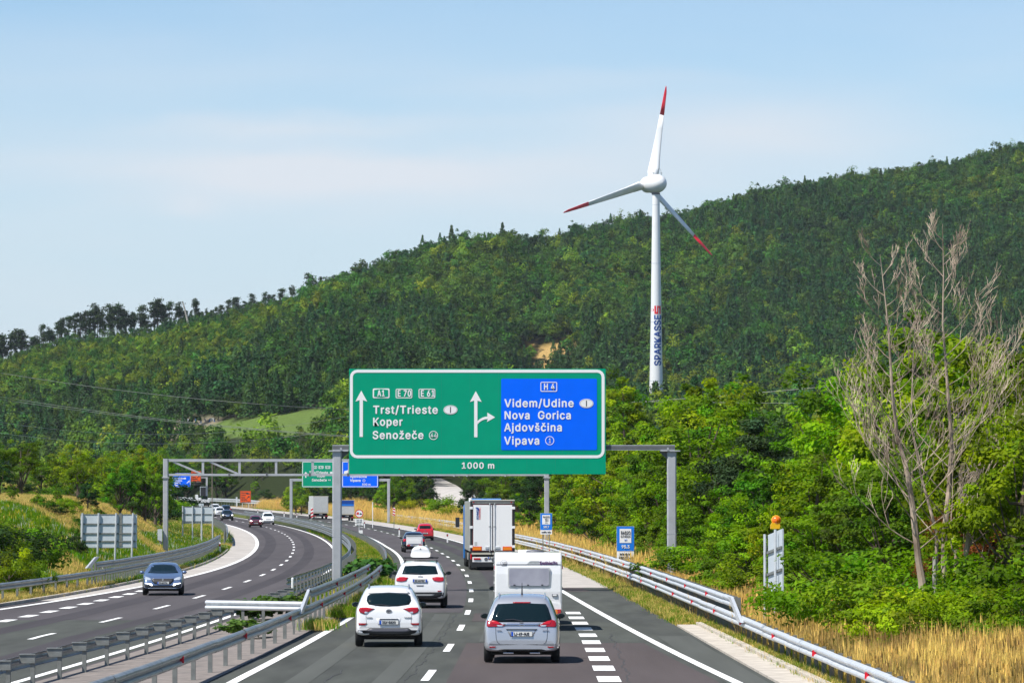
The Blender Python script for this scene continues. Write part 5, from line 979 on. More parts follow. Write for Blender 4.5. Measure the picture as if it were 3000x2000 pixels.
for s in (-1, 1):
    xq_ = s * (w - .19); boxobj('light_cluster', M['tail'], cv, xq_ - .16, xq_ + .16, -.09, -.05, .50, .66, .01); boxobj('indicator', M['amber'], cv, xq_ - .045, xq_ + .045, -.10, -.088, .515, .645); boxobj('tail_lamp', M['tailbright'], cv, xq_ + (.05 if s > 0 else -.15), xq_ + (.15 if s > 0 else -.05), -.10, -.088, .515, .645)
    wheel(cv, s * (w - .14), 2.5, .31, .19, s); boxobj('marker_lamp', M['redrefl'], cv, s * w - .015, s * w + .03, .3, .36, 1.9, 2.0); boxobj('corner_steady', M['galv_dull'], cv, s * .8 - .04, s * .8 + .04, .3, .9, .2, .44)
boxobj('bumper', M['wood'], cv, -w + .05, w - .05, -.04, .1, .34, .465); boxobj('chassis', M['under'], cv, -.6, .6, .2, 5.1, .3, .44); boxobj('drawbar', M['galv_dull'], cv, -.06, .06, 5.2, 6.5, .40, .48)
b = MB(M['inkgrey']); b.smooth = True; b.lathe([(0, 0), (.28, 0), (.26, .06), (0, .1)], 16, 'z', (.22, 1.0, zt)); b.build('roof_vent', cv); b = MB(M['signwhite']); b.prism(rrect(-.28, .28, 1.9, 2.5, .1), 'z', zt - .0, zt + .07); b.build('roof_hatch', cv)
text('lettering', '100', M['inkgrey'], cv, cx_(1471), .03, hz(1655.5, CY) - cz, .155, fit=.125, bold=.0); b = MB(M['inkgrey']); V = []; n = 24
for r_ in (.105, .098): V += [(cx_(1476) + r_ * math.cos(2 * PI * k / n), .035, hz(1648.5, CY) - cz + r_ * math.sin(2 * PI * k / n)) for k in range(n)]
b.add(V, [(k, (k + 1) % n, n + (k + 1) % n, n + k) for k in range(n)]); b.build('speed_ring', cv, fix=False)
text('lettering', 'Dethleffs', M['inkpurple'], cv, cx_(1581), .03, hz(1652, CY) - cz, .13, fit=.54, bold=.03)
for k in range(6): boxobj('stripe', M['tarp'], cv, cx_(1543) + .02 * k, cx_(1580), .045, .055, hz(1651, CY) - cz + k * .018, hz(1651, CY) - cz + k * .018 + .009)
# car towing the caravan: only its mirror shows past the left side
tow = small('cardark', 4.6, 1.86, 1.0); ct, bv = car(tow, 'dark car towing the caravan, only its left mirror showing', 'car', 1545, 1813, dY=0); ct.location = (CX - .05, CY + 6.3, cz)
for ch in ct.children:
    if ch.name.startswith('side_mirror'): ch.location.x += -.14 if min(v.co.x for v in ch.data.vertices) < 0 else .14
# ---- articulated lorry
TRY = 241.0; TX = px2w(1443, TRY); tz = float(zR(TRY)) + .012; tk = empty('semi_truck', (TX, TRY, tz), -math.atan(float(slope(TRY))) + .010, 'blue articulated lorry with tall white double rear doors, ahead of the caravan', 'truck')
w = 1.275; zt = 3.93
def tz_(py): return hz(py, TRY) - tz
boxobj('trailer_side', M['alu'], tk, -w, w, .06, 13.6, 1.06, zt, .02)
boxobj('door_frame', M['plastic'], tk, -w, w, 0, .10, 1.02, zt + .02, .015); boxobj('roof_edge', M['cream'], tk, -w, w, .10, .7, zt + .022, zt + .10, .02)
boxobj('frame_trim', M['carmaroon'], tk, -1.14, 1.14, -.012, -.002, 1.10, 3.76); boxobj('header', M['galv_dull'], tk, -1.16, 1.20, -.014, -.003, 3.80, 3.90)
dl = boxobj('door', M['signwhite'], tk, -1.10, -.02, -.05, -.014, 1.13, 3.73, .01); dr = boxobj('door', M['signwhite'], tk, .04, 1.12, -.05, -.014, 1.13, 3.73, .01)
boxobj('door_gap', M['ink'], tk, -.018, .038, -.046, -.013, 1.12, 3.80)
for x in (-.16, .12):
    b = MB(M['galv']); b.tube([(x, -.075, 1.06), (x, -.075, 3.84)], .022, 6); b.build('lock_rod', tk)
    for z in (1.13, 2.45, 3.72): boxobj('rod_bracket', M['galv_dull'], tk, x - .05, x + .05, -.085, -.05, z, z + .08)
for (xa_, xb_) in ((-.42, -.17), (.15, .42)): boxobj('lock_handle', M['galv'], tk, xa_, xb_, -.09, -.05, 1.24, 1.36, .01)
for s in (-1, 1):
    for z in (1.28, 2.38, 3.48): boxobj('hinge', M['signwhite'], tk, s * 1.21 - .10, s * 1.21 + .08, -.07, -.003, z, z + .15, .01)
    boxobj('reflector_panel', M['redrefl'], tk, s * .87 - .29, s * .87 + .25, -.064, -.05, 1.12, 1.36); boxobj('amber_panel', M['amber'], tk, s * .87 - .26, s * .87 + .22, -.074, -.063, 1.15, 1.33)
    boxobj('top_lamp', M['tailbright'], tk, s * 1.08 - .04, s * 1.08 + .04, -.03, -.014, 3.86, 3.92)
    boxobj('tail_lamp', M['tailbright'], tk, s * .88 - .2, s * .88 + .2, -.04, -.004, .60, .70, .01); boxobj('mud_flap', M['plastic'], tk, s * 1.02 - .2, s * 1.02 + .2, .5, .52, .12, .62)
    for yy in (1.9, 3.2, 4.5): wheel(tk, s * 1.08, yy, .50, .36, s)
    boxobj('side_guard', M['redrefl'] if s < 0 else M['alu'], tk, s * 1.2 - .03, s * 1.2 + .03, 1.0, 3.9, .62, .92); boxobj('side_rail', M['alu'], tk, s * 1.18 - .03, s * 1.18 + .03, 5.4, 9.6, .5, .9)
flat(tk, 'light_sticker', M['tarp'], [(-1.04, 1.40), (-.88, 1.40), (-.88, 1.62), (-1.04, 1.62)], -.056, .006)
boxobj('rear_sill', M['cream'], tk, -1.2, 1.2, -.02, .04, .90, 1.01); boxobj('chassis', M['under'], tk, -1.1, 1.1, .1, 13, .55, 1.05)
boxobj('light_bar', M['signwhite'], tk, -1.15, 1.15, 0, .06, .47, .76, .01); boxobj('bumper', M['plastic'], tk, -1.17, 1.17, .02, .1, .20, .44); plate(tk, 'CB-8046', .0, -.03, .66, .52, .11); boxobj('crest_panel', M['signwhite'], tk, .05, .75, -.01, .018, .25, .38)
text('lettering', 'SCHMITZ', M['ink'], tk, -.05, -.02, .52, .15, fit=.7, bold=.03); flat(tk, 'round_emblem', M['inkgrey'], ell(-.37, .63, .10, .10), -.012, .01)
b = MB(M['inkred']); b.prism([(-.22, .60), (-.16, .60), (-.18, .72)], 'y', -.012, 0); b.build('small_mark', tk)
t_ = text('lettering', 'SCHMITZ', M['bankblue'], tk, -.80, -.056, 2.90, .155, fit=.66, bold=.03); t_.rotation_euler = (0, -PI / 2, 0)
t_ = text('lettering', 'CARGOBULL', M['bankred'], tk, -.70, -.056, 2.90, .09, fit=.66, bold=.03); t_.rotation_euler = (0, -PI / 2, 0)
flat(tk, 'emblem', M['bankblue'], [(-.98, 3.58), (-.90, 3.60), (-.80, 3.56), (-.76, 3.48), (-.77, 3.38), (-.82, 3.40), (-.84, 3.47), (-.91, 3.50)], -.056, .006)
boxobj('cab', M['truckblue'], tk, -1.30, 1.14, 13.9, 16.1, .9, 3.75, .12, 3); b = MB(M['truckblue'], M['white']); b.smooth = False; b.prism([(13.9, 3.75), (14.1, 4.06), (14.6, 4.10), (16.0, 3.78)], 'x', -.85, .95, 0); b.prism([(13.85, 3.76), (14.0, 4.12), (14.5, 4.13), (15.2, 3.85)], 'x', -1.0, -.855, 1); b.build('roof_deflector', tk)
for s in (-1, 1): boxobj('side_deflector', M['truckblue'], tk, s * 1.25 - .09, s * 1.25 + .01, 13.65, 14.4, .5, 3.6, .02); boxobj('mirror', M['plastic'], tk, s * 1.48 - .30, s * 1.48 - .06, 15.6, 15.75, 2.35, 2.95, .03); boxobj('mirror_arm', M['plastic'], tk, min(s * 1.48 - .18, s * 1.1 - .14), max(s * 1.48 - .18, s * 1.1 - .14), 15.65, 15.70, 2.86, 2.90); wheel(tk, s * 1.08, 12.9, .5, .36, s); wheel(tk, s * 1.08, 15.4, .5, .36, s)
# ---- box lorry and blue topped lorry far ahead
def lorry(label, px_, py, W_, Hh, L_, bodym, Y=None, top_=None, rz=0):
    Yq = 300.
    for _ in range(60): Yq = .5 * Yq + .5 * min(F * (H - float(zR(Yq))) / (py - YH), 1300)
    x = px2w(px_, Yq); r = empty('box_truck', (x, Yq, float(zR(Yq))), -math.atan(float(slope(Yq))) + rz, label, 'truck', 'distant lorries'); w = W_ / 2
    boxobj('cargo_box', M[bodym], r, -w, w, 0, L_, 1.0, Hh, .03); boxobj('rear_frame', M['cream'], r, -w - .01, w + .01, -.04, .05, .97, 1.12); boxobj('rear_door', M['tarp'], r, -w + .08, w - .08, -.05, -.002, 1.14, Hh - .1, .01)
    boxobj('rear_frame', M['cream'], r, -w - .01, w + .01, -.045, .05, Hh - .08, Hh + .02); boxobj('bumper', M['plastic'], r, -w + .05, w - .05, -.01, .12, .42, .62); boxobj('chassis', M['under'], r, -w + .2, w - .2, .1, L_, .5, .97)
    for s in (-1, 1): boxobj('tail_lamp', M['tailbright'], r, s * (w - .3) - .18, s * (w - .3) + .18, -.04, -.012, .48, .60); wheel(r, s * (w - .2), 1.9, .48, .34, s); wheel(r, s * (w - .2), L_ + 1.0, .48, .3, s); boxobj('mirror', M['plastic'], r, s * (w + .18) - .1, s * (w + .18) + .1, L_ + 1.6, L_ + 1.7, 2.1, 2.7)
    boxobj('cab', M['white'], r, -w + .05, w - .05, L_ + .3, L_ + 2.2, .7, 2.9, .08); plate(r, 'KR 44-2', 0, -.035, .72, .52, .11); return r
lorry('grey-white box lorry far ahead in the bend, left of the near gantry post', 940, 1520, 2.5, 3.75, 8.5, 'tarp', rz=-.005)
l2 = lorry('small lorry with a blue advertising panel, just right of the near gantry post', 1017, 1525, 2.3, 3.25, 6.0, 'white'); boxobj('blue_panel', M['bankblue'], l2, -1.07, 1.07, -.075, -.052, 2.35, 3.2); boxobj('panel_stripe', M['signlight'], l2, -1.07, 1.07, -.085, -.076, 2.35, 2.62); text('lettering', 'Logistika', M['signwhite'], l2, -.6, -.09, 2.85, .22, fit=1.4) if False else text('lettering', 'mmunn', M['signwhite'], l2, -.7, -.09, 2.88, .22, fit=1.3) if False else None
# ---- motorhome in the far queue
MY = 880.0; mh = empty('motorhome', (px2w(683 if 0 else 600, MY), MY, float(zR(MY))), .16, 'white caravan with a dark square rear window in the far queue under the overpass', 'caravan')
z0 = float(zR(MY)); w = 1.15; boxobj('body', M['carwhite'], mh, -w, w, 0, 5.5, .9, hz(1458.5, MY) - z0, .12, 3); boxobj('rear_window', M['glass'], mh, -.68, .62, -.03, -.002, 1.7, 2.35, .01); boxobj('skirt', M['under'], mh, -w + .1, w - .1, .1, 5, .3, .9)
for s in (-1, 1): wheel(mh, s * (w - .2), 1.6, .33, .22, s)
boxobj('awning_box', M['carwhite'], mh, -w - .55, -w - .02, 2, 4, 1.4, 2.6, .05)
# ------------------------------------------------------------------ wind turbine
WY = 1520.0; ws = F / WY; wx = px2w(1922.5, WY); wz = hz(1165, WY) - 14
wt = empty('wind_turbine', (wx, WY, wz), 0, 'white wind turbine with red blade tips towering over the wooded hill', 'wind turbine')
ztop = hz(568, WY) - wz; b = MB(M['turb']); b.smooth = True
def trad(z): t = min(max((z - 14) / (ztop - 14), 0), 1); return 2.32 + (1.30 - 2.32) * t + .22 * (1 - t) ** 4
def tcx(z): return (-.1 * (z / ztop))
b.lathe([(trad(z), z) for z in np.linspace(-6, ztop, 24)], 36, 'z'); b.build('tower', wt, fix=False)
for z in np.linspace(20, ztop - 4, 4): b = MB(M['signback']); b.lathe([(trad(z) + .01, z), (trad(z) + .02, z + .12), (trad(z) + .01, z + .24)], 36, 'z'); b.build('tower_seam', wt, fix=False)
b = MB(M['gantry_dark']); b.lathe([(1.32, ztop - .1), (1.55, ztop - .1), (1.5, ztop + .5), (1.2, ztop + .5)], 28, 'z'); b.build('yaw_ring', wt, fix=False)
YAW = math.radians(29); ax = Vector((-math.sin(YAW), math.cos(YAW), 0)); e1 = Vector((math.cos(YAW), math.sin(YAW), 0)); up = Vector((0, 0, 1)); zc = hz(537, WY) - wz
b = MB(M['turb']); b.smooth = True; prof = [(.0, -6.3), (.9, -6.15), (1.9, -5.6), (2.8, -4.5), (3.3, -3.0), (3.45, -1.2), (3.4, .6), (3.1, 2.2), (2.75, 2.9)]; V = []; n = 32
for (r_, t) in prof:
    for k in range(n): a = 2 * PI * k / n; V.append(Vector((0, 0, zc)) + ax * (t + 1.5) + e1 * (r_ * math.cos(a) * 1.0) + up * (r_ * math.sin(a)))
b.add(V, [(i * n + k, i * n + (k + 1) % n, (i + 1) * n + (k + 1) % n, (i + 1) * n + k) for i in range(len(prof) - 1) for k in range(n)]); b.build('nacelle', wt)
hub = Vector((0, 0, zc)) + ax * 4.85; b = MB(M['turb']); b.smooth = True; V = []; prof = [(2.7, -.5), (3.0, .2), (2.9, 1.6), (2.2, 3.0), (1.0, 3.9), (0, 4.1)]
for (r_, t) in prof:
    for k in range(n): a = 2 * PI * k / n; V.append(hub + ax * t + e1 * (r_ * math.cos(a)) + up * (r_ * math.sin(a)))
b.add(V, [(i * n + k, i * n + (k + 1) % n, (i + 1) * n + (k + 1) % n, (i + 1) * n + k) for i in range(len(prof) - 1) for k in range(n)]); b.build('hub', wt)
def blade(deg):
    t0 = math.radians(deg); dr = e1 * math.cos(t0) + up * math.sin(t0); tn = e1 * -math.sin(t0) + up * math.cos(t0)
    out_ = []
    secs = [(1.8, 2.0, 1.0, .0), (3.2, 2.5, .8, .05), (4.6, 4.3, .42, .42), (6.5, 4.2, .30, .45), (10, 3.45, .24, .40), (15, 2.75, .2, .32), (21, 2.1, .18, .24), (26.2, 1.65, .17, .16), (26.25, 1.65, .17, .16), (31, 1.25, .15, .10), (34.9, .95, .14, .06), (36.6, .5, .14, .02), (37.1, .15, .14, 0)]
    for (lo, hi, m_) in ((0, 8, 'turb'), (8, 13, 'turbred')):
        b = MB(M[m_]); b.smooth = True; V = []; n2 = 14; ss = secs[lo:hi]
        for (s, ch, th, tw) in ss:
            a_ = tw * 1.35 + .12; c = tn * math.cos(a_) + ax * math.sin(a_); nn = tn * -math.sin(a_) + ax * math.cos(a_)
            for k in range(n2):
                an = 2 * PI * k / n2; u_ = math.cos(an); v_ = math.sin(an) * (1 if th > .9 else (1 - .45 * u_))
                V.append(hub + dr * s + c * (u_ * ch / 2 + (ch - 2.0) * -.28) + nn * (v_ * ch * th / 2) + ax * (.0006 * s * s))
        b.add(V, [(i * n2 + k, i * n2 + (k + 1) % n2, (i + 1) * n2 + (k + 1) % n2, (i + 1) * n2 + k) for i in range(len(ss) - 1) for k in range(n2)] + [tuple(range(n2)), tuple(range(len(V) - n2, len(V)))])
        o = b.build('blade' if m_ == 'turb' else 'red_tip', wt if m_ == 'turb' else o)
for d in (77.1, 197.1, 317.1): blade(d)
b = MB(M['galv_dull']); q0 = Vector((0, 0, zc)) - ax * 1.0
for s in (-1, 1): p = q0 + e1 * s * 1.7 + up * 2.9; b.tube([p, p + up * 1.1], .08, 5); b.tube([p + up * .9 - e1 * .5, p + up * .9 + e1 * .5], .07, 5)
b.tube([q0 + e1 * (.9 + .75 * math.cos(a)) + up * (3.3 + 2.2 * math.sin(a)) for a in np.linspace(0, PI, 9)], .06, 5); b.build('wind_sensor', wt)
b = MB(M['inkgrey']); p = Vector((0, 0, zc)) - ax * 3.62; 
b.box(p.x + .1, p.x + .65, p.y - .12, p.y - .02, p.z + .0, p.z + .7); b.build('rear_mark', wt)
# lettering wrapped round the tower
def wrap(o, cxp, zbase):
    for v in o.data.vertices:
        z = zbase + v.co.x; xx = cxp - v.co.z; r_ = trad(z) + .02; xx = max(-r_ * .999, min(r_ * .999, xx)); v.co = Vector((xx, -math.sqrt(max(r_ * r_ - xx * xx, 1e-4)) - .02 * (1 if v.co.y < 0 else 0), z))
    o.location = (0, 0, 0); o.rotation_euler = (0, 0, 0)
zb1, zb2 = hz(1072, WY) - wz, hz(925, WY) - wz; cx0 = 0
def letter_sub(me):
    bm = bmesh.new(); bm.from_mesh(me); bmesh.ops.triangulate(bm, faces=bm.faces); bmesh.ops.subdivide_edges(bm, edges=[e for e in bm.edges if e.calc_length() > .8], cuts=2); bm.to_mesh(me); bm.free()
t_ = text('lettering', 'SPARKASSE', M['bankblue'], wt, 0, 0, 0, 3.2, bold=.035, fit=zb2 - zb1, thick=.02)
letter_sub(t_.data); wrap(t_, px2w(1936, WY) - wx, zb1)
zs0, zs1 = hz(920, WY) - wz, hz(896, WY) - wz; L_ = zs1 - zs0; hS = 19 / ws
def seg(u0, u1, v0, v1): return [(u0 * L_, v0 * hS), (u1 * L_, v0 * hS), (u1 * L_, v1 * hS), (u0 * L_, v1 * hS)]
b = MB(M['bankred'])
for s_ in (seg(0, 1, 0, .26), seg(.74, 1, .26, .40), seg(0, 1, .40, .60), seg(0, .26, .60, .74), seg(0, 1, .74, 1.0)):
    V = []
    for k in range(5): u = s_[0][0] + (s_[1][0] - s_[0][0]) * k / 4; V += [(u, -.01, s_[0][1]), (u, -.01, (s_[0][1] + s_[2][1]) / 2), (u, -.01, s_[2][1])]
    b.add(V, [(3 * k + j, 3 * k + 3 + j, 3 * k + 4 + j, 3 * k + 1 + j) for k in range(4) for j in range(2)])
b.add([(L_ * .5 + .5 * math.cos(a), -.01, hS * 1.28 + .5 * math.sin(a)) for a in np.linspace(0, 2 * PI, 13)[:-1]], [tuple(range(12))])
o = b.build('bank_symbol', wt, fix=False); wrap(o, px2w(1936, WY) - wx, zs0)

# ------------------------------------------------------------------ plants
def leafmesh(name, C, size, m, tint, asp=.62, n=None, flatten=0.0, R=RNG):
    """one small diamond shaped leaf per centre; tint per leaf"""
    N = len(C); a = R.normal(size=(N, 3)); 
    if n is not None: a = a * .42 + n * 1.0
    a[:, 2] += flatten; a /= np.linalg.norm(a, axis=1, keepdims=True); t = R.normal(size=(N, 3)); u = np.cross(a, t); u /= np.linalg.norm(u, axis=1, keepdims=True) + 1e-9; v = np.cross(a, u)
    s = (size * R.uniform(.6, 1.35, N))[:, None]; P = np.stack([C - u * s * .5, C + v * s * .5 * asp, C + u * s * .5, C - v * s * .5 * asp], 1)
    P[:, 0] += a * s * .08; P[:, 2] += a * s * .08
    me = bpy.data.meshes.new(name); me.vertices.add(4 * N); me.vertices.foreach_set('co', P.reshape(-1).astype(np.float32))
    me.loops.add(4 * N); me.loops.foreach_set('vertex_index', np.arange(4 * N, dtype=np.int32)); me.polygons.add(N); me.polygons.foreach_set('loop_start', np.arange(0, 4 * N, 4, dtype=np.int32))
    me.polygons.foreach_set('loop_total', np.full(N, 4, np.int32)); me.materials.append(m); me.update(calc_edges=True)
    ca = me.color_attributes.new('tint', 'FLOAT_COLOR', 'POINT'); tt = np.repeat(tint, 4, 0); ca.data.foreach_set('color', np.concatenate([tt, np.ones((4 * N, 1))], 1).astype(np.float32).ravel())
    return me
def tints(N, clump, R=RNG, v=.32, hue=.22, k=None):
    """brightness and yellow-green shift, shared inside a clump"""
    n = int(clump.max()) + 1; b = np.clip(R.normal(1, v, n), .45, 1.8)[clump] * R.uniform(.8, 1.2, N); h = R.normal(0, hue, n)[clump]
    return np.stack([b * (1 + h * .55), b * (1 + h * .15), b * (1 - h * .5)], 1).clip(.05, 3)
def crown_points(N, nc, rx, rz, zc, rc=.30, R=RNG, shape='oval', up_=.35):
    """leaf centres on clumps scattered through an uneven crown"""
    d = R.normal(size=(nc, 3)); d[:, 2] = np.abs(d[:, 2]) * .9 - .55 * R.random(nc); d /= np.linalg.norm(d, axis=1, keepdims=True); r = R.uniform(.45, 1.0, nc) ** .6; lump = 1 + .22 * np.sin(d[:, 0] * 4 + d[:, 2] * 3) + .15 * np.sin(d[:, 1] * 7)
    c = d * (r * lump)[:, None] * np.array([rx, rx, rz]); 
    if shape == 'cone': h = (c[:, 2] / rz + 1) / 2; c[:, :2] *= np.clip(1.25 - h, .12, 1)[:, None]
    cl = R.integers(0, nc, N); o = R.normal(size=(N, 3)); o /= np.linalg.norm(o, axis=1, keepdims=True); o *= (R.random(N) ** .45)[:, None]; sc = rx * rc * R.uniform(.55, 1.3, nc)
    P = c[cl] + o * sc[cl][:, None] * np.array([1.1, 1.1, .75]); P[:, 2] += zc; nrm = o + c[cl] / np.array([rx, rx, rz]) * .6; nrm[:, 2] += up_
    nrm /= np.linalg.norm(nrm, axis=1, keepdims=True); return P, cl, c + np.array([0, 0, zc]), nrm
def trunk_mesh(name, m, h, r, tips, R, lean=.06, forks=1):
    b = MB(m); pts = [Vector((0, 0, -.4))]; x = y = 0
    for k in range(1, 6): x += R.normal() * lean * h * .12; y += R.normal() * lean * h * .12; pts.append(Vector((x, y, h * k / 5)))
    b.tube(pts, [r * 1.25, r, r * .85, r * .7, r * .5, r * .3], 8)
    for t in tips:
        i = int(R.integers(1, 5)); p = pts[i]; t = Vector(t); 
        if t.z < p.z + .2: i = 1; p = pts[1]
        mid = p.lerp(t, .5) + Vector((0, 0, -.05 * h)); b.tube([p, mid, t], [r * .42, r * .24, r * .07], 5, cap=False)
    return b.mesh(name)
TV = {}
def variant(key, kind):
    R = np.random.default_rng(abs(sum(ord(ch) * (i + 3) for i, ch in enumerate(key))) % 99991)
    if kind == 'pine':
        N = 7000; P, cl, cc, nn = crown_points(N, 46, 2.1, 2.9, 5.1, .26, R, 'cone'); me = leafmesh('crown', P, .24, M['needles'], tints(N, cl, R, .3, .2), .30, nn * .4, 0, R); tr = trunk_mesh('trunk', M['pinebark'], 6.4, .17, cc[::4], R); return tr, me, 8.0
    mm = {'b': 'leaf_bright', 'm': 'leaf_mid', 'd': 'leaf_dark', 'y': 'leaf_yellow'}[kind[0]]
    if kind[1:] == 'shrub':
        N = 4200; P, cl, cc, nn = crown_points(N, 40, 1.4, 1.1, 1.05, .26, R); P[:, 2] = np.maximum(P[:, 2], .03); me = leafmesh('foliage', P, .125, M[mm], tints(N, cl, R), .5, nn, .1, R); tr = trunk_mesh('stem', M['bark'], 1.1, .05, cc[::3], R, .15); return tr, me, 2.3
    if kind[1:] == 'tall':
        N = 9000; P, cl, cc, nn = crown_points(N, 84, 1.75, 4.1, 4.3, .215, R); me = leafmesh('crown', P, .185, M[mm], tints(N, cl, R), .55, nn, .1, R); tr = trunk_mesh('trunk', M['bark'], 6.4, .15, cc[::4], R); return tr, me, 8.4
    N = 10000; P, cl, cc, nn = crown_points(N, 90, 2.5, 3.9, 4.2, .21, R); me = leafmesh('crown', P, .19, M[mm], tints(N, cl, R), .6, nn, .1, R); tr = trunk_mesh('trunk', M['bark'], 6.2, .19, cc[::4], R); return tr, me, 8.2
for kd in ('b', 'm', 'd', 'y', 'btall', 'mtall', 'pine', 'bshrub', 'mshrub', 'dshrub', 'yshrub'):
    TV[kd] = [variant(kd + str(i), kd) for i in range(3 if kd in ('b', 'm', 'bshrub', 'mshrub') else 2)]
TR = random.Random(11)
KN = {'b': ('leafy_tree', 'bright green leafy tree', 'tree'), 'm': ('leafy_tree', 'mid green leafy tree', 'tree'), 'd': ('leafy_tree', 'dark green leafy tree', 'tree'), 'y': ('leafy_tree', 'yellow green leafy tree', 'tree'), 'btall': ('tall_tree', 'slender bright green tree', 'tree'), 'mtall': ('tall_tree', 'slender mid green tree', 'tree'),
      'pine': ('pine_tree', 'dark brownish pine', 'tree'), 'bshrub': ('shrub', 'bright green shrub', 'shrub'), 'mshrub': ('shrub', 'mid green shrub', 'shrub'), 'dshrub': ('shrub', 'dark green shrub', 'shrub'), 'yshrub': ('shrub', 'yellowish shrub', 'shrub')}
def tree(px_, ytop, Y, kind, wide=1.0, place='', zbase=None, h=None):
    x = px2w(px_, Y); z = gz(x, Y) if zbase is None else zbase; hh = (hz(ytop, Y) - z) if h is None else h; tr, cr, h0 = TR.choice(TV[kind]); k = hh / h0; nm, desc, cat = KN[kind]
    lab = desc + ' ' + place; r = empty(nm, (x, Y, z - .05), TR.uniform(0, 6.28), lab, cat, ('trees ' if cat == 'tree' else 'shrubs ') + place); r.scale = (k * wide, k * wide, k)
    link('stem' if 'shrub' in nm else 'trunk', tr, r); link('foliage' if 'shrub' in nm else 'crown', cr, r); return r
# ---- right hand wall of trees (bearing, top, distance, kind, width, place)
P1 = 'behind the two bare dead trees'; P2 = 'between the tilted sign and dead trees'; P3 = 'behind the right post of the near gantry'; P4 = 'behind the two radio signs'; P5 = 'between the truck and the 107.7 sign'
for a in [
 (2990, 1000, 122, 'b', 1.0, P1), (2930, 1080, 112, 'b', 1.0, P1), (3060, 960, 130, 'b', 1.1, P1), (2840, 1120, 140, 'm', 1.1, P1), (2760, 1010, 165, 'b', 1.0, P1), (2680, 955, 160, 'btall', 1.3, P1), (2630, 1040, 150, 'b', 1.1, P1), (2890, 1290, 112, 'b', 1.0, P1), (3010, 1190, 105, 'b', 1.0, P1), (2960, 1010, 128, 'btall', 1.4, P1), (2880, 1060, 131, 'btall', 1.2, P1), (2580, 1130, 158, 'm', 1.2, P1), (2950, 1180, 118, 'y', 1.0, P1),
 (2800, 1240, 132, 'm', 1.0, P1), (2700, 1230, 136, 'b', 1.0, P1),
 (2530, 1075, 165, 'b', 1.2, P2), (2490, 1170, 172, 'y', 1.1, P2), (2440, 1160, 180, 'b', 1.1, P2), (2560, 1330, 130, 'm', 1.3, P2), (2480, 1370, 136, 'b', 1.3, P2), (2400, 1330, 148, 'b', 1.2, P2), (2350, 1240, 185, 'm', 1.2, P2), (2610, 1420, 125, 'm', 1.2, P2), (2420, 1480, 132, 'b', 1.4, P2), (2330, 1400, 150, 'y', 1.2, P2), (2660, 1320, 128, 'b', 1.0, P2),
 (2290, 1215, 210, 'pine', 1.1, P3), (2235, 1215, 205, 'pine', 1.3, P3), (2180, 1270, 190, 'pine', 1.5, P3), (2330, 1200, 220, 'y', 1.0, P3), (2140, 1150, 235, 'm', 1.1, P3), (2090, 1110, 240, 'b', 1.1, P3), (2170, 1125, 260, 'btall', 1.2, P3), (2100, 1290, 195, 'b', 1.2, P3), (2040, 1180, 215, 'b', 1.2, P3), (2270, 1380, 160, 'm', 1.3, P3), (2230, 1450, 158, 'b', 1.3, P3), (2190, 1430, 168, 'b', 1.3, P3), (2150, 1450, 170, 'b', 1.2, P3), (2100, 1440, 182, 'b', 1.2, P3), (2050, 1340, 200, 'b', 1.2, P3), (2030, 1125, 250, 'b', 1.0, P3), (1985, 1290, 220, 'm', 1.2, P3), (2030, 1460, 195, 'm', 1.2, P3),
 (1985, 1205, 245, 'btall', 1.3, P4), (1915, 1240, 262, 'b', 1.0, P4), (1865, 1205, 280, 'm', 1.1, P4), (1940, 1350, 228, 'm', 1.2, P4), (1890, 1340, 240, 'b', 1.2, P4), (1830, 1290, 265, 'b', 1.2, P4), (1900, 1460, 225, 'b', 1.3, P4), (1840, 1440, 240, 'b', 1.2, P4), (1780, 1400, 268, 'm', 1.2, P4), (1740, 1380, 290, 'b', 1.2, P4), (1960, 1470, 212, 'm', 1.2, P4), (1790, 1180, 300, 'm', 1.0, P4), (1830, 1130, 330, 'btall', 1.2, P4),
 (1760, 1110, 360, 'm', 1.1, P5), (1700, 1240, 350, 'b', 1.1, P5), (1660, 1340, 340, 'b', 1.2, P5), (1690, 1440, 310, 'b', 1.2, P5), (1640, 1420, 340, 'm', 1.2, P5), (1600, 1380, 375, 'd', 1.2, P5), (1560, 1370, 400, 'd', 1.1, P5), (1510, 1370, 430, 'm', 1.1, P5), (1550, 1445, 380, 'b', 1.1, P5), (1470, 1360, 480, 'm', 1.1, P5), (1420, 1350, 540, 'd', 1.1, P5), (1385, 1395, 520, 'd', .9, P5)]: tree(*a)
P6 = 'at the far right edge of the wood'
for a in [(3120, 1050, 118, 'b', 1.1, P6), (3200, 1100, 112, 'm', 1.1, P6), (3280, 1000, 122, 'b', 1.2, P6), (3380, 1080, 116, 'b', 1.1, P6), (3480, 1040, 120, 'm', 1.2, P6), (3150, 1000, 150, 'm', 1.1, P6), (3300, 1020, 160, 'b', 1.1, P6), (3600, 1050, 125, 'b', 1.2, P6), (3100, 1690, 97, 'bshrub', 1.3, P6), (3200, 1680, 98, 'mshrub', 1.3, P6), (3320, 1690, 100, 'bshrub', 1.3, P6), (3450, 1680, 102, 'mshrub', 1.3, P6)]: tree(*a)
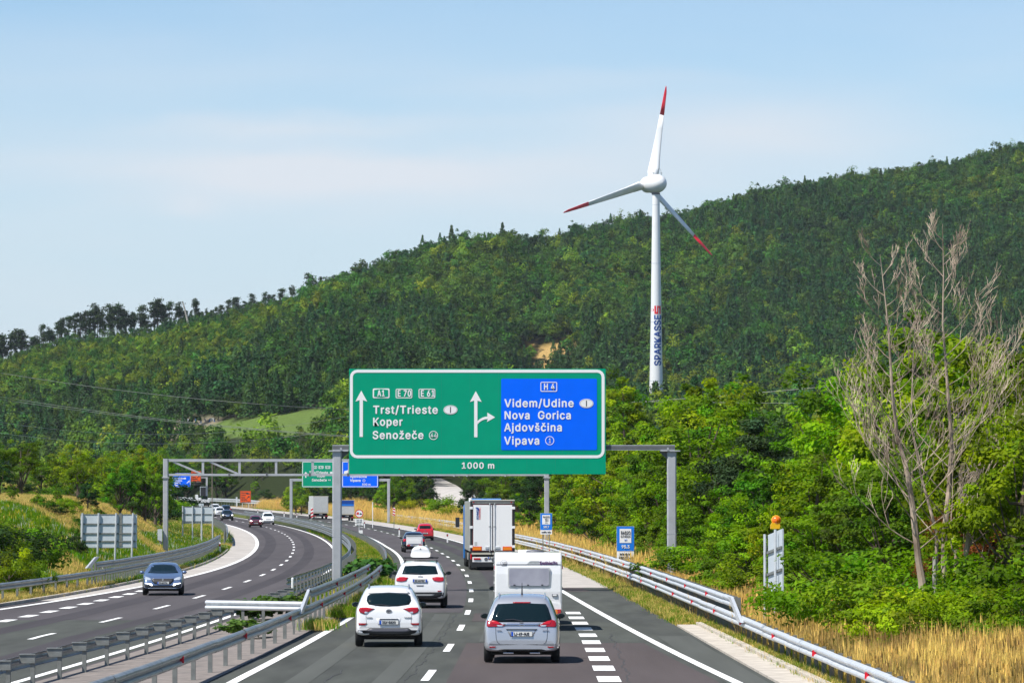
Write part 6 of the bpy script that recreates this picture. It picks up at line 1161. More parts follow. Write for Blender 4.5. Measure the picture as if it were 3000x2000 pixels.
for a in [(2540, 1600, 111, 'bshrub', 1.3, P2), (2600, 1640, 106, 'mshrub', 1.2, P2), (2470, 1600, 116, 'bshrub', 1.3, P2), (2660, 1690, 101, 'bshrub', 1.1, P2), (2420, 1590, 140, 'mshrub', 1.3, P2), (2350, 1580, 150, 'bshrub', 1.2, P2),
          (2720, 1720, 110, 'yshrub', 1.0, P1), (2830, 1690, 104, 'bshrub', 1.3, P1), (2900, 1710, 100, 'bshrub', 1.3, P1), (2980, 1690, 99, 'mshrub', 1.3, P1), (2870, 1600, 108, 'mshrub', 1.2, P1), (2800, 1600, 122, 'bshrub', 1.2, P1), (2950, 1560, 104, 'bshrub', 1.2, P1),
          (2220, 1620, 150, 'bshrub', 1.4, P3), (2150, 1600, 160, 'mshrub', 1.4, P3), (2100, 1600, 180, 'bshrub', 1.3, P3), (2030, 1570, 182, 'bshrub', 1.5, P3), (1935, 1570, 210, 'mshrub', 1.3, P4), (1905, 1562, 232, 'mshrub', 1.3, P4), (1830, 1545, 248, 'bshrub', 1.2, P4), (1785, 1535, 270, 'mshrub', 1.1, P4), (1735, 1520, 298, 'dshrub', 1.1, P5), (1690, 1510, 322, 'bshrub', 1.1, P5), (1640, 1500, 360, 'mshrub', 1.1, P5), (1995, 1575, 205, 'mshrub', 1.2, P4)]: tree(*a)
# ---- left bank
Q1 = 'at the far left, upper bank'; Q2 = 'on the left bank beside the truss gantry'; Q3 = 'beside the left guardrail'; Q4 = 'behind the left bank'
for a in [(60, 1272, 300, 'm', 1.15, Q1), (0, 1350, 290, 'd', 1.2, Q1), (-60, 1300, 300, 'd', 1.2, Q1), (110, 1440, 262, 'b', 1.1, Q1), (40, 1420, 262, 'b', 1.1, Q1), (170, 1430, 275, 'm', .9, Q1), (120, 1340, 420, 'm', 1.1, Q4),
 (228, 1335, 300, 'b', 1.0, Q2), (258, 1400, 290, 'd', .95, Q2), (215, 1290, 420, 'y', 1.2, Q4), (300, 1310, 430, 'y', 1.1, Q4), (355, 1350, 316, 'm', 1.0, Q2), (385, 1330, 350, 'm', .9, Q2), (425, 1345, 350, 'm', .9, Q2), (455, 1340, 368, 'b', .9, Q2), (412, 1300, 450, 'y', 1.1, Q4), (440, 1305, 470, 'b', 1.0, Q4), (345, 1320, 440, 'b', 1.1, Q4), (480, 1420, 385, 'm', .8, Q2), (250, 1330, 520, 'm', 1.2, Q4), (160, 1320, 520, 'm', 1.2, Q4), (60, 1300, 520, 'd', 1.2, Q4), (-20, 1280, 480, 'm', 1.3, Q4)]: tree(*a)
for a in [(60, 1490, 205, 'mshrub', 1.1, Q3), (20, 1520, 198, 'dshrub', 1.2, Q3), (115, 1530, 208, 'dshrub', .9, Q3), (-30, 1500, 200, 'mshrub', 1.1, Q3), (130, 1445, 262, 'mshrub', 1.2, Q1), (190, 1450, 268, 'bshrub', 1.1, Q1), (235, 1500, 262, 'mshrub', .9, Q2), (225, 1560, 240, 'dshrub', .7, Q2), (290, 1480, 290, 'mshrub', .8, Q2), (30, 1600, 188, 'yshrub', .9, Q3), (90, 1610, 190, 'mshrub', .8, Q3), (330, 1470, 330, 'mshrub', 1.0, Q2), (20, 1470, 250, 'bshrub', 1.2, Q1), (160, 1470, 262, 'dshrub', 1.2, Q1), (210, 1455, 285, 'mshrub', 1.2, Q2), (265, 1450, 300, 'dshrub', 1.1, Q2), (320, 1440, 345, 'mshrub', 1.2, Q2), (370, 1435, 350, 'dshrub', 1.3, Q2), (420, 1440, 372, 'mshrub', 1.3, Q2), (455, 1450, 385, 'dshrub', 1.1, Q2), (240, 1530, 252, 'mshrub', .8, Q2), (95, 1470, 270, 'bshrub', 1.4, Q1), (470, 1430, 420, 'mshrub', 1.4, Q2), (345, 1400, 400, 'bshrub', 1.5, Q4), (200, 1400, 400, 'mshrub', 1.6, Q4), (60, 1400, 380, 'dshrub', 1.5, Q4), (430, 1400, 440, 'dshrub', 1.6, Q4)]: tree(*a)
# ---- behind the bend: trees on the slope beyond the carriageways
S1 = 'behind the far blue exit sign'; S2 = 'on the slope behind the orange detour sign'; S3 = 'on the slope behind the far lorries'; S4 = 'beside the pale hillside road'
rr_ = random.Random(21)
def band(x0, x1, n, Y0, Y1, t0, t1, kinds, place, w0=1.0, w1=1.4):
    for i in range(n):
        px_ = x0 + (x1 - x0) * (i + rr_.uniform(.1, .9)) / n; Y = rr_.uniform(Y0, Y1); tree(px_, rr_.uniform(t0, t1), Y, rr_.choice(kinds), rr_.uniform(w0, w1), place)
band(480, 640, 9, 990, 1060, 1320, 1350, ['m', 'b', 'y', 'm'], S1); band(470, 640, 10, 1080, 1180, 1280, 1320, ['y', 'b', 'm', 'd'], S1, 1.1, 1.5)
band(630, 880, 16, 940, 1000, 1345, 1385, ['m', 'd', 'd', 'm'], S2); band(620, 900, 16, 980, 1080, 1275, 1330, ['b', 'm', 'y', 'd', 'b'], S2, 1.1, 1.5); band(740, 860, 6, 885, 905, 1425, 1450, ['mshrub', 'dshrub', 'm'], S2, 1.1, 1.4)
band(880, 1110, 13, 800, 860, 1355, 1400, ['m', 'd', 'b', 'm'], S3); band(880, 1130, 14, 920, 1040, 1280, 1335, ['b', 'm', 'y', 'b'], S3, 1.1, 1.5)
band(850, 1110, 26, 760, 810, 1400, 1440, ['m', 'd', 'b', 'm', 'mshrub'], S3); band(715, 880, 18, 925, 965, 1395, 1430, ['m', 'd', 'm', 'b'], S2); band(1095, 1270, 9, 640, 720, 1385, 1410, ['m', 'd', 'm', 'b'], S4, .9, 1.2); band(1150, 1290, 7, 650, 700, 1452, 1475, ['mshrub', 'dshrub', 'yshrub'], S4, 1.2, 1.6); tree(1220, 1450, 640, 'yshrub', 1.2, S4); tree(1295, 1448, 600, 'bshrub', 1.2, S4); tree(1325, 1470, 560, 'yshrub', 1.0, S4); tree(1245, 1392, 640, 'd', 1.0, S4)
band(1360, 1500, 6, 620, 720, 1380, 1400, ['b', 'm'], S4, 1.0, 1.2)
# ---- dead trees
def deadtree(label, Y, path, r0, nb, seed, m='deadbark', spread=1.0):
    R = random.Random(seed); pts = [Vector((px2w(a, Y), 0, hz(c, Y))) for a, c in path]; x0, z0 = pts[0].x, gz(pts[0].x, Y); r = empty('dead_tree', (x0, Y, z0), 0, label, 'tree')
    pts = [Vector((p.x - x0, R.uniform(-.1, .1), p.z - z0)) for p in pts]; pts[0].z = -.3; n = len(pts)
    b = MB(M[m]); rad = [r0 * (1 - (i / (n - 1)) ** .8) + .006 for i in range(n)]; b.tube(pts, rad, 8); b.build('trunk', r)
    tw = MB(M[m])
    def branch(p, d, ln, rd, lev):
        q_ = [p]; steps = 5; cur_ = p.copy(); d = d.normalized()
        for s in range(steps):
            d = (d + Vector((R.uniform(-.16, .16), R.uniform(-.16, .16), .15 if lev < 2 else .06))).normalized(); cur_ = cur_ + d * ln / steps; q_.append(cur_.copy())
            if lev < 3 and (s % 2 == 0 if lev > 1 else s):
                for _ in range(1):
                    sd = (d + Vector((R.uniform(-1, 1), R.uniform(-1, 1), R.uniform(-.1, .5))) * .75).normalized(); branch(cur_.copy(), sd, ln * R.uniform(.34, .55), max(rd * .5, .006), lev + 1)
        tw.tube(q_, [max(rd * (1 - .8 * i / steps), .0048) for i in range(steps + 1)], 5 if lev == 0 else 3, cap=False)
    H_ = pts[-1].z
    for i in range(nb):
        t = .24 + .74 * (i + R.random() * .6) / nb; z = t * H_; k = max(j for j in range(n - 1) if pts[j].z <= z); f = (z - pts[k].z) / (pts[k + 1].z - pts[k].z); p = pts[k].lerp(pts[k + 1], f)
        a = R.choice((0, PI)) + R.uniform(-1.0, 1.0); ln = H_ * (.27 * (1 - t) + .05) * R.uniform(.75, 1.2) * spread; branch(p, Vector((math.cos(a), math.sin(a) * .9, R.uniform(.35, .85))), ln, r0 * .22 * (1 - .6 * t), 0)
    tw.build('branches', r, fix=False); return r
deadtree('bare dead tree with pale trunk, left one of the tall pair, leaning left', 107, [(2722, 1845), (2700, 1700), (2690, 1640), (2672, 1470), (2655, 1368), (2628, 1270), (2612, 1130), (2606, 1000), (2598, 900), (2580, 744)], .115, 30, 5)
deadtree('bare dead tree, right and tallest one of the pair, fan of upright twigs', 107.5, [(2768, 1840), (2765, 1640), (2766, 1550), (2780, 1440), (2787, 1300), (2780, 1186), (2774, 1089), (2762, 950), (2766, 802), (2764, 655)], .10, 34, 9)
deadtree('leaning bare branching stem between the two tall dead trees', 108, [(2740, 1845), (2742, 1560), (2700, 1400), (2668, 1240), (2676, 1080), (2680, 960)], .05, 9, 15, spread=.8)
for i, (p0, pt, Yx, lb) in enumerate([((2738, 1840), (2737, 1630), 106, 'thin pale broken trunk just right of the left dead tree'), ((2810, 1840), (2835, 1560), 105.5, 'dark dead stem leaning right beside the tallest dead tree'), ((2796, 1840), (2802, 1590), 106.5, 'thin dark stem touching the right dead tree'), ((2912, 1780), (2918, 1670), 114, 'short pale birch-like stem in the shrubs at the right edge')]):
    x0 = px2w(p0[0], Yx); z0 = gz(x0, Yx); r = empty('dead_tree', (x0, Yx, z0), 0, lb, 'tree'); b = MB(M['palebark' if i in (0, 3) else 'deadbark']); b.tube([(0, 0, -.2), ((px2w(pt[0], Yx) - x0) * .4, .05, (hz(pt[1], Yx) - z0) * .5), (px2w(pt[0], Yx) - x0, 0, hz(pt[1], Yx) - z0)], [.09, .075, .05], 7); b.build('trunk', r)
    if i == 1:
        b = MB(M['deadbark'])
        for j in range(9): t = .4 + .06 * j; p = Vector(((px2w(pt[0], Yx) - x0) * t, 0, (hz(pt[1], Yx) - z0) * t)); a = rr_.uniform(-1, 1); b.tube([p, p + Vector((a * .7, .1, .5)), p + Vector((a * .9, .1, 1.1))], [.03, .015, .006], 4, cap=False)
        b.build('branches', r, fix=False)
RB = np.random.default_rng(5); P, cl, cc, nn = crown_points(1500, 20, .9, .9, 1.0, .4, RB); me_b = leafmesh('foliage', P, .11, M['leaf_brown'], tints(1500, cl, RB), .5, nn)
for (px_, py, Y, k, lb) in ((2785, 1560, 109, .75, 'rusty brown withered shrub between the dead trunks'), (2870, 1640, 107, .75, 'rusty brown withered shrub right of the dead trunks'), (2720, 1680, 108.5, .5, 'small withered brown shrub behind the left dead trunk')):
    r = empty('withered_shrub', (px2w(px_, Y), Y, hz(py, Y) - .9 * k), 1.0, lb, 'shrub'); r.scale = (k, k, k); link('foliage', me_b, r)

# ------------------------------------------------------------------ skyline pines on the left ridge
def ridge_pine(seed):
    R = np.random.default_rng(seed); N = 900; ncl = 15; h = np.sort(R.uniform(.34, 1.0, ncl)) ** .85; c = np.stack([R.normal(0, 1, ncl), R.normal(0, 1, ncl), h], 1); rad = R.uniform(1.5, 2.5) * (1.2 - .85 * h); c[:, 0] *= rad * .55; c[:, 1] *= rad * .55; c[:, 2] = 12.4 * h
    cl = R.integers(0, ncl, N); P = c[cl] + R.normal(size=(N, 3)) * np.array([.75, .75, .42]); me = leafmesh('crown', P, .66, M['needles'], tints(N, cl, R, .25, .15), .6, None, .6, R)
    b = MB(M['pinebark']); x = R.normal() * .5; b.tube([(0, 0, -1.5), (x * .3, 0, 5), (x, 0, 11.6)], [.24, .18, .06], 6)
    for q_ in c[::2]: b.tube([(x * q_[2] / 12, 0, q_[2] - .5), tuple(q_)], [.07, .03], 4, cap=False)
    return b.mesh('trunk'), me
RPV = [ridge_pine(100 + i) for i in range(6)]
def RLAB(px_, row):
    for lim, t in ((60, 'at the far left edge'), (130, 'left of the pale rocks'), (210, 'above the pale rocks'), (300, 'right of the pale rocks'), (400, 'on the tallest part of the left stand'), (470, 'left of the leaning dead trunk'), (556, 'just left of the leaning dead trunk'), (640, 'just right of the leaning dead trunk'), (760, 'above the middle of the truss gantry'), (900, 'left of the twin pale trunks'), (1020, 'left above the green sign'), (1400, 'directly above the green sign')):
        if px_ < lim: return ('tall skyline pine ' if row == 0 else 'rear-row skyline pine ') + t
def ridge(px_, ytop, kscale=1.0, Y=None, row=0):
    Yr = float(np.interp(px_, [-400, 900, 2000, 3400], [1750, 1800, 2150, 2350])) if Y is None else Y; x = px2w(px_, Yr); z = gz(x, Yr); h = hz(ytop, Yr) - z; tr, cr = rr_.choice(RPV); k = h / 12.6
    r = empty('ridge_pine', (x, Yr, z), rr_.uniform(0, 6.28), RLAB(px_, row), 'pine', 'skyline pines on the left ridge'); r.scale = (k * kscale, k * kscale, k); link('trunk', tr, r); link('crown', cr, r)
for px_, yt in [(-12, 985), (8, 968), (30, 960), (42, 962), (58, 962), (70, 968), (88, 990), (105, 985), (118, 940), (130, 936), (142, 948), (152, 960), (165, 928), (175, 925), (186, 940), (205, 930), (214, 921), (232, 925), (246, 916), (258, 903), (268, 900), (278, 896), (290, 898), (300, 892), (308, 893), (318, 905), (330, 890), (338, 890), (355, 900), (362, 896), (375, 910), (392, 900), (402, 893), (412, 893), (425, 905), (440, 895), (452, 880), (458, 879), (470, 895), (485, 893), (500, 890), (512, 888), (524, 892), (535, 884), (548, 896), (560, 900), (574, 876), (580, 888), (600, 888), (612, 893), (650, 890), (664, 880), (682, 868), (692, 872), (706, 890),
              (722, 868), (735, 862), (750, 868), (765, 860), (778, 856), (790, 858), (805, 852), (820, 848), (832, 838), (845, 842), (862, 836), (878, 838), (890, 832), (908, 806), (922, 803), (938, 800), (950, 804), (966, 800), (982, 795), (996, 792), (1012, 796), (1030, 792), (1046, 788), (1068, 790), (1098, 775), (1110, 768), (1126, 758), (1140, 764), (1160, 760), (1180, 758)]:
    if rr_.random() > .14: ridge(px_ + rr_.uniform(-7, 7), yt + rr_.uniform(-7, 16), rr_.uniform(.7, 1.45))
for px_ in np.arange(-20, 760, 13.0): ridge(float(px_) + rr_.uniform(-4, 4), float(np.interp(px_, [-20, 60, 130, 200, 300, 450, 760], [1000, 1005, 975, 960, 935, 925, 885])) + rr_.uniform(-6, 14), rr_.uniform(.9, 1.3), row=1)
def snag(px_, yt, yb, lean, lb, r_=.3):
    Y = 1690; x = px2w(px_, Y); z = hz(yb, Y); r = empty('dead_tree', (x, Y, z), 0, lb, 'tree'); b = MB(M['palebark']); b.tube([(0, 0, -1), (lean * .5, 0, (hz(yt, Y) - z) * .5), (lean, 0, hz(yt, Y) - z)], [r_, r_ * .8, r_ * .4], 6); b.build('trunk', r)
snag(556, 882, 965, -3.0, 'pale leaning dead trunk on the skyline above the truss gantry', .5); snag(147, 1035, 1065, -1.0, 'short white dead trunk beside the pale rock on the left slope', .5); snag(474, 985, 1060, .1, 'pale dead pine trunk on the left slope, left of the leaning trunk'); snag(533, 970, 1062, .3, 'pale dead pine trunk below the leaning trunk')
snag(52, 1180, 1262, .1, 'bare pale trunk low in the dark wood at the far left'); snag(80, 1195, 1262, .1, 'second bare pale trunk in the dark wood at the far left', .4); snag(897, 870, 922, .1, 'pale pine trunk on the ridge left above the green sign'); snag(910, 870, 925, .1, 'pale pine trunk just right of its twin on the ridge')
b = MB(M['rock'])
for (px_, py, s) in ((128, 1065, 1.9), (135, 1056, 1.6), (120, 1072, 1.3), (205, 1054, 1.5), (214, 1048, 1.2), (20, 1105, 1.2), (250, 1064, .8), (195, 1062, .9)):
    Y = 1640; c = Vector((px2w(px_, Y), Y, hz(py, Y))); b.lathe([(0, -s), (s * .8, -s * .5), (s, 0), (s * .6, s * .5), (0, s * .7)], 7, 'z', tuple(c))
tagp(b.build('rocks'), kind='structure')

# ------------------------------------------------------------------ forest covering the hill
def far_tree(kind, seed):
    R = np.random.default_rng(seed)
    if kind == 'spruce':
        N = 460; z = R.random(N) ** 1.25; rad = (1 - z) * 1.85 * R.uniform(.55, 1.05, N) + .08; a = R.random(N) * 2 * PI; P = np.stack([rad * np.cos(a), rad * np.sin(a), z * 6.6 + .4], 1); nn = np.stack([np.cos(a), np.sin(a), np.full(N, .5)], 1); cl = R.integers(0, 24, N)
        return leafmesh('spruce_source', P, .50, M['needles_far'], tints(N, cl, R, .25, .15), .55, nn, 0, R)
    mm = {'leaf': 'leaf_far', 'bright': 'leaf_farbright', 'pine': 'needles_far'}[kind]
    N = 560; P, cl, cc, nn = crown_points(N, 17, 2.25 if kind != 'pine' else 1.8, 2.4, 3.4, .40, R); return leafmesh('crown_source', P, .47 if kind != 'pine' else .44, M[mm], tints(N, cl, R, .25, .15), .65, nn, .2, R)
PROT = []
for kd, n in (('spruce', 3), ('pine', 3), ('leaf', 4), ('bright', 2)):
    for i in range(n): o = bpy.data.objects.new(kd + '_source', far_tree(kd, 300 + len(PROT))); PROT.append((kd, o))
def scatter(name, pts, rot, scl, pick, protos, kind='stuff', tilt=None):
    me = bpy.data.meshes.new(name); me.vertices.add(len(pts)); me.vertices.foreach_set('co', np.asarray(pts, np.float32).ravel())
    for nm, dt, arr in (('pick', 'INT', pick), ('spin', 'FLOAT', rot), ('size', 'FLOAT', scl)):
        at = me.attributes.new(nm, dt, 'POINT'); at.data.foreach_set('value', np.asarray(arr, np.int32 if dt == 'INT' else np.float32))
    at = me.attributes.new('high', 'FLOAT', 'POINT'); at.data.foreach_set('value', np.asarray(tilt if tilt is not None else np.ones(len(pts)), np.float32))
    o = link(name, me); tagp(o, kind=kind); ng = bpy.data.node_groups.new(name, 'GeometryNodeTree'); ng.interface.new_socket('Geometry', in_out='INPUT', socket_type='NodeSocketGeometry'); ng.interface.new_socket('Geometry', in_out='OUTPUT', socket_type='NodeSocketGeometry')
    N = ng.nodes.new; K = ng.links.new; gi = N('NodeGroupInput'); go = N('NodeGroupOutput'); jn = N('GeometryNodeJoinGeometry'); mtp = N('GeometryNodeMeshToPoints'); K(gi.outputs[0], mtp.inputs['Mesh'])
    def attr(nm, dt): a = N('GeometryNodeInputNamedAttribute'); a.data_type = dt; a.inputs['Name'].default_value = nm; return a.outputs['Attribute']
    sp_, sz_, pk, hg = attr('spin', 'FLOAT'), attr('size', 'FLOAT'), attr('pick', 'INT'), attr('high', 'FLOAT'); cr_ = N('ShaderNodeCombineXYZ'); K(sp_, cr_.inputs['Z']); cs = N('ShaderNodeCombineXYZ'); mm_ = N('ShaderNodeMath'); mm_.operation = 'MULTIPLY'; K(sz_, mm_.inputs[0]); K(hg, mm_.inputs[1]); K(sz_, cs.inputs['X']); K(sz_, cs.inputs['Y']); K(mm_.outputs[0], cs.inputs['Z'])
    for i, p in enumerate(protos):
        oi = N('GeometryNodeObjectInfo'); oi.inputs['Object'].default_value = p; oi.inputs['As Instance'].default_value = True; cp = N('FunctionNodeCompare'); cp.data_type = 'INT'; cp.operation = 'EQUAL'; K(pk, cp.inputs[2]); cp.inputs[3].default_value = i
        ip = N('GeometryNodeInstanceOnPoints'); K(mtp.outputs[0], ip.inputs['Points']); K(cp.outputs[0], ip.inputs['Selection']); K(oi.outputs['Geometry'], ip.inputs['Instance']); K(cr_.outputs[0], ip.inputs['Rotation']); K(cs.outputs[0], ip.inputs['Scale']); K(ip.outputs[0], jn.inputs[0])
    K(jn.outputs[0], go.inputs[0]); md = o.modifiers.new('scatter', 'NODES'); md.node_group = ng; return o
RF_ = np.random.default_rng(77)
Yc_ = np.sqrt(RF_.uniform(720 ** 2, 2420 ** 2, 76000)); uu = RF_.uniform(-250, 3250, 76000); Xc = (uu - 1500) / F * Yc_; Yr_ = np.interp(uu, [-400, 900, 2000, 3400], [1750, 1800, 2150, 2350]); Yf_ = np.interp(uu, [-400, 0, 300, 600, 1000, 1300, 1550], [1420, 1280, 1120, 900, 850, 1000, 1470])
zz_ = ground(Xc, Yc_); pu, pv = ang(Xc, Yc_, zz_); dr_ = Xc - PR(np.clip(Yc_, 20, 2990))
ok = (Yc_ < Yr_ + 12) & (dr_ > 15) & ~((pip(pu, pv, MEADOW) | pip(pu, pv - 14, MEADOW)) & (Yc_ > 1000)) & ~((pip(pu, pv, FIELD) | pip(pu, pv - 22, FIELD) | pip(pu, pv - 10, FIELD2) | pip(pu, pv, FIELD2)) & (Yc_ > 1000)) & ~(pip(pu, pv, YARD) & (Yc_ > 1000)) & ~((Yc_ < 980) & (pu > 1240) & (pu < 1380))
low_ = (Yc_ > 880) & (pip(pu, pv - 18, MEADOW) | pip(pu, pv - 36, MEADOW) | pip(pu, pv - 54, MEADOW) | pip(pu, pv - 70, MEADOW)); ok &= ~(low_ & (RF_.random(76000) < .88)); ok &= ~((Yc_ > Yr_ - 40) & (pu < 470) & (RF_.random(76000) < .25))
Xc, Yc_, zz_, pu, pv, Yr_, Yf_ = Xc[ok], Yc_[ok], zz_[ok], pu[ok], pv[ok], Yr_[ok], Yf_[ok]; n_ = len(Xc); low_ = low_[ok]
el = (YH - pv); zone = np.sin(Xc * .013 + 2 * np.sin(Yc_ * .006)) + np.sin(Xc * .031 - Yc_ * .019 + 1) * .8 + RF_.normal(0, .55, n_)
tt_ = (Yc_ - Yf_) / (Yr_ - Yf_); conif = np.where(zone > -.45, 1, 0); leftslope = (pu < 820 - (pv - 1000)) & (tt_ > .45) & (pv < 1190); rnd = RF_.random(n_)
pick = np.empty(n_, int)
def choose(mask, opts):
    k = np.where(mask)[0]; pick[k] = RF_.choice(opts, size=len(k))
choose(np.ones(n_, bool), [6, 7, 8, 9]); choose((conif == 1), [0, 1, 2, 0, 3, 4, 5, 4, 6, 7]); choose((conif == 0) & (rnd < .16), [10, 11]); choose(leftslope & (rnd < .75), [10, 11, 8, 9, 10]); choose((tt_ < .18) & (rnd < .5), [10, 11, 6]); choose((tt_ > .9) & (rnd < .8), [3, 4, 5, 6, 7, 8, 9, 4]); choose((pu > 1500) & (conif == 0) & (rnd < .28) & (rnd > .16), [3, 4, 5])
sc_ = RF_.uniform(.7, 1.55, n_) * np.where(tt_ < .3, 1.15, 1.0) * np.where(leftslope, .62, 1.0) * np.where(pu > 1300, 1.12, 1) * np.where(tt_ > .94, .8, 1) * np.where(low_, .42, 1.0) * np.where(RF_.random(n_) < .12, 1.35, 1.0)
zt_ = zz_ - .3
hp_ = 7.2 * sc_ * F / Yc_; hit = np.zeros(n_, bool); hit2 = np.zeros(n_, bool)
for f_ in (.35, .6, .8, 1.0): hit |= pip(pu, pv - f_ * hp_, MEADOW) | pip(pu, pv - f_ * hp_, YARD); hit2 |= pip(pu, pv - f_ * hp_, FIELD)
keep = ~((hit & (RF_.random(n_) < .90)) | (hit2 & (RF_.random(n_) < .6))) | (Yc_ > 1700); Xc, Yc_, zt_, sc_, pick, n_ = Xc[keep], Yc_[keep], zt_[keep], sc_[keep], pick[keep], int(keep.sum())
scatter('forest', np.stack([Xc, Yc_, zt_], 1), RF_.random(n_) * 6.28, sc_, pick, [o for _, o in PROT], tilt=RF_.uniform(.85, 1.25, n_))
print('forest', n_)
# ------------------------------------------------------------------ grasses
def tuft(name, n, h, spread, wd, m, seed, lean=.28, heads=False):
    R = np.random.default_rng(seed); V = []; Fc = []; T = []
    for i in range(n):
        x, y = R.normal(0, spread, 2); hh = h * R.uniform(.55, 1.15); a = R.random() * 6.28; l = abs(R.normal(0, lean)) * hh; dx, dy = math.cos(a) * l, math.sin(a) * l; ww = wd * R.uniform(.7, 1.3); b_ = R.random() * 6.28; ux, uy = math.cos(b_) * ww / 2, math.sin(b_) * ww / 2; k = len(V)
        V += [(x - ux, y - uy, -.05), (x + ux, y + uy, -.05), (x + dx * .4 + ux * .8, y + dy * .4 + uy * .8, hh * .6), (x + dx * .4 - ux * .8, y + dy * .4 - uy * .8, hh * .6), (x + dx, y + dy, hh)]
        Fc += [(k, k + 1, k + 2, k + 3), (k + 3, k + 2, k + 4)]; t = R.uniform(.65, 1.35); g = R.uniform(-.15, .1); T += [(t, t * (1 + g * .3), t * (1 - abs(g)))] * 5
        if heads and R.random() < .6: k = len(V); w2 = ww * 2.0; V += [(x + dx - ux * 2, y + dy - uy * 2, hh * .9), (x + dx + ux * 2, y + dy + uy * 2, hh * .9), (x + dx * 1.1, y + dy * 1.1, hh * 1.12)]; Fc += [(k, k + 1, k + 2)]; T += [(t * 1.25, t * 1.15, t)] * 3
    me = bpy.data.meshes.new(name); me.from_pydata(V, [], Fc); me.materials.append(m); ca = me.color_attributes.new('tint', 'FLOAT_COLOR', 'POINT'); ca.data.foreach_set('color', np.concatenate([np.array(T), np.ones((len(T), 1))], 1).astype(np.float32).ravel()); return bpy.data.objects.new(name, me)
dryP = [tuft('dry_tuft_source', 46, .85, .17, .012, M['dry'], 1, heads=True), tuft('dry_tuft_source', 42, 1.05, .15, .011, M['dry'], 2, .2, True), tuft('dry_tuft_source', 40, .55, .2, .014, M['dry'], 3, .4), tuft('weed_source', 22, .95, .12, .022, M['drydark'], 4, .18, True), tuft('green_tuft_source', 40, .45, .2, .016, M['green'], 5, .35)]
grnP = [tuft('green_tuft_source', 44, .30, .22, .02, M['green'], 6, .4), tuft('green_tuft_source', 40, .42, .2, .018, M['green'], 7, .3), tuft('dry_tuft_source', 36, .38, .2, .016, M['dry'], 8, .35), tuft('flower_source', 16, .40, .2, .03, M['flower'], 9, .2), tuft('flower_source', 10, .42, .2, .03, M['flowerw'], 10, .2)]
R9 = np.random.default_rng(99)
def strip_points(n, Y0, Y1, fx, p=1.0):
    Y = Y0 + (Y1 - Y0) * R9.random(n) ** p; return fx(Y, R9.random(n)), Y
def put(name, X, Y, pick, protos, s0=.8, s1=1.25, mask=None, dz=0.0):
    if mask is not None: X, Y, pick = X[mask], Y[mask], pick[mask]
    n = len(X); Z = ground(X, Y) + dz; return scatter(name, np.stack([X, Y, Z], 1), R9.random(n) * 6.28, R9.uniform(s0, s1, n), pick, protos)
# right verge: tall dry grass
X, Y = strip_points(26000, 72, 190, lambda Y, q_: RailR(Y) + .35 + q_ * (8.5 - (Y - 72) * .025), 1.0); pk_ = R9.choice([0, 1, 0, 1, 0, 2, 2, 3, 4], size=len(X)); pk_ = np.where((np.sin(X * 1.7 + Y * .31) > .82), R9.choice([3, 4, 4], size=len(X)), pk_)
pk_ = np.where((np.sin(X * .9 + 1.5 * np.sin(Y * .21)) + np.sin(Y * .37 + X * .4) > .9), R9.choice([4, 4, 4, 3, 2], size=len(X)), pk_); pk_ = np.where(R9.random(len(X)) < .12, 4, pk_); put('dry_grass', X, Y, pk_, dryP, .50, .95)
X, Y = strip_points(7000, 190, 350, lambda Y, q_: RailR(Y) + .3 + q_ * 4.5); put('dry_grass', X, Y, R9.choice([0, 1, 2, 2, 4], size=len(X)), dryP, .9, 1.4)
X, Y = strip_points(9000, 60, 350, lambda Y, q_: PR(Y) + np.where(Y < 137, .9, .1) + q_ * (RailR(Y) + .3 - PR(Y) - np.where(Y < 137, .9, .1))); put('verge_grass', X, Y, R9.choice([0, 2, 2, 0, 1], size=len(X)), grnP, .35, .8)
X, Y = strip_points(16000, 360, 860, lambda Y, q_: PR(Y) + .9 + q_ * np.where(Y < 540, 16, 7)); put('dry_grass', X, Y, R9.choice([0, 1, 0, 1, 2], size=len(X)), dryP, 1.0, 1.8)
X, Y = strip_points(3500, 345, 860, lambda Y, q_: PR(Y) + .2 + q_ * 1.4); put('verge_grass', X, Y, R9.choice([0, 1, 2], size=len(X)), grnP, .6, 1.0)
# left bank
X, Y = strip_points(42000, 168, 420, lambda Y, q_: PL(Y) - .3 - q_ * 15); dL_ = PL(Y) - X
gold = (dL_ < 2.2) & (Y < 215); gold |= (np.sin(X * .5 + 1.7 * np.sin(Y * .09)) + np.sin(Y * .17 + X * .23) > 1.15); gold |= (dL_ > 6.0) & (Y > 255) & (Y < 350); gold |= (dL_ > 7) & (Y > 285) & (Y < 400) & (np.sin(X * .3 + Y * .05) > -.4)
pk_ = np.where(gold, R9.choice([2, 2, 2, 0], size=len(X)), R9.choice([0, 1, 0, 1, 0, 1, 0, 3, 1, 0, 4], size=len(X))); put('bank_grass', X, Y, pk_, grnP, .6, 1.1)
X, Y = strip_points(7000, 420, 900, lambda Y, q_: PL(Y) - .5 - q_ * 22); put('bank_grass', X, Y, R9.choice([0, 1, 2], size=len(X)), grnP, 1.2, 2.0)
